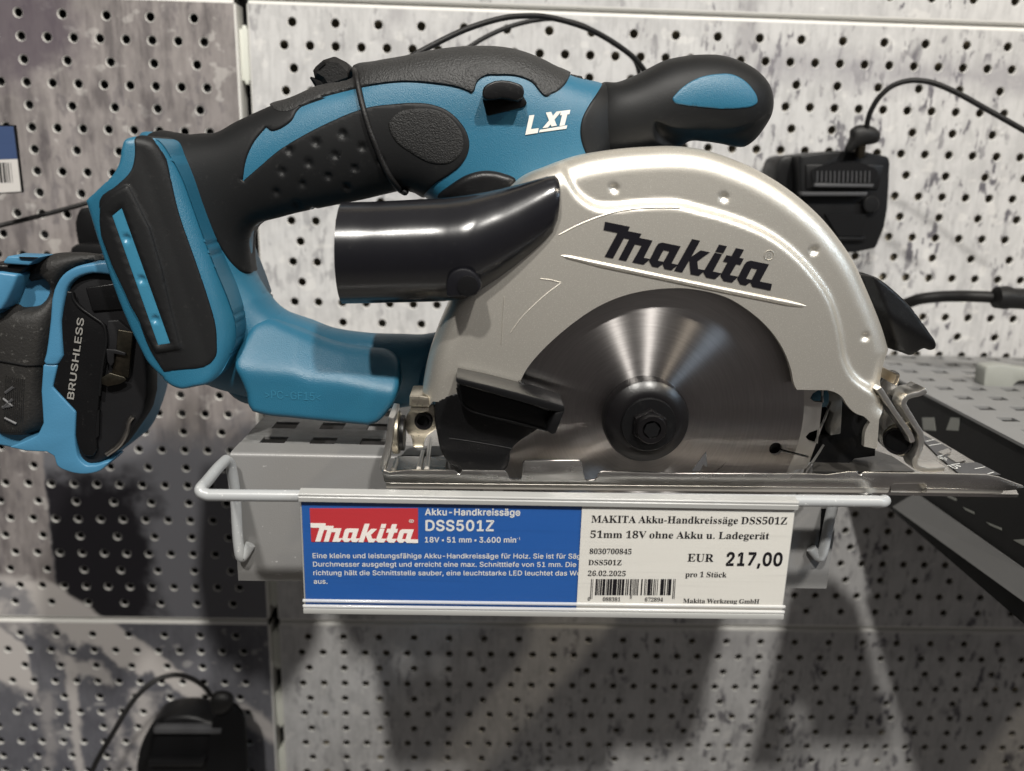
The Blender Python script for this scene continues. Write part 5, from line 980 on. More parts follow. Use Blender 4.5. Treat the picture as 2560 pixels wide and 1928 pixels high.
# white card
pc = box('price_tag_card', (xm, TY - 0.00005, zb_ + 0.0016), (xr - 0.0006, TY + 0.00018, zt - 0.0003), 'card_white')
tag(pc, 'white price card with barcode, right half of the price holder', 'card')
YP = TY - 0.00008
tx = lambda nm, s_, x0, y0, x1, y1, cap, **k: text(nm, s_, T2(x0, y0), T2(x1, y1), cap * UZ, YP, 'ink_black', pc, **k)
tx('name_lettering', 'MAKITA Akku-Handkreissäge DSS501Z', 240, 326, 1742, 341, 55, serif=True)
tx('name_lettering', '51mm 18V ohne Akku u. Ladegerät', 232, 443, 1605, 455, 55, serif=True)
tx('number_lettering', '8030700845', 226, 567, 548, 569, 41, serif=True)
tx('number_lettering', 'DSS501Z', 217, 652, 473, 654, 41, serif=True)
tx('date_lettering', '26.02.2025', 213, 736, 503, 738, 41, serif=True)
tx('currency_lettering', 'EUR', 978, 625, 1178, 628, 62, serif=True)
tx('price_lettering', '217,00', 1272, 654, 1703, 657, 101, bold=0.055)
tx('unit_lettering', 'pro 1 Stück', 962, 744, 1278, 747, 42, serif=True)
tx('maker_lettering', 'Makita Werkzeug GmbH', 944, 944, 1528, 949, 36, serif=True)
tx('barcode_digits', '0', 212, 926, 232, 926, 28, serif=True); tx('barcode_digits', '088381', 327, 930, 462, 931, 31, serif=True); tx('barcode_digits', '672894', 650, 932, 790, 933, 31, serif=True)
bars = [(240, 6, 1), (253, 4, 1), (276, 12, 0), (291, 6, 0), (302, 6, 0), (313, 12, 0), (330, 20, 0), (358, 5, 0), (367, 14, 0), (385, 18, 0), (408, 32, 0), (446, 10, 0), (459, 14, 0), (478, 19, 0), (508, 7, 0), (521, 9, 0), (541, 7, 0), (547, 5, 1), (557, 4, 1), (567, 5, 0), (577, 6, 0), (588, 5, 0), (598, 8, 0), (626, 10, 0), (652, 6, 0), (664, 4, 0), (676, 24, 0), (703, 10, 0), (722, 7, 0), (735, 5, 0), (750, 5, 0), (775, 26, 0), (806, 9, 0), (826, 7, 0), (836, 22, 0), (872, 6, 1), (884, 5, 1)]
VV, FF = [], []
for (x, wd, lng) in bars:
    y1 = 915 if lng else 886; sk = -8 * (y1 - 762) / 124
    k = len(VV); VV += [M(*T2(x, 762), YP - 0.0001), M(*T2(x + wd, 762), YP - 0.0001), M(*T2(x + wd + sk, y1), YP - 0.0001), M(*T2(x + sk, y1), YP - 0.0001)]; FF.append((k, k + 1, k + 2, k + 3))
mesh('barcode', VV, FF, 'ink_black', pc, smooth=False)

# ================================================================== circular saw
AX = Vector((0.0586, 0, 0.0219))          # blade axis (x, z)
def ax(y): return Vector((AX.x, y, AX.z))
saw = thing('circular_saw', (0.03, 0.30, 0.0), 'teal and black cordless circular saw with silver blade guard on the shelf', 'circular saw')
HY = 0.328
# --- housing: rear seam, grip, neck and lower strut as one ring
top = [(300, 300, 1), (303, 290), (340, 285), (385, 288), (415, 292), (440, 290)] + Z('R1', (1330, 815), (1450, 750), (1600, 680), (1750, 615), (1950, 535), (2180, 455)) + \
      Z('R2', (205, 430), (350, 385), (520, 355), (700, 318), (850, 300), (980, 295), (1100, 300), (1230, 325), (1350, 370), (1450, 420), (1535, 462), (1640, 490), (1725, 510))
out_h = top + [(1330, 190), (1345, 260), (1330, 330), (1310, 420), (1290, 520), (1200, 620), (1060, 720), (960, 800), (915, 868), (850, 880), (700, 880), (560, 860), (470, 836, 1)] + Z('R4', (1290, 878), (1200, 895), (1120, 905)) + [(360, 780), (330, 600), (318, 440)]
inn_h = [(553, 489), (600, 471), (650, 458), (700, 448), (745, 439), (790, 430), (840, 418), (874, 412), (897, 415), (918, 426), (965, 470), (985, 560), (975, 660), (955, 712), (920, 722), (867, 722)] + \
        Z('R5', (300, 571), (100, 545)) + Z('R4', (1950, 520), (1800, 462), (1700, 402), (1640, 332), (1585, 245), (1556, 190)) + [(545, 560), (544, 530), (546, 506)]
oh = outline(out_h, HY, 1.2, 5); ih = outline(inn_h, HY, 1.2, 5)
pre = Inflated(oh, [ih], HY, 20.5, 0.86, 3.2, 1.7)
rub = [(319, 294)] + top[2:-1] + Z('R2', (1545, 440, 1), (1530, 465, 1), (1500, 520), (1440, 568), (1420, 575), (1395, 592), (1372, 590), (1350, 570), (1300, 510), (1220, 475), (1100, 465), (1000, 475), (960, 510), (944, 560), (930, 573), (905, 560), (850, 540), (700, 515), (500, 505), (300, 530), (200, 550), (0, 605)) + \
      Z('R1', (2000, 598), (1850, 655), (1820, 685), (1790, 740), (1740, 780), (1700, 800), (1660, 805), (1632, 784, 1), (1560, 870), (1510, 980), (1490, 1105, 1), (1600, 1010), (1700, 925), (1850, 832), (2000, 755), (2200, 672)) + \
      Z('R2', (300, 655), (450, 636), (560, 628), (680, 637), (780, 675), (850, 735), (900, 810), (917, 890), (900, 960), (860, 1020), (800, 1068), (700, 1132), (640, 1195, 1)) + [(918, 428), (897, 416), (874, 411), (840, 417), (790, 429), (745, 438), (700, 447), (650, 457), (600, 470), (553, 487), (545, 506), (543, 536), (546, 565), (547, 589, 1), (536, 592), (525, 590), (505, 575), (472, 529), (448, 482), (418, 416), (385, 356), (359, 330)]
rub_mm = on_surface(rub, pre, 1.1, 4)
oval = on_surface(Z('R2', (420, 760), (480, 690), (600, 665), (720, 675), (820, 740), (880, 850), (868, 940), (800, 1000), (700, 1005), (560, 940), (450, 850)), pre, 1.0)
# boundary between leather-grained top and smooth rubber runs inside the grip
grip = on_surface([(319, 294)][:0] + Z('R1', (1650, 640, 1), (1760, 615), (1950, 535), (2180, 455)) + Z('R2', (205, 428), (350, 383), (520, 353), (700, 316), (850, 298), (980, 293), (1100, 298), (1230, 323), (1350, 368), (1450, 418), (1545, 440, 1), (1530, 465, 1), (1500, 520), (1440, 568), (1420, 575), (1395, 592), (1372, 590), (1350, 570), (1300, 510), (1220, 475), (1100, 465), (1000, 475), (960, 510), (944, 560), (930, 573), (905, 560), (850, 540), (700, 515), (500, 505), (300, 530), (200, 550), (0, 605)) + Z('R1', (2000, 598), (1850, 655), (1780, 690), (1700, 690)), pre, 1.1, 4)
dimp = [on_surface([q, (q[0] + 1, q[1]), (q[0], q[1] + 1)], pre, 50)[0] for q in Z('R1', (1775, 922), (1938, 873), (2103, 822), (1730, 1050), (1893, 1000), (2055, 950), (1693, 1175), (1853, 1125), (2013, 1078), (2173, 1028), (1820, 1245), (1930, 1280)) + Z('R2', (140, 820), (260, 900), (95, 950), (213, 1030), (50, 1078), (370, 985), (165, 1140))]
def rings_at(cs, radii=(0.0, 0.5, 1.0, 1.5, 1.9), n=9):
    r_ = []
    for c in cs:
        for q in radii:
            if q == 0: r_.append((c[0], c[1])); continue
            for k in range(n): r_.append((c[0] + q * math.cos(2 * math.pi * k / n + q), c[1] + q * math.sin(2 * math.pi * k / n + q)))
    return r_
def dent(cs, R=1.7, depth=0.9):
    def f(V):
        o_ = np.zeros(len(V))
        for c in cs:
            d = np.hypot(V[:, 0] - c[0], V[:, 1] - c[1]); o_ = np.minimum(o_, -depth * np.clip(1 - (d / R) ** 2, 0, 1))
        return o_
    return f
neck = on_surface(Z('R2', (1727, 508, 1), (1700, 562), (1642, 650), (1603, 730), (1592, 800), (1600, 870), (1628, 945), (1700, 1080), (1720, 1200, 1)) + [(1400, 420, 1), (1400, 200, 1)], pre, 1.1, 4)
trig = on_surface(Z('R2', (720, 1200), (800, 1130), (900, 1070), (1000, 1045), (1120, 1060), (1200, 1100), (1150, 1180), (1000, 1230), (850, 1240)), pre, 1.2)
lock = on_surface(Z('R2', (985, 600, 1), (1010, 570), (1230, 560), (1272, 632, 1), (1252, 655), (1022, 712, 1)), pre, 0.9)
inf = Inflated(oh, [ih], HY, 20.5, 0.86, 3.2, 1.25, [rub_mm, oval, grip, trig, neck], rings_at(dimp), None, dent(dimp))
inf.body('housing', 'teal_plastic', saw)
inf.panel('rubber_grip', 'black_rubber', saw, rub_mm, (), 0.7, 0.8)
inf.panel('grip_cover', 'leather_rubber', saw, grip, (), 0.95, 0.5, sink=0.1)
inf.panel('thumb_pad', 'rough_rubber', saw, oval, (), 1.05, 0.7, sink=-0.6, back=False)
inf.panel('trigger', 'black_plastic', saw, trig, (), 2.2, 2.6, back=False)
inf.panel('neck_rubber', 'black_rubber', saw, neck, (), 0.6, 0.7)
# knob at the front
KY = 0.326
ko = Z('R2', (1725, 510)) + [(1330, 178), (1365, 166), (1400, 148), (1435, 131), (1475, 122), (1515, 118.5)] + Z('R3', (340, 340), (450, 370), (560, 430), (640, 520), (665, 620), (655, 700), (600, 800), (540, 870), (490, 900), (440, 900), (350, 882), (250, 868), (150, 868), (100, 900)) + [(1440, 330), (1380, 350), (1290, 370)] + Z('R2', (1625, 940), (1598, 870), (1588, 800), (1600, 730), (1640, 650), (1700, 560))
ko_mm = outline(ko, KY, 1.2, 5)
prek = Inflated(ko_mm, [], KY, 24, 1.0, 3.0, 1.6)
bi = on_surface(Z('R3', (50, 608), (75, 570), (130, 520), (220, 472), (320, 452), (420, 455), (490, 490), (540, 540), (572, 600), (573, 630), (545, 652), (480, 665), (380, 670), (250, 662), (120, 647), (62, 630)), prek, 1.0)
lip = on_surface(Z('R3', (-60, 742), (60, 775), (180, 790), (330, 790), (450, 775), (560, 735), (640, 690), (680, 800), (560, 900), (470, 930), (300, 900), (120, 895), (0, 900), (-60, 850)), prek, 1.2)
liparr = np.asarray(lip)
def kmod(V, H):
    ins = inside(V, lip); d = dist_poly(V, lip); s_ = np.where(ins, np.clip(d / 2.2, 0, 1), 0); return H * (1 - 0.20 * s_ * s_ * (3 - 2 * s_))
ik = Inflated(ko_mm, [], KY, 24, 1.0, 3.0, 1.2, [bi, lip], (), kmod)
ik.body('front_knob', 'black_rubber', saw)
ik.panel('knob_inlay', 'teal_plastic', saw, bi, (), 0.35, 0.5, sink=0.3, back=False)
# seam strip where knob meets neck
# --- battery foot
FY, FO = 0.329, 0.2965
fo = Z('FT', (372, 52), (335, 58), (300, 75), (283, 130), (270, 230), (240, 290), (150, 380), (45, 470, 1), (160, 840), (330, 1290), (400, 1430), (450, 1520), (550, 1620)) + Z('R4', (1000, 835), (1060, 882), (1130, 905), (1200, 893), (1285, 878)) + [(470, 815), (490, 780), (502, 742), (500, 700), (486, 655), (460, 590), (430, 510), (405, 440), (385, 385), (362, 340), (335, 302)]
fo_mm = outline(fo, FO, 1.1, 5)
fcap = 35.0
frim = np.array(to_mm(catmull(Z('FT', (372, 52), (335, 58), (300, 75), (283, 130), (270, 230), (240, 290), (150, 380), (45, 470, 1), (160, 840), (330, 1290), (400, 1430), (450, 1520), (550, 1620)), False, 4), FO))
_n = frim[-1] - frim[30]; _p0 = np.array(to_mm(Z('FT', (45, 470)), FO)[0]); _p1 = np.array(to_mm(Z('FT', (330, 1290)), FO)[0]); _n = np.array([-(_p1 - _p0)[1], (_p1 - _p0)[0]]); _n = _n / np.linalg.norm(_n)
def fprof(V):
    d = dist_poly(V, fo_mm); t_ = (V - _p0) @ _n; s_ = np.clip((t_ - 15) / 26.0, 0, 1); R = 1.7 + 5.0 * s_ * s_ * (3 - 2 * s_); x = np.clip(d / R, 0, 1)
    return (fcap - R) * np.clip(d / 0.09, 0, 1) + (R * np.sqrt(np.clip(1 - (1 - x) ** 2, 0, 1)) + 1.6 * np.sin(np.clip(t_ / 24.0, 0, 1) * math.pi) - 7.0 * s_ * s_ - 0.6) * np.clip(d / 0.3, 0, 1)
pref = Inflated(fo_mm, [], FY, fcap, step=1.6, prof=fprof)
frub = on_surface(Z('FT', (362, 62), (354, 120), (352, 190), (330, 275), (240, 370), (127, 468), (124, 512), (380, 1250), (455, 1445), (545, 1588, 1), (640, 1575), (850, 1533), (888, 1482), (893, 1400), (884, 1280), (840, 1120), (750, 850), (650, 560), (583, 275), (570, 215), (520, 130), (440, 54)), pref, 1.0, 4, fall=FO)
fins = on_surface(Z('FT', (215, 570, 1), (276, 520, 1), (590, 1398, 1), (513, 1410, 1)), pref, 1.0, 2, fall=FO)
ffrm = on_surface(Z('FT', (135, 520), (160, 480), (270, 390), (320, 372), (335, 395), (668, 1440, 1), (500, 1465, 1)), pref, 1.0, 4, fall=FO)
fdim = [on_surface([q, (q[0] + 1, q[1]), (q[0], q[1] + 1)], pref, 50)[0] for q in Z('FT', (307, 718), (404, 985), (494, 1245))]
fi = Inflated(fo_mm, [], FY, fcap, step=1.15, regions=[frub, fins, ffrm], extra=rings_at(fdim), prof=fprof, dents=dent(fdim, 1.7, 1.0))
foot = fi.body('battery_foot', 'teal_plastic', saw)
def fdisp(V):
    ins = inside(V, ffrm); d = dist_poly(V, ffrm); s_ = np.clip(d / 0.8, 0, 1); return np.where(ins, 0.9 * s_, 0.0)
fi.panel('foot_rubber', 'black_rubber', saw, frub, [fins], 0.55, 0.8, disp=fdisp)
fi.panel('foot_inlay', 'teal_plastic_smooth', saw, fins, (), 0.55, 0.4, sink=-0.5, back=False)
# --- lower strut block
so = [(520, 735), (538, 706), (565, 702), (600, 714), (640, 729), (691, 748), (740, 760), (790, 767), (830, 773), (853, 790), (860, 815), (859, 845), (850, 872), (838, 888), (818, 909), (797, 917, 1)] + Z('R4', (2205, 1125), (2000, 1106), (1800, 1086), (1600, 1061), (1552, 1046, 1), (1528, 1010), (1515, 940), (1480, 850), (1442, 775))
SOY = 0.3045; so_mm = outline(so, SOY, 1.1, 5)
crest = np.array(to_mm([(480, 778), (508, 787), (550, 795), (635, 801), (670, 813), (737, 818), (778, 826), (820, 834), (870, 842)], SOY))
def sprof(V):
    d = dist_poly(V, so_mm); zc_ = np.interp(V[:, 0], crest[:, 0], crest[:, 1]); s_ = V[:, 1] - zc_; sp_ = 1.2 * np.log1p(np.exp(np.clip(s_ / 1.2, -30, 30)))
    xl_ = np.interp(V[:, 0], [crest[0, 0], crest[2, 0], crest[3, 0], crest[-1, 0]], [0.80, 0.85, 0.95, 1.25])
    B = 26.5 - xl_ * sp_; R = 2.6; x = np.clip(d / R, 0, 1)
    return (B - R) * np.clip(d / 0.1, 0, 1) + R * np.sqrt(np.clip(1 - (1 - x) ** 2, 0, 1)) * np.clip(d / 0.1, 0, 1)
si = Inflated(so_mm, [], HY, 25.5, step=1.3, prof=sprof)
si.body('lower_strut', 'teal_plastic', saw)
bo = Z('R4', (1290, 878), (1360, 850), (1450, 840), (1520, 900), (1540, 1000), (1535, 1050), (1480, 1048), (1400, 1012), (1345, 960)) 
bi_ = Inflated(outline(bo, 0.325, 1.2, 5), [], HY + 0.008, 18, 1.3, 3.0, 1.5); bi_.body('strut_boss', 'teal_plastic', saw)
# moulded lettering on the strut
yy = hit(635, 858).y; A_, B_ = M(573, 860, yy), M(693, 866, yy); L_ = text_geo('>PC-GF15<', 0.0)[0]; x0, x1 = L_[0][:, 0].min(), L_[0][:, 0].max()
mesh('moulded_lettering', drape([A_ + (B_ - A_) * ((q[0] - x0) / (x1 - x0)) + Vector((0, 0, 0.0031 * q[1])) for q in L_[0]], 0.00025), L_[1], 'teal_plastic_smooth', saw, smooth=False)  # lighter teal paints in the highlights on the raised letters
# lettering on the neck
LX = dict(L=[(1282, 708), (1313, 704), (1292, 792), (1340, 785), (1333, 815), (1257, 827)], X1=[(1383, 690), (1416, 686), (1450, 770), (1417, 776)], X2=[(1448, 684), (1480, 680), (1396, 782), (1362, 786)], T=[(1490, 679), (1533, 673), (1527, 700), (1514, 702), (1498, 768), (1466, 773), (1482, 706), (1470, 707), (1475, 681)], U=[(1346, 796), (1514, 768), (1509, 789), (1340, 812)])
VV, FF = [], []
for key, pts in LX.items():
    ps = []
    for p in Z('R2', *pts):
        h_ = hit(p[0], p[1]); ps.append((h_ or M(p[0], p[1], 0.308)) + Vector((0, -0.0004 - (0.00005 if key == 'X2' else 0), 0)))
    bm = bmesh.new(); f = bm.faces.new([bm.verts.new(p) for p in ps]); bmesh.ops.triangulate(bm, faces=[f]); bm.verts.index_update()
    k = len(VV); VV += [v.co.copy() for v in bm.verts]; FF += [tuple(v.index + k for v in f.verts) for f in bm.faces]; bm.free()
mesh('series_lettering', VV, FF, 'silver_print', saw, smooth=False)
# lock-off button
hb = hit(1090, 240); yb = hb.y if hb else 0.308
prism('button_recess', Z('R2', (992, 600), (1240, 580), (1272, 632), (1250, 655), (1022, 712)), yb - 0.0012, yb + 0.006, 'matt_black', saw, 0.0008)  # black plate paints the recess and the shade under the button
prism('lock_button', catmull(Z('R2', (998, 600), (1003, 535), (1030, 512), (1200, 506), (1238, 525), (1246, 590), (1235, 606), (1120, 602)), True, 4), yb - 0.0085, yb + 0.004, 'black_plastic', saw, 0.0016, hit_=True, seg=3)

# --- upper guard
GY = 0.2805
outer_arc = Z('R5', (640, 1025), (620, 1000), (630, 900), (680, 650), (740, 500), (800, 370)) + [(1002, 595), (1036, 522), (1072, 458), (1103, 408)] + Z('R2', (1250, 1085), (1400, 1020), (1600, 950), (1800, 915), (2000, 898), (2205, 895)) + Z('R3', (270, 920), (420, 970), (560, 1030), (700, 1110), (850, 1220), (960, 1320)) + [(1812, 512)] + Z('R6', (1180, 150), (1230, 260), (1290, 400), (1340, 530), (1382, 672, 1), (1355, 750), (1330, 870), (1310, 1000), (1295, 1085, 1))
low_r = Z('R6', (1282, 1265, 1), (1225, 1265, 1), (1238, 1160), (1262, 1118, 1), (1235, 1088), (1170, 1060), (1120, 1010), (1090, 962), (1045, 932), (1000, 920, 1), (815, 918, 1))
open_arc = Z('R6', (800, 890), (780, 800), (740, 690), (680, 590), (600, 500), (500, 420), (400, 360), (300, 325), (200, 305), (100, 295)) + Z('R5', (2180, 295), (2000, 310), (1850, 345), (1700, 410), (1550, 510), (1430, 610), (1330, 710), (1260, 800), (1230, 860), (1205, 920, 1), (1000, 960, 1), (860, 990), (690, 993, 1))
GO = GY + 0.0085
_q = [tuple(a) + tuple(p[2:]) for a, p in zip(to_mm(outer_arc[:-2], GO) + to_mm(outer_arc[-2:-1], GY + 0.006) + to_mm(outer_arc[-1:] + low_r[:1], GY + 0.003) + to_mm(low_r[1:] + open_arc, GY), outer_arc + low_r + open_arc)]
g_out = resample(catmull(_q, True, 5), 1.0); oa = np.array(to_mm(catmull(outer_arc[:-1], False, 5), GO)[:-2])
ridge = [(1208, 340), (1220, 385), (1240, 420), (1262, 440), (1290, 453), (1320, 455), (1361, 451), (1420, 447), (1469, 449), (1504, 458), (1560, 473)] + Z('R6', (660, 0), (800, 110), (900, 220), (1000, 370), (1060, 560), (1095, 750), (1150, 850), (1250, 925), (1310, 960)) + [(1960, 820), (1900, 500), (1700, 330), (1450, 260), (1250, 280)]
rdg = outline(ridge, GY + 0.001, 1.0, 5)
crease = np.array(to_mm(catmull(Z('R5', (1400, -20), (1181, 250), (970, 420), (870, 560), (760, 760), (720, 900), (716, 1000)), False, 5), GY))
riv = [to_mm([q], GY + 0.0035)[0] for q in Z('R2', (1800, 1152)) + Z('R3', (365, 1207), (915, 1535)) + Z('R6', (1228, 592))]
def gheight(V):
    d = dist_poly(V, oa, False); ins = inside(V, rdg); dr = dist_poly(V, rdg) * np.where(ins, 1, -1)
    s_ = np.clip((dr + 0.6) / 3.2, 0, 1); h = -2.9 * s_ * s_ * (3 - 2 * s_)
    R = 8.5; x = np.clip(d / R, 0, 1); h -= R * (1 - np.sqrt(np.clip(1 - (1 - x) ** 2, 0, 1)))
    h += 0.0
    return h + dent(riv, 1.6, 1.0)(V)
gr = [(inset_ring(g_out, d), 0.1) for d in (0.15, 0.5)]
GV, GT = cdt(g_out, [], [], 1.15, gr, rings_at(riv, (0, 0.5, 1.0, 1.4, 1.8)))
GH = gheight(GV); be = bedges(GT); n = len(GV)
V = [Vector((p[0] / 1000, GY - h / 1000, p[1] / 1000)) for p, h in zip(GV, GH)]; F = [tuple(int(i) for i in t_) for t_ in GT]
bset = sorted({i for e_ in be for i in e_}); mp = {}
do = dist_poly(GV[bset], oa, False)
for i, d in zip(bset, do):
    mp[i] = len(V); back = 0.0312 if d < 0.3 else 0.0022
    V.append(Vector((V[i].x, max(GY + back, V[i].y + 0.002), V[i].z)))
F += [(a, b, mp[b], mp[a]) for a, b in be]
guard = mesh('blade_guard', V, F, 'silver_paint', saw, angle=50, hit=True)
# inner wall of the guard behind the blade
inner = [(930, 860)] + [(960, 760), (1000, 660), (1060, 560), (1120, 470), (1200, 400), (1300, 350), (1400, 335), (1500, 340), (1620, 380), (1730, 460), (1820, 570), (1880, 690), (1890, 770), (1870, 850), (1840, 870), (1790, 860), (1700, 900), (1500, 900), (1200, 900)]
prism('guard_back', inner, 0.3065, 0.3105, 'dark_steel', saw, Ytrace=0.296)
# motor gear case behind the guard
prism('gear_case', catmull([(912, 800), (955, 745), (990, 700), (1100, 560), (1250, 420), (1420, 360), (1600, 390), (1720, 480), (1790, 600), (1800, 730), (1760, 830), (1600, 880), (1300, 890), (1000, 880), (915, 876), (905, 840)], True, 4), 0.3135, 0.352, 'teal_plastic', saw, 0.004, Ytrace=0.32, hit_=False)
mo = M(1330, 640, 0.37); lathe('motor_housing', (mo.x, 0.350, mo.z), (0, 1, 0), [(0.038, 0), (0.038, 0.045), (0.034, 0.060), (0.02, 0.064)], 'teal_plastic', saw, 48)
# raised rib under the logo, arrow ribs
def surf(dx, dy, out=0.0, dflt=0.2795):
    h_ = hit(dx, dy); p = h_ if h_ is not None else M(dx, dy, dflt); return p + Vector((0, -out, 0))
rb = [M(p[0], p[1], GY) + Vector((0, 0.0002, 0)) for p in [(1211, 552), (1225, 555), (1300, 572), (1400, 593), (1500, 614), (1600, 634), (1700, 654), (1730, 660), (1743, 662)]]
rr_ = [0.0002, 0.0007, 0.0010, 0.0010, 0.0010, 0.0010, 0.0010, 0.0007, 0.0002]
tube('raised_rib', rb, rr_, 'silver_paint', saw, 12)
tube('rim_crease', [M(p[0], p[1], GY) + Vector((0, 0.00025, 0)) for p in catmull(Z('R2', (1465, 1440), (1560, 1390), (1700, 1332), (1800, 1302), (1900, 1283), (2060, 1272), (2205, 1272)), False, 5)], 0.00042, 'silver_paint', saw, 10)
VV, FF = [], []
for ln in (Z('R5', (1110, 640), (1118, 500), (1128, 350)), Z('R5', (1350, 238), (1410, 245), (1475, 262)), catmull(Z('R5', (1165, 570), (1240, 470), (1320, 390), (1400, 320), (1475, 265)), False, 4)):
    Vt, Ft = tube_data([M(p[0], p[1], GY) for p in ln], 0.00022, 6); k = len(VV); VV += Vt; FF += [tuple(i + k for i in f) for f in Ft]
mesh('arrow_ribs', VV, FF, 'silver_paint', saw)
# logo on the guard
def gl(x, y):
    q = Z('LG', (150 + 1.001 * (x - 115) - 0.2426 * (y - 357), 112 + 0.2044 * (x - 115) + 1.146 * (y - 357)))[0]; return M(q[0], q[1], GY) + Vector((0, -0.00025, 0))
logo('logo_lettering', gl, 'ink_black', saw, Vector((0, 0.0002, 0)))
rc = M(*Z('LG', (2040, 500))[0], GY); V, F = [], []
tube('registered_mark', [rc + Vector((math.cos(a) * 0.00165, -0.00005, math.sin(a) * 0.00165)) for a in [2 * math.pi * k / 20 for k in range(20)]], 0.00018, 'silver_paint', saw, 6, True)
text('registered_mark', 'R', Z('LG', (2018, 526))[0], Z('LG', (2062, 530))[0], 0.0016, GY, 'casting_grey', saw)

# --- blade
def blade_outline(R, n=26, ph=0.10):
    o_ = []
    for k in range(n):
        a0 = 2 * math.pi * k / n + ph; d = 2 * math.pi / n
        for (fa, fr) in ((0.0, 1.0), (0.10, 0.993), (0.42, 0.975), (0.62, 0.955), (0.74, 0.90), (0.86, 0.885), (0.95, 0.91), (0.985, 0.96)):
            a = a0 - d * fa; o_.append((AX.x * 1000 + math.cos(a) * R * fr, AX.z * 1000 + math.sin(a) * R * fr))
    return o_
circ = lambda c, r, n=40: [(c[0] + math.cos(2 * math.pi * k / n) * r, c[1] + math.sin(2 * math.pi * k / n) * r) for k in range(n)]
BY = 0.288
bc = (AX.x * 1000, AX.z * 1000); holes = []
hc = to_mm([Z('R6', (680, 1275))[0]], BY)[0]; a0 = math.atan2(hc[1] - bc[1], hc[0] - bc[0]); rh = math.hypot(hc[0] - bc[0], hc[1] - bc[1])
for k in range(4):
    a = a0 + k * math.pi / 2; c_, s_ = math.cos(a), math.sin(a)
    P = lambda r, t_: (bc[0] + c_ * r - s_ * t_, bc[1] + s_ * r + c_ * t_)
    hp = [P(rh + 2.5 * math.cos(q), 2.5 * math.sin(q)) for q in [0.16 + (2 * math.pi - 0.32) * i / 20 for i in range(21)]]
    hp = hp + [P(rh + 13.2, -0.4), P(rh + 13.2, 0.4)]; holes.append(hp)
BV_, BT = cdt(blade_outline(70.0), holes, [(circ(bc, 59.8, 120), True)], 4.0)
rad = np.hypot(BV_[:, 0] - bc[0], BV_[:, 1] - bc[1]); n = len(BV_)
V = [Vector((p[0] / 1000, BY - 0.0008, p[1] / 1000)) for p in BV_] + [Vector((p[0] / 1000, BY + 0.0008, p[1] / 1000)) for p in BV_]
F = [tuple(int(i) for i in t_) for t_ in BT] + [tuple(int(i) + n for i in t_[::-1]) for t_ in BT]
cr_ = np.hypot(*(BV_[BT].mean(1) - np.array(bc)).T); MI = [1 if r > 59.8 else 0 for r in cr_] * 2
eb = bedges(BT); F += [(a, b, b + n, a + n) for a, b in eb]; MI += [1] * len(eb)
blade = mesh('saw_blade', V, F, 'brushed_blade', saw, smooth=False, slots=['brushed_blade', 'polished_ring'], mats=MI, origin=ax(BY), hit=True)
prism('blade_arrow', Z('K', (1010, 425), (1122, 272), (1133, 395), (1100, 372), (1078, 425)), BY - 0.00095, BY - 0.0008, 'dark_grey_label', blade)
u_ = (M(*Z('K', (1275, 352))[0], BY) - M(*Z('K', (1185, 422))[0], BY)).normalized()
text('blade_lettering', 'MAX', Z('K', (1278, 350))[0], Z('K', (1190, 424))[0], 0.0030, BY - 0.0009, 'dark_steel', blade, up=(-0.55, 0, -0.83))
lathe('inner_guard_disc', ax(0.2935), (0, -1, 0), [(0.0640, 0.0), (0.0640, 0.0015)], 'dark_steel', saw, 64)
# flange, washer, bolt
lathe('flange', ax(0.2872), (0, -1, 0), [(0.0158, 0.0), (0.0158, 0.0048), (0.0152, 0.0062), (0.0122, 0.0084), (0.0104, 0.0088)], 'dark_steel', saw, 64, hit_=True)
lathe('washer', ax(0.2785), (0, -1, 0), [(0.0099, 0.0), (0.0099, 0.0012), (0.0096, 0.0016), (0.0070, 0.0017)], 'black_plastic', saw, 56)
lathe('bolt_head', ax(0.2768), (0, -1, 0), [(0.0066, 0.0), (0.0066, 0.0020), (0.0061, 0.0026), (0.0059, 0.0026)], 'dark_steel', saw, 6, up=(math.cos(0.5), 0, math.sin(0.5)), angle=20)
lathe('bolt_cap', ax(0.2744), (0, -1, 0), [(0.0054, 0.0), (0.0054, 0.0024), (0.0049, 0.0031), (0.0033, 0.0031), (0.0031, 0.0026), (0.0029, 0.0005)], 'dark_steel', saw, 40)
lathe('hex_socket', ax(0.27135), (0, -1, 0), [(0.0029, 0.0), (0.0029, 0.00012)], 'matt_black', saw, 6, up=(math.cos(0.25), 0, math.sin(0.25)))

# --- dust nozzle
st = [(x, (a_ + b_) / 2, (b_ - a_) / 2, y_) for x, a_, b_, y_ in [(742, 437, 655, 0.2870), (800, 436, 654, 0.2870), (880, 432, 652, 0.2868), (960, 428, 650, 0.2862), (1005, 422, 645, 0.2855), (1040, 416, 626, 0.2848), (1080, 408, 601, 0.2842), (1115, 399, 575, 0.2836), (1150, 389, 547, 0.2830), (1178, 381, 523, 0.2826), (1196, 379, 503, 0.2824), (1205, 386, 478, 0.2826), (1208, 400, 455, 0.2830)]]
st2 = []
for (a, b) in zip(st[:-1], st[1:]):
    for i in range(4): st2.append(tuple(np.array(a) + (np.array(b) - np.array(a)) * i / 4))
st2.append(st[-1]); NS = 56; V, F = [], []
for (x, y, hh, yy) in st2:
    c_ = M(x, y, yy); tp = M(x, y - hh, yy); bt = M(x, y + hh, yy); rz = (tp.z - bt.z) / 2; ry = min(rz, 0.0186) if x < 1000 else min(rz, max(0.004, 0.0186 - (x - 1000) / 208 * 0.0125)); cz = (tp.z + bt.z) / 2
    for k in range(NS):
        an = 2 * math.pi * k / NS; V.append((c_.x, yy - math.cos(an) * ry, cz + math.sin(an) * rz))
m_ = len(st2)
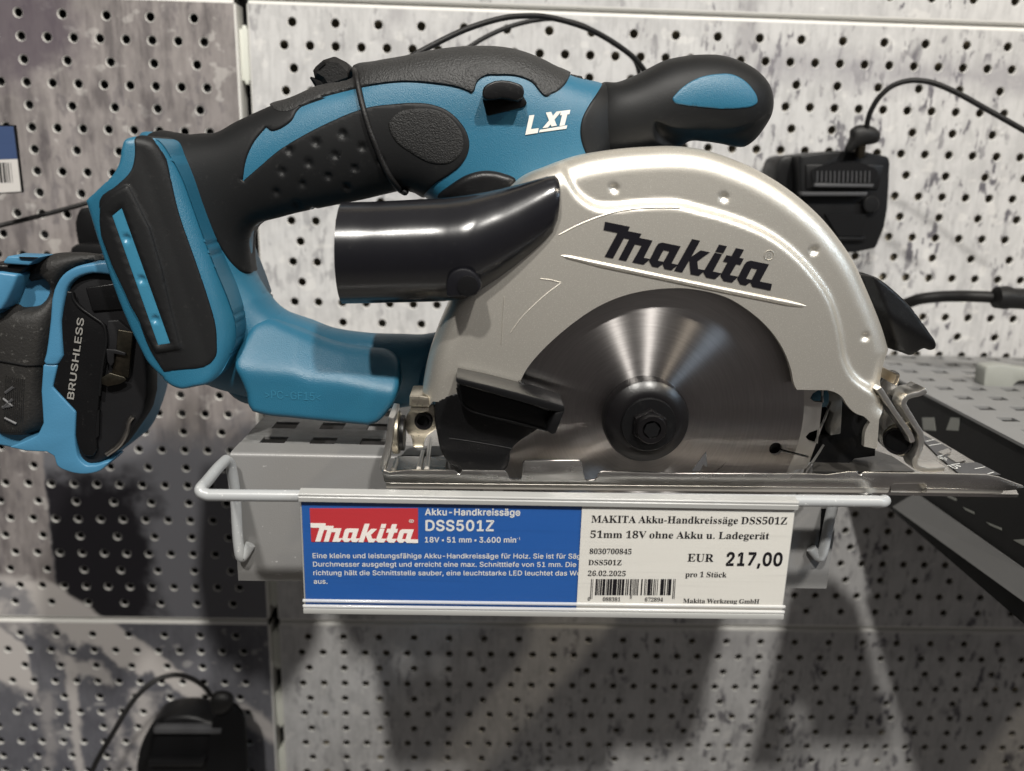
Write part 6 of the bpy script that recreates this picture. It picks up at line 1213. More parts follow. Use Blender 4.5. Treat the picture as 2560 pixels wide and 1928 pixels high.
for i in range(m_ - 1):
    for k in range(NS): F.append((i * NS + k, i * NS + (k + 1) % NS, (i + 1) * NS + (k + 1) % NS, (i + 1) * NS + k))
F.append(tuple(range((m_ - 1) * NS, m_ * NS)))
base = len(V); c0 = M(st2[0][0], st2[0][1], 0.287)
for (dx_, sc) in ((0.0002, 0.965), (0.0002, 0.90), (0.03, 0.89)):
    for k in range(NS):
        p = V[k]; V.append((p[0] + dx_, 0.287 + (p[1] - 0.287) * sc, c0.z + (p[2] - c0.z) * sc))
for i in range(3):
    a_ = 0 if i == 0 else base + (i - 1) * NS; b_ = base + i * NS
    for k in range(NS): F.append((a_ + k, b_ + k, b_ + (k + 1) % NS, a_ + (k + 1) % NS))
F.append(tuple(range(base + 2 * NS, base + 3 * NS)))
mesh('dust_nozzle', V, F, 'gloss_black', saw, angle=50, hit=True)
prism('nozzle_screw_boss', catmull(Z('R5', (778, 352, 1), (772, 270), (800, 205), (880, 175), (955, 208), (990, 285), (955, 345, 1)), True, 4), 0.2668, 0.286, 'gloss_black', saw, 0.0008)
sc_c = M(*Z('R5', (905, 282))[0], 0.2666); lathe('nozzle_screw', (sc_c.x, 0.2668, sc_c.z), (0, -1, 0), [(0.0034, 0), (0.0034, 0.0005), (0.0026, 0.0006)], 'black_plastic', saw, 24)

# --- lower guard and lever
lgp = Z('R5', (715, 975), (722, 1200), (745, 1290), (790, 1355), (835, 1392), (1140, 1395), (1163, 1345), (1163, 1290), (1188, 1250), (1240, 1208), (1320, 1158), (1400, 1080), (1440, 980), (1300, 900), (1000, 900))
ig = Inflated(outline(lgp, 0.2835, 1.1, 4), [], 0.2845, 4.2, 2.2, 4.0, 1.3); ig.body('lower_guard', 'black_plastic', saw)
tube('lower_guard_seam', [M(p[0], p[1], 0.2802) for p in Z('R5', (790, 1215), (950, 1238), (1120, 1268), (1180, 1280))], 0.0002, 'black_plastic', saw, 6)
prism('guard_lever', Z('R5', (830, 845), (1000, 880), (1200, 930), (1400, 985), (1495, 1015), (1500, 1052), (1440, 1052), (1200, 985), (1000, 925), (835, 880)), 0.2640, 0.2790, 'black_plastic', saw, 0.0006)
prism('lever_end', Z('R5', (1440, 1060), (1500, 1045), (1445, 1188), (1420, 1193), (1388, 1172), (1420, 1100)), 0.2640, 0.2790, 'black_plastic', saw, 0.0006)
prism('lever_web', catmull(Z('R5', (835, 880, 1), (850, 960), (900, 1025), (980, 1065), (1400, 1175, 1), (1440, 1060, 1), (1200, 985)), True, 4), 0.2735, 0.2790, 'black_plastic', saw, 0.0004)
tube('lever_edge', [M(p[0], p[1], 0.2732) for p in catmull(Z('R5', (838, 905), (860, 985), (920, 1045), (1000, 1072), (1200, 1118), (1390, 1168)), False, 4)], 0.00035, 'black_plastic', saw, 6)
prism('lever_rear_tab', Z('R5', (1212, 878), (1225, 868), (1310, 915), (1325, 945), (1290, 940)), 0.2770, 0.2800, 'black_plastic', saw, 0.0004)

# --- base plate
PY = 0.2682
ft_top = [(824, 1018), (830, 1016), (842, 1020.5), (874, 1016)] + Z('R5', (820, 1410), (838, 1418), (845, 1434), (858, 1434), (868, 1412), (1130, 1412), (1150, 1430), (1160, 1460), (1172, 1468), (1220, 1468), (1235, 1455), (1242, 1365), (1255, 1352), (1590, 1350), (1605, 1362), (1612, 1420), (1625, 1465), (1640, 1474), (1685, 1470), (1698, 1455), (1712, 1425), (1730, 1418)) + [(1468, 1023)] + Z('R6', (900, 1433), (1000, 1438), (1130, 1420), (1185, 1420), (1195, 1438), (1210, 1440), (1222, 1424), (1600, 1430), (1980, 1438), (2060, 1455), (2205, 1508))
bend_y = [(2214, 1058), (2170, 1061)] + [(2034, 1056), (2003, 1056), (2001, 1047), (1995, 1045), (1933, 1046), (1926, 1049), (1923, 1056)] + [(1469, 1051), (846, 1045), (830, 1042)]
prism('base_flange', ft_top + bend_y, PY, PY + 0.0012, 'nickel', saw, 0.00035)
# rolled lower edge of the flange
def roll(name, xa, xb, ya, yb_, r=0.0030, tip=False):
    a_, b_ = M(xa, ya, PY), M(xb, yb_, PY); V, F = [], []; m2 = 8
    for (p, zz) in ((a_, a_.z), (b_, b_.z)):
        for i in range(m2 + 1):
            an = math.pi / 2 * i / m2; V.append((p.x, PY + r * (1 - math.cos(an)), zz - r * math.sin(an)))
        V.append((p.x, PY + 0.006, zz - r))
        V.append((p.x, PY + 0.006, zz - r + 0.0012)); V.append((p.x, PY + r, zz - r + 0.0012)); V.append((p.x, PY + 0.0012, zz))
    n_ = len(V) // 2
    for i in range(n_): F.append((i, (i + 1) % n_, n_ + (i + 1) % n_, n_ + i))
    F.append(tuple(range(n_))); F.append(tuple(range(n_, 2 * n_))); return mesh(name, V, F, 'bright_steel', saw, angle=50)
r1 = roll('base_rolled_edge', 834, 1922, 1044, 1054.5); r2_ = roll('base_rolled_edge', 2004, 2168, 1055.5, 1057.5, 0.0026)
zf = M(1400, 1051, PY).z - 0.0030 + 0.0012
# slot in the flange shows a bent tab
prism('base_slot_tab', [(1924, 1045), (2004, 1044), (2004, 1064), (1924, 1064)], PY + 0.0035, PY + 0.0047, 'bright_steel', saw)
# floor of the base: front strip, rear plate, bridges left and right of the blade slot
XL, XR = M(826, 1030, PY).x, MZ(2155, 1027, zf).x
floor_pts = [(XL + 0.002, PY + 0.003), (XR - 0.004, PY + 0.003), (XR, PY + 0.012), (XR - 0.001, 0.352), (XR - 0.012, 0.366), (XL + 0.004, 0.366), (XL + 0.0015, 0.33)]
slot = [(XL + 0.021, 0.2770), (0.1480, 0.2770), (0.1480, 0.3000), (XL + 0.021, 0.3000)]
V2, T = cdt(resample([(a * 1000, b * 1000) for a, b in floor_pts], 8), [resample([(a * 1000, b * 1000) for a, b in slot], 8)], (), 12)
n = len(V2); V = [Vector((p[0] / 1000, p[1] / 1000, zf)) for p in V2] + [Vector((p[0] / 1000, p[1] / 1000, zf - 0.0012)) for p in V2]
F = [tuple(int(i) for i in t_) for t_ in T] + [tuple(int(i) + n for i in t_[::-1]) for t_ in T] + [(a, b, b + n, a + n) for a, b in bedges(T)]
mesh('base_floor', V, F, 'nickel', saw, smooth=False)
def on_floor(name, pts, lift, mat, th=0.0002):
    return prism3(name, [MZ(p[0], p[1], zf + lift) for p in pts], Vector((0, 0, -th)), mat, saw)
on_floor('floor_reflection_patch', Z('N', (-330, 1140), (-300, 900), (0, 700), (150, 720), (330, 860), (620, 960), (900, 1143), (280, 1143)), 0.0003, 'dark_reflection_steel')  # dark patch painted in for the floor's dark reflection
on_floor('scale_strip', Z('N', (940, 720), (1010, 712), (1230, 818), (1345, 880), (1290, 960), (1430, 1050), (1640, 1036), (1700, 1060), (1930, 1185), (1420, 1160), (1180, 960)), 0.0005, 'dark_grey_label')
for ln in (((1030, 785), (1130, 765)), ((1070, 835), (1215, 812)), ((1180, 965), (1245, 948)), ((1290, 1075), (1440, 1050)), ((1620, 1115), (1740, 1092)), ((1775, 1175), (1850, 1155))):
    a_, b_ = [MZ(*q, zf + 0.0008) for q in Z('N', *ln)]; d_ = (b_ - a_).normalized(); pr = Vector((-d_.y, d_.x, 0)) * 0.00016
    prism3('scale_tick', [a_ - pr, b_ - pr, b_ + pr, a_ + pr], Vector((0, 0, -0.0001)), 'white_ink', saw)
def floor_text(name, s_, q0, q1, cap):
    a_, b_ = MZ(*Z('N', q0)[0], zf + 0.0008), MZ(*Z('N', q1)[0], zf + 0.0008); L = text_geo(s_, 0.01); V_, F_ = L[0]
    x0, x1 = V_[:, 0].min(), V_[:, 0].max(); ex = (b_ - a_) / (x1 - x0); ey = Vector((-0.0, 1, 0)) * cap
    mesh(name, [a_ + ex * (p[0] - x0) + ey * p[1] for p in V_], F_, 'white_ink', saw, smooth=False)
floor_text('scale_lettering', '0°', (1360, 1112), (1505, 1118), 0.0042); floor_text('scale_lettering', '45°', (1205, 1000), (1335, 1025), 0.0040)
on_floor('scale_finger', Z('N', (1180, 910), (1300, 868), (1335, 905), (1250, 950)), 0.0011, 'nickel', 0.001); on_floor('scale_finger', Z('N', (1285, 965), (1420, 955), (1500, 982), (1510, 1015), (1400, 1038)), 0.0011, 'nickel', 0.001)
# left end: standing tab, floor ribs, knurled disc, pivot bracket
def ribbon(name, path, Y0, Y1, th, mat, parent=saw, n=4, bevel=0.0003):   # bent strip: profile path swept in depth
    P = [np.array((p.x, p.z)) for p in (M(q[0], q[1], Y0) for q in catmull(path, False, n))]; P = np.array(P)
    tg_ = np.gradient(P, axis=0); L_ = np.hypot(tg_[:, 0], tg_[:, 1]); nn = np.stack([-tg_[:, 1], tg_[:, 0]], 1) / L_[:, None] * th / 2
    lp = [Vector((a[0], Y0, a[1])) for a in P + nn] + [Vector((a[0], Y0, a[1])) for a in (P - nn)[::-1]]
    return prism3(name, lp, Vector((0, Y1 - Y0, 0)), mat, saw, bevel, angle=40)
ribbon('base_end_tab', Z('H', (165, 352), (150, 470), (135, 620), (118, 720), (90, 800), (75, 880), (78, 925)), 0.2720, 0.2890, 0.0022, 'bright_steel')
dc = M(*Z('H', (262, 515))[0], 0.287)
lathe('knurled_disc', (dc.x - 0.0026, 0.287, dc.z), (1, 0, 0), [(0.0075, 0.0), (0.0080, 0.0003), (0.0080, 0.0022), (0.0075, 0.0025), (0.004, 0.0025)], 'zinc', saw, 40)
lathe('pivot_washer', (dc.x + 0.0001, 0.287, dc.z - 0.0002), (1, 0, 0), [(0.0066, 0.0), (0.0066, 0.0014), (0.003, 0.0016)], 'black_plastic', saw, 36)
prism('pivot_bracket', catmull(Z('H', (330, 330), (365, 275), (560, 250), (600, 220), (645, 300), (650, 470), (600, 510), (540, 560), (515, 610), (505, 675, 1), (395, 675, 1), (385, 610), (370, 560), (335, 525)), True, 3), 0.2890, 0.2905, 'zinc', saw, 0.0003)
pcn = M(*Z('H', (508, 388))[0], 0.2885); V, F = [], []
lathe('pivot_bush', (pcn.x, 0.2895, pcn.z), (0, -1, 0), [(0.0034, 0.0), (0.0034, 0.0022), (0.0031, 0.0025), (0.0023, 0.0025), (0.0021, 0.0021), (0.0021, 0.0004)], 'dark_steel', saw, 36)
lathe('pivot_bore', (pcn.x, 0.2888, pcn.z), (0, -1, 0), [(0.0021, 0.0), (0.0021, 0.0002)], 'matt_black', saw, 24)
prism('hinge_block', Z('H', (352, 128), (470, 125), (560, 140), (575, 245), (355, 245)), 0.2815, 0.2960, 'zinc', saw, 0.0005)
prism('hinge_strip', Z('H', (360, 248), (570, 250), (565, 290), (470, 310), (365, 300)), 0.2825, 0.2950, 'zinc', saw, 0.0004)
for q in (((215, 800), (178, 915)), ((500, 720), (455, 900)), ((578, 580), (540, 900))):
    a_, b_ = [MZ(*p, zf + 0.0006) for p in Z('H', *q)]
    tube('floor_rib', [a_, b_], 0.0009, 'bright_steel', saw, 8)
# right end: depth bracket made of two bent strips, bush and back plate
ribbon('bracket_strip', Z('N', (470, 150), (500, 190), (545, 260), (660, 440), (800, 640), (850, 720), (880, 800)), 0.2800, 0.2868, 0.0020, 'bright_steel')
ribbon('bracket_strip', Z('N', (1045, 175), (960, 215), (870, 235), (800, 270), (768, 340), (800, 410), (860, 510), (920, 610), (975, 700), (975, 840), (935, 950), (902, 1030), (915, 1090), (985, 1122), (1260, 1122)), 0.2790, 0.2860, 0.0021, 'bright_steel')
ribbon('bracket_curl', Z('N', (1040, 172), (960, 212), (870, 232), (805, 262), (775, 320)), 0.2864, 0.2970, 0.0019, 'bright_steel')
prism('bracket_plate', catmull(Z('N', (430, 470), (470, 150), (560, 40), (640, -60), (720, -30), (700, 90), (720, 250), (770, 360), (870, 560), (960, 720), (960, 900), (900, 1000), (700, 960), (480, 800)), True, 3), 0.2960, 0.2985, 'dark_reflection_steel', saw, 0.0004)  # plate coloured dark to paint in the reflections between the strips
ribbon('bracket_strip', Z('N', (700, -10), (690, 30), (672, 80), (655, 105)), 0.2840, 0.2990, 0.0014, 'ring_bright')
bcn = M(*Z('N', (682, 790))[0], 0.2850); axd = Vector((-0.70, -0.714, 0)).normalized()
lathe('bracket_bush', bcn - axd * 0.0062, axd, [(0.0058, 0.0), (0.0062, 0.0004), (0.0062, 0.0030), (0.0056, 0.0036), (0.005, 0.0036)], 'zinc', saw, 40)
lathe('bracket_tube', bcn - axd * 0.0030, axd, [(0.0052, 0.0), (0.0052, 0.0026), (0.0049, 0.0030), (0.0045, 0.0030), (0.0043, 0.0024), (0.0043, 0.0004)], 'dark_steel', saw, 40)
lathe('bracket_bore', bcn - axd * 0.0012, axd, [(0.0043, 0.0), (0.0043, 0.0003)], 'matt_black', saw, 30)
# front black cover
cv = Z('R6', (1218, 208), (1290, 222), (1340, 252), (1420, 318), (1500, 398), (1560, 478), (1620, 568), (1655, 630), (1652, 665), (1625, 676), (1592, 665), (1568, 680), (1548, 700), (1528, 714), (1480, 700), (1378, 662), (1335, 560), (1280, 380))
cov_mm = outline(cv, 0.298, 1.0, 3); _c0, _c1 = [np.array(q) for q in to_mm(Z('R6', (1290, 410), (1600, 600)), 0.298)]; _cn = np.array([-(_c1 - _c0)[1], (_c1 - _c0)[0]]); _cn = _cn / np.linalg.norm(_cn)
_e = np.array(to_mm(Z('R6', (1218, 208), (1285, 395), (1340, 570), (1380, 665)), 0.298))
def cprof(V):
    d = dist_poly(V, cov_mm); s_ = (V - _c0) @ _cn; up = 0.35 * np.log1p(np.exp(np.clip(s_ / 0.35, -30, 30))); dn = 0.35 * np.log1p(np.exp(np.clip(-s_ / 0.35, -30, 30)))
    dl = dist_poly(V, _e, False); B = 8.0 - 0.20 * up - 0.42 * dn - 0.9 * np.clip(3.6 - dl, 0, 4); R = 0.9; x = np.clip(d / R, 0, 1)
    return (np.maximum(B, 2.0) - R) * np.clip(d / 0.1, 0, 1) + R * np.sqrt(np.clip(1 - (1 - x) ** 2, 0, 1)) * np.clip(d / 0.1, 0, 1)
ic = Inflated(cov_mm, [], 0.304, 8.5, step=1.0, prof=cprof); ic.body('front_cover', 'black_plastic', saw)
# casting seen through the gap right of the blade
prism('gap_casting', Z('R6', (995, 905), (1100, 930), (1095, 1000), (1085, 1190), (1020, 1200), (1015, 1140), (1040, 1060), (1000, 1030)), 0.297, 0.303, 'casting_grey', saw, 0.0006)
prism('gap_inset', catmull(Z('R6', (905, 960), (915, 915), (1000, 915), (996, 1025), (950, 1020), (915, 1000)), True, 3), 0.2965, 0.302, 'teal_plastic', saw, 0.0006)
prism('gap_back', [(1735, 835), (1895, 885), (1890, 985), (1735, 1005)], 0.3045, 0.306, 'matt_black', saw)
prism('gap_shade', Z('R6', (1040, 1190), (1080, 900), (1260, 1050), (1300, 1120), (1290, 1290), (1240, 1330), (1180, 1330), (1100, 1390), (880, 1400), (850, 1300), (950, 1195)), 0.3005, 0.304, 'matt_black', saw)  # flat black sheet painted in for the shade in the gap

# ================================================================== security cord on the grip
cordp = Z('R2', (190, 470), (198, 438), (212, 432), (226, 470), (248, 580), (275, 690), (305, 790), (340, 880), (375, 970), (430, 1080), (480, 1150), (512, 1172))
pts = []
for p in cordp:
    h_ = hit(p[0], p[1]); pts.append((h_ if h_ is not None and h_.y < 0.345 else M(p[0], p[1], 0.326)))
front = [p + Vector((0, -0.0016, 0)) for p in pts]
front[0] = M(*cordp[0], 0.333); front[1] = M(*cordp[1], 0.3285); front[2] = M(*cordp[2], 0.324)
for i in range(3, len(front)): front[i].y = min(front[i].y, 0.322)
sm = spline3(front, 5)
end = [M(*Z('R2', (522, 1180))[0], 0.318), M(*Z('R2', (522, 1160))[0], 0.334), M(*Z('R2', (470, 1120))[0], 0.346)]
sm += spline3([front[-1]] + end, 5)[1:]
back = [end[-1], M(*Z('R2', (380, 900))[0], 0.352), M(*Z('R2', (260, 600))[0], 0.352), M(*Z('R2', (200, 480))[0], 0.343), front[0]]
sm += spline3(back, 5)[1:-1]
cord = tube('elastic_cord', sm, 0.00115, 'cord_black', None, 8, True); tag(cord, 'thin black elastic cord looped round the saw grip', 'cord')
kn = thing('cord_stopper', tuple(M(715, 158, 0.338)), 'small faceted black cord stopper on top of the saw grip', 'cord stopper')
prism('stopper_body', Z('R1', (1890, 458), (1925, 405), (2000, 340), (2088, 348), (2160, 425), (2165, 500), (2000, 560), (1960, 500)), 0.331, 0.345, 'cord_black', kn, 0.0024, seg=1, angle=10)
prism('stopper_neck', Z('R1', (1885, 462), (1970, 490), (2010, 540), (1935, 545)), 0.3325, 0.344, 'black_plastic', kn, 0.001, seg=1)
prism('stopper_slot', Z('R1', (1945, 410), (1985, 378), (1992, 392), (1952, 425)), 0.3305, 0.332, 'matt_black', kn)

# ================================================================== security tethers on the wall
def cable(name, win, pts, ys, r, mat, label, n=8, cat='cable', group=None):
    q = Z(win, *pts); ys = ys if isinstance(ys, (list, tuple)) else [ys] * len(q)
    if len(ys) == 2: ys = [ys[0] + (ys[1] - ys[0]) * i / (len(q) - 1) for i in range(len(q))]
    o = tube(name, spline3([M(p[0], p[1], y) for p, y in zip(q, ys)], n), r, mat, None, 10); return tag(o, label, cat, group)
cable('security_cable', 'R2', [(430, 440), (520, 372), (700, 272), (900, 178), (1100, 116), (1250, 98), (1400, 106), (1600, 160), (1750, 232), (1900, 335), (1985, 430), (2030, 520)], (0.40, 0.45), 0.0014, 'cord_black', 'outer of the two thin black cables arching behind the saw grip')
cable('security_cable', 'R2', [(860, 330), (920, 285), (1020, 225), (1150, 168), (1300, 128), (1450, 118), (1620, 160), (1790, 262), (1920, 360), (1960, 470), (1980, 560)], (0.44, 0.47), 0.0012, 'cord_black', 'inner of the two thin black cables arching behind the saw grip')
cable('security_cable', 'R3', [(1240, 800), (1248, 740), (1270, 675), (1315, 600), (1385, 535), (1465, 502), (1550, 493), (1660, 512), (1800, 572), (1950, 655), (2080, 728), (2260, 830)], (0.455, 0.43), 0.0014, 'cord_black', 'thin black cable curving right from the security box by the blade guard')
cable('security_cable', 'R1', [(-60, 1400), (0, 1383), (260, 1318), (520, 1248), (700, 1190)], (0.44, 0.46), 0.0013, 'cord_black', 'thin straight black cable running left behind the battery foot')
cable('security_cable', 'B1', [(540, 1720), (600, 1590), (700, 1420), (770, 1300), (850, 1195), (950, 1112), (1060, 1078), (1150, 1090), (1240, 1140), (1290, 1200)], (0.43, 0.476), 0.0016, 'cord_black', 'thin black cable arching over the lower left security box')
# box right of the guard
bx = thing('security_box', tuple(M(1800, 540, 0.48)), 'square black security box right of the blade guard', 'security box', 'security boxes on the wall')
prism('box_body', catmull(Z('X', (540, 290, 1), (560, 215), (620, 205), (1700, 214), (1775, 240), (1800, 320), (1795, 420), (1630, 1440), (1600, 1490), (1540, 1510), (600, 1560, 1)), True, 4), 0.4640, 0.5030, 'security_black', bx, 0.0020, seg=3)
prism('box_side', catmull(Z('X', (250, 330), (290, 260), (350, 222), (560, 232, 1), (545, 900, 1), (240, 900, 1)), True, 4), 0.4760, 0.5030, 'security_black', bx, 0.002)
prism('top_frame', Z('X', (640, 340), (1720, 350), (1640, 680), (640, 680)), 0.4628, 0.4645, 'security_black', bx, 0.0006)
prism('grille_recess', catmull(Z('X', (720, 420), (800, 372), (1560, 378), (1625, 430), (1560, 625, 1), (740, 605, 1)), True, 3), 0.4621, 0.4632, 'matt_black', bx)
prism('grille_ledge', Z('X', (765, 600), (1580, 612), (1560, 655), (750, 648)), 0.4595, 0.4630, 'dark_grey_label', bx, 0.0003)
VV, FF = [], []
for k in range(13):
    x_ = 790 + 60 * k; V_ = [M(*q, 0.4619) for q in Z('X', (x_, 430), (x_ + 14, 430), (x_ + 14 - 6, 590), (x_ - 6, 590))]; i0 = len(VV); VV += V_ + [q + Vector((0, 0.0006, 0)) for q in V_]
    FF += [(i0, i0 + 1, i0 + 2, i0 + 3)] + [(i0 + j, i0 + (j + 1) % 4, i0 + 4 + (j + 1) % 4, i0 + 4 + j) for j in range(4)]
mesh('grille', VV, FF, 'dark_grey_label', bx, smooth=False)
prism('mid_ledge', Z('X', (560, 722), (1500, 722), (1470, 775), (600, 775)), 0.4590, 0.4645, 'dark_grey_label', bx, 0.0005)
c_ = M(*Z('X', (1515, 890))[0], 0.463); lathe('round_button', (c_.x, 0.464, c_.z), (0, -1, 0), [(0.0046, 0), (0.0046, 0.003), (0.004, 0.0036), (0.001, 0.0038)], 'security_black', bx, 28)
prism('lower_window', Z('X', (900, 1025), (1470, 1025), (1420, 1330), (1080, 1330)), 0.4625, 0.4645, 'matt_black', bx)
prism('lower_rim', Z('X', (1080, 1345), (1470, 1345), (1440, 1395), (1080, 1395)), 0.4615, 0.4645, 'security_black', bx, 0.0004)
pl = thing('cable_plug', tuple(M(1868, 300, 0.457)), 'black rounded cable plug on top of the right security box', 'plug')
e_ = Inflated(outline(Z('R3', (1140, 840), (1140, 800), (1175, 772), (1240, 765), (1300, 790), (1322, 820), (1310, 870), (1270, 885), (1220, 890), (1180, 905), (1130, 935), (1110, 930)), 0.457, 0.8, 4), [], 0.457, 7, 1.0, 3, 1.2); e_.body('plug_body', 'cord_black', pl)
q0, q1 = M(*Z('R3', (1205, 880))[0], 0.457), M(*Z('R3', (1200, 950))[0], 0.462); tube('plug_contact', [q0, q1], 0.0028, 'brass_dull', pl, 14)
# box behind the battery foot
b2 = thing('security_box', tuple(M(230, 560, 0.47)), 'black box on the wall half hidden behind the battery foot', 'security box', 'security boxes on the wall')
prism('box_body', catmull(Z('WL', (665, 1160, 1), (655, 900), (690, 840), (760, 826), (1200, 826, 1), (1200, 1160, 1)), True, 4), 0.452, 0.495, 'security_black', b2, 0.002)
prism('box_foot', Z('WL', (608, 1240), (612, 1180), (660, 1150), (1200, 1150), (1200, 1290), (605, 1290)), 0.440, 0.495, 'security_black', b2, 0.001)
# box lower left
b3 = thing('security_box', tuple(M(420, 1660, 0.48)), 'black box with cable at the bottom edge, lower left', 'security box', 'security boxes on the wall')
prism('box_body', catmull(Z('B1', (905, 1800, 1), (912, 1440), (950, 1345), (1010, 1262), (1070, 1240), (1260, 1236), (1330, 1262), (1420, 1275), (1478, 1330), (1500, 1440), (1515, 1800, 1)), True, 4), 0.4800, 0.5030, 'security_black', b3, 0.003, seg=3, Ytrace=0.4985)
prism('box_ledge', Z('B1', (935, 1405), (1360, 1405), (1350, 1440), (940, 1440)), 0.4745, 0.4805, 'dark_grey_label', b3, 0.0008)
prism('box_ledge', Z('B1', (905, 1608), (1215, 1608), (1260, 1582), (1240, 1640), (905, 1640)), 0.4740, 0.4805, 'security_black', b3, 0.0008)
prism('box_recess', Z('B1', (925, 1450), (1340, 1450), (1300, 1600), (915, 1600)), 0.4785, 0.4805, 'matt_black', b3)
prism('box_flap', catmull(Z('B1', (1300, 1340, 1), (1425, 1270), (1480, 1330), (1500, 1450), (1510, 1800, 1), (1240, 1800, 1), (1270, 1580)), True, 3), 0.4750, 0.4803, 'matt_black', b3, 0.001)
pl2 = Inflated(outline(Z('B1', (1285, 1240), (1300, 1195), (1370, 1180), (1420, 1200), (1430, 1250), (1390, 1300), (1320, 1310)), 0.476, 0.8, 4), [], 0.476, 7, 1.0, 3, 1.3).body('cable_plug', 'cord_black', None); tag(pl2, 'black cable plug on top of the lower left box', 'plug')
# price label at the left edge
LBY = 0.43
lab = thing('price_label', tuple(M(10, 415, LBY)), 'blue and white barcode label cut by the left edge', 'label')
def wl(*p): return Z('WL', *p)
prism('blue_field', wl((-90, 122), (113, 125), (148, 408), (-70, 415)), LBY, LBY + 0.0006, 'label_navy', lab)
prism('white_field', wl((-70, 416), (148.5, 409), (180, 690), (-50, 705)), LBY, LBY + 0.0006, 'label_white', lab)
prism('label_edge', wl((-90, 112), (124, 114), (190, 692), (182, 700), (-60, 715)), LBY + 0.0008, LBY + 0.0028, 'matt_black', lab)
VV, FF = [], []
for (x, wd) in ((-14, 14), (2, 6), (18, 16), (40, 6), (52, 5), (66, 8), (90, 4)):
    k = len(VV); VV += [M(*q, LBY - 0.0001) for q in wl((x, 440), (x + wd, 440), (x + wd + 18, 615), (x + 18, 615))]; FF.append((k, k + 1, k + 2, k + 3))
mesh('barcode', VV, FF, 'ink_black', lab, smooth=False)

# ================================================================== neighbouring shelf, block and power cord on the right
ns = thing('display_shelf', (0.40, 0.40, -0.03), 'grey perforated shelf at the right edge, seen from its left side', 'shelf')
xs = [0.2500 + 0.0183 * k for k in range(14)]; ys = [0.2900 + 0.0190 * k for k in range(12)]
slotted_top('shelf_top', 0.2335, 0.52, 0.20, WALL - 0.002, xs, [y for y in ys if y < 0.503], 0.0042, 0.0033, 0.0, 0.0014, 'shelf_light_paint', ns)
box('slot_light_blocker', (0.2365, 0.205, -0.0050), (0.515, WALL - 0.006, -0.0036), 'shade_black', ns)  # unseen plate added to stop light passing through the slots
pA, pB, pC, pD = Z('SS', (1110, 392), (2260, 1225), (2260, 952), (1300, 276))
A_, B_ = MX(*pA, 0.228), MX(*pB, 0.228)
C_, D_ = MX(*pC, 0.232), MX(*pD, 0.232)
lowz = (A_.z + B_.z) / 2
prism3('bottom_flange', [A_, B_, C_, D_], Vector((0.0015, 0, -0.0004)), 'shelf_light_paint', ns)
box('under_shelf_shade', (0.2352, 0.205, -0.075), (0.2364, WALL - 0.004, -0.0018), 'shade_black', ns)  # black sheet painted in for the shade under the open-sided shelf
for (win, q) in (('N', [(985, 500), (1130, 500), (1150, 660), (1000, 650)]), ('N', [(1330, 500), (1440, 500), (1420, 660), (1275, 650)]), ('SS', [(1560, 280), (1650, 330), (1640, 345), (1570, 310)]), ('SS', [(1700, 395), (1790, 435), (1795, 455), (1720, 420)]), ('SS', [(1895, 520), (2020, 570), (2025, 590), (1930, 550)]), ('SS', [(2120, 670), (2260, 660), (2260, 730), (2200, 715)])):
    pp_ = [MX(*p, 0.2349) for p in Z(win, *q)]; prism3('painted_slot_light', pp_, Vector((0.0002, 0, 0)), 'pale_grey_plastic', ns)  # pale chips paint in spots of light from the slots
blk = thing('tool_stand', (0.345, 0.44, 0.0), 'pale grey plastic block standing on the right shelf', 'stand')
prism('stand_body', catmull(Z('C', (1098, 1040, 1), (1112, 1010), (1140, 1000), (1449, 1022), (1700, 1050, 1), (1700, 1180, 1), (1449, 1135), (1400, 1140), (1355, 1180), (1340, 1240), (1300, 1272, 1), (1180, 1225), (1085, 1188, 1)), True, 3), 0.4300, 0.4400, 'pale_grey_plastic', blk, 0.002)
pg = thing('power_cable', tuple(M(2190, 645, 0.43)), 'thick black power cord with plug sleeve running to the right edge above the shelf', 'power cord')
q = Z('C', (180, 560), (300, 470), (400, 425), (520, 388), (700, 368), (850, 364), (1000, 366), (1260, 378))
tube('cord', spline3([M(p[0], p[1], 0.47 - 0.005 * i) for i, p in enumerate(q)], 8), 0.0032, 'cord_black', pg, 14)
q = Z('C', (1195, 375), (1280, 377), (1340, 384), (1800, 410)); tube('plug_sleeve', [M(*p, 0.432) for p in q], [0.0058, 0.0064, 0.0056, 0.0058], 'cord_black', pg, 24)

# ================================================================== the drill on the left
drill = thing('cordless_drill', tuple(M(120, 1020, 0.34)), 'blue and black cordless drill without battery hanging at the left edge', 'drill')
def D_(*p): return Z('DR', *p)
DB = 0.16; DY0 = 0.345
def dpl(name, pts, off, th, mat, bevel=0.0006, sm=0, b=DB, y0=DY0, hit_=False):
    pts = catmull(pts, True, sm) if sm else [p[:2] for p in pts]
    loop = [M(p[0], p[1], y0 + off, b) for p in pts]
    return prism3(name, loop, Vector((0, th, 0)), mat, drill, bevel, hit_, seg=3)
dpl('housing', D_((-120, 222, 1), (0, 222), (125, 240), (300, 190), (520, 165), (640, 155), (745, 155), (800, 420), (860, 850), (850, 1210), (800, 1380), (730, 1530), (680, 1590), (600, 1626), (470, 1608), (395, 1568), (370, 1500), (180, 1466), (0, 1430), (-120, 1410, 1)), 0.004, 0.050, 'blue_plastic_drill', 0.003, 4)
bt = outline(D_((125, 240, 1), (160, 190), (210, 145), (290, 113), (400, 104), (560, 112), (690, 132), (770, 160), (640, 160), (530, 180), (440, 232), (378, 325), (345, 560), (312, 820), (290, 1000), (262, 1350), (200, 1375), (0, 1397), (-90, 1400, 1), (-90, 520, 1), (10, 482), (45, 425), (90, 330)), 0.314, 1.0, 4)
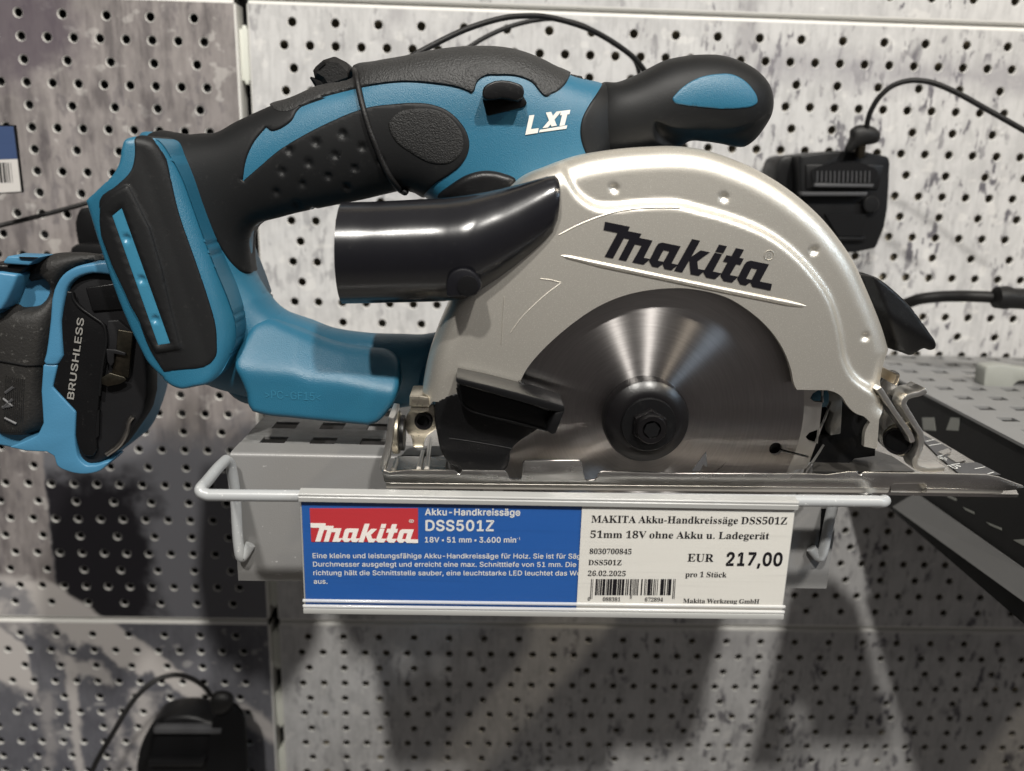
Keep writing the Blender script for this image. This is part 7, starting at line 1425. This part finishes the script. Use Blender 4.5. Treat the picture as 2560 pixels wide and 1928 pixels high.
loophole = outline(D_((82, 440), (100, 395), (150, 340), (200, 305), (245, 295), (268, 320), (270, 375), (250, 430), (215, 466), (150, 478), (100, 474)), 0.314, 0.8, 4)
ib = Inflated(bt, [loophole], 0.324, 12, 1.8, 3.5, 1.5); ib.body('rubber_boot', 'boot_rubber', drill)
prism('hole_lining', catmull(D_((70, 445), (95, 385), (150, 325), (205, 290), (250, 280), (280, 310), (285, 380), (262, 440), (220, 480), (150, 492), (90, 488)), True, 4), 0.3235, 0.330, 'blue_plastic_drill', drill, Ytrace=0.320)
dpl('blue_rim', D_((345, 560), (372, 345), (430, 245), (520, 188), (640, 163), (745, 156), (790, 235), (640, 232), (520, 272), (470, 325), (448, 405), (420, 560), (398, 868), (300, 862), (315, 790)), -0.0105, 0.014, 'blue_plastic_drill', 0.0016, 3)
dpl('blue_cheek', D_((298, 866, 1), (398, 870, 1), (362, 1022, 1), (525, 1195, 1), (522, 1430), (545, 1520), (600, 1568), (760, 1540), (700, 1600), (600, 1626), (470, 1608), (395, 1568), (372, 1500), (180, 1466), (60, 1440, 1), (200, 1385), (262, 1352), (285, 1050)), -0.0100, 0.014, 'blue_plastic_drill', 0.0016, 3)
dpl('terminal_bay', D_((452, 345), (520, 268), (640, 234), (790, 232), (880, 440), (965, 650), (1005, 850), (990, 1200), (905, 1335), (762, 1505), (640, 1557), (560, 1540), (522, 1440), (522, 1195, 1), (362, 1020, 1), (398, 860), (420, 560)), -0.0075, 0.012, 'drill_inside', 0.0012, 3)
dpl('bay_plate', D_((458, 355, 1), (498, 362), (512, 410), (545, 455), (722, 592, 1), (738, 650), (690, 1080), (660, 1330), (648, 1500), (590, 1500), (540, 1430), (527, 1193, 1), (366, 1018, 1), (402, 850), (424, 560)), -0.0095, 0.004, 'black_plastic', 0.0007, 3)
tube('bay_edge', [M(p[0], p[1], DY0 - 0.0098, DB) for p in catmull(D_((500, 366), (514, 415), (548, 460), (640, 530), (722, 596), (736, 650), (710, 880), (690, 1080)), False, 4)], 0.0006, 'security_black', drill, 8)
dpl('bay_rear_block', D_((590, 330), (800, 300), (860, 480), (640, 500)), -0.0085, 0.003, 'black_plastic', 0.0006)
dpl('terminal_holder', D_((740, 560), (820, 555), (930, 650), (900, 960), (760, 930), (735, 760)), -0.0090, 0.003, 'drill_inside', 0.0006)
dpl('terminal', D_((815, 622), (925, 640), (890, 960), (770, 935), (800, 800)), -0.0098, 0.0015, 'brass_dull', 0.0004)
dpl('terminal', D_((735, 758), (800, 762), (872, 785), (870, 805), (790, 790), (790, 850), (770, 880), (745, 850)), -0.0112, 0.001, 'drill_inside', 0.0003)
dpl('terminal', D_((700, 960), (760, 922), (860, 952), (878, 972), (830, 1000), (745, 1018), (705, 1002)), -0.0110, 0.001, 'brass_dull', 0.0003)
dpl('bay_slot', D_((660, 1190), (690, 1180), (685, 1360), (662, 1380)), -0.0092, 0.001, 'matt_black', 0.0)
tube('latch_wire', [M(p[0], p[1], DY0 - 0.0085, DB) for p in catmull(D_((740, 1490), (830, 1420), (880, 1330), (900, 1250), (920, 1225)), False, 4)], 0.0010, 'nickel_dark', drill, 8)
# lettering up the plate
A_ = M(*D_((512, 1108))[0], DY0 - 0.0097, DB); B_ = M(*D_((585, 545))[0], DY0 - 0.0097, DB); C2 = M(*D_((467, 1100))[0], DY0 - 0.0097, DB)
L_ = text_geo('BRUSHLESS', 0.03); V_, F_ = L_[0]; x0, x1 = V_[:, 0].min(), V_[:, 0].max(); ex = (B_ - A_) / (x1 - x0); ey = (C2 - A_)
mesh('plate_lettering', [A_ + ex * (p[0] - x0) + ey * p[1] + Vector((0, -0.00015, 0)) for p in V_], F_, 'grey_ink', drill, smooth=False)
dpl('top_cap', D_((22, 150), (50, 112), (272, 120), (200, 178), (22, 166)), -0.006, 0.012, 'blue_plastic_drill', 0.0012)
dpl('top_slot', D_((125, 118), (265, 122), (230, 132), (140, 126)), -0.007, 0.001, 'black_plastic', 0.0)
dpl('top_band', D_((-90, 162), (30, 168), (200, 180), (150, 216), (120, 242), (0, 222), (-90, 215)), -0.004, 0.03, 'black_plastic', 0.0015)
dpl('motor_body', D_((-120, 222), (0, 222), (126, 240), (92, 330), (44, 428), (8, 486), (-120, 520)), -0.0055, 0.03, 'blue_plastic_drill', 0.0012)
# grooves and moulded letters in the boot
def boot(dx, dy, out=0.0002):
    h_ = BVb.ray_cast(Vector(CAM), Vector(ray(dx, dy)).normalized())[0]; return (h_ if h_ is not None else M(dx, dy, 0.312)) + Vector((0, -out, 0))
BVb = BVHTree.FromPolygons([tuple(p / 1000) for p in ib.P], [tuple(int(i) for i in t_) for t_ in ib.T])
def boot_tubes(name, lines, r, mat):
    VV, FF = [], []
    for ln in lines:
        q = D_(*ln); q = [tuple(np.array(q[i]) + (np.array(q[i + 1]) - np.array(q[i])) * j / 4) for i in range(len(q) - 1) for j in range(4)] + [q[-1]]
        Vt, Ft = tube_data([boot(*p) for p in q], r, 6); k = len(VV); VV += Vt; FF += [tuple(i + k for i in f) for f in Ft]
    return mesh(name, VV, FF, mat, drill)
boot_tubes('boot_ribs', [((40 + 14 * k, 940 + 3 * k), (28 + 14 * k, 1330)) for k in range(10)], 0.00022, 'boot_rubber')
boot_tubes('boot_lettering', [((35, 1235), (115, 1275)), ((25, 1100), (85, 1150), (20, 1160)), ((25, 1165), (90, 1105)), ((40, 1060), (95, 1020))], 0.0006, 'dark_grey_label')
boot_tubes('boot_seam', [((-60, 832), (60, 850), (180, 872), (290, 868))], 0.0004, 'matt_black')
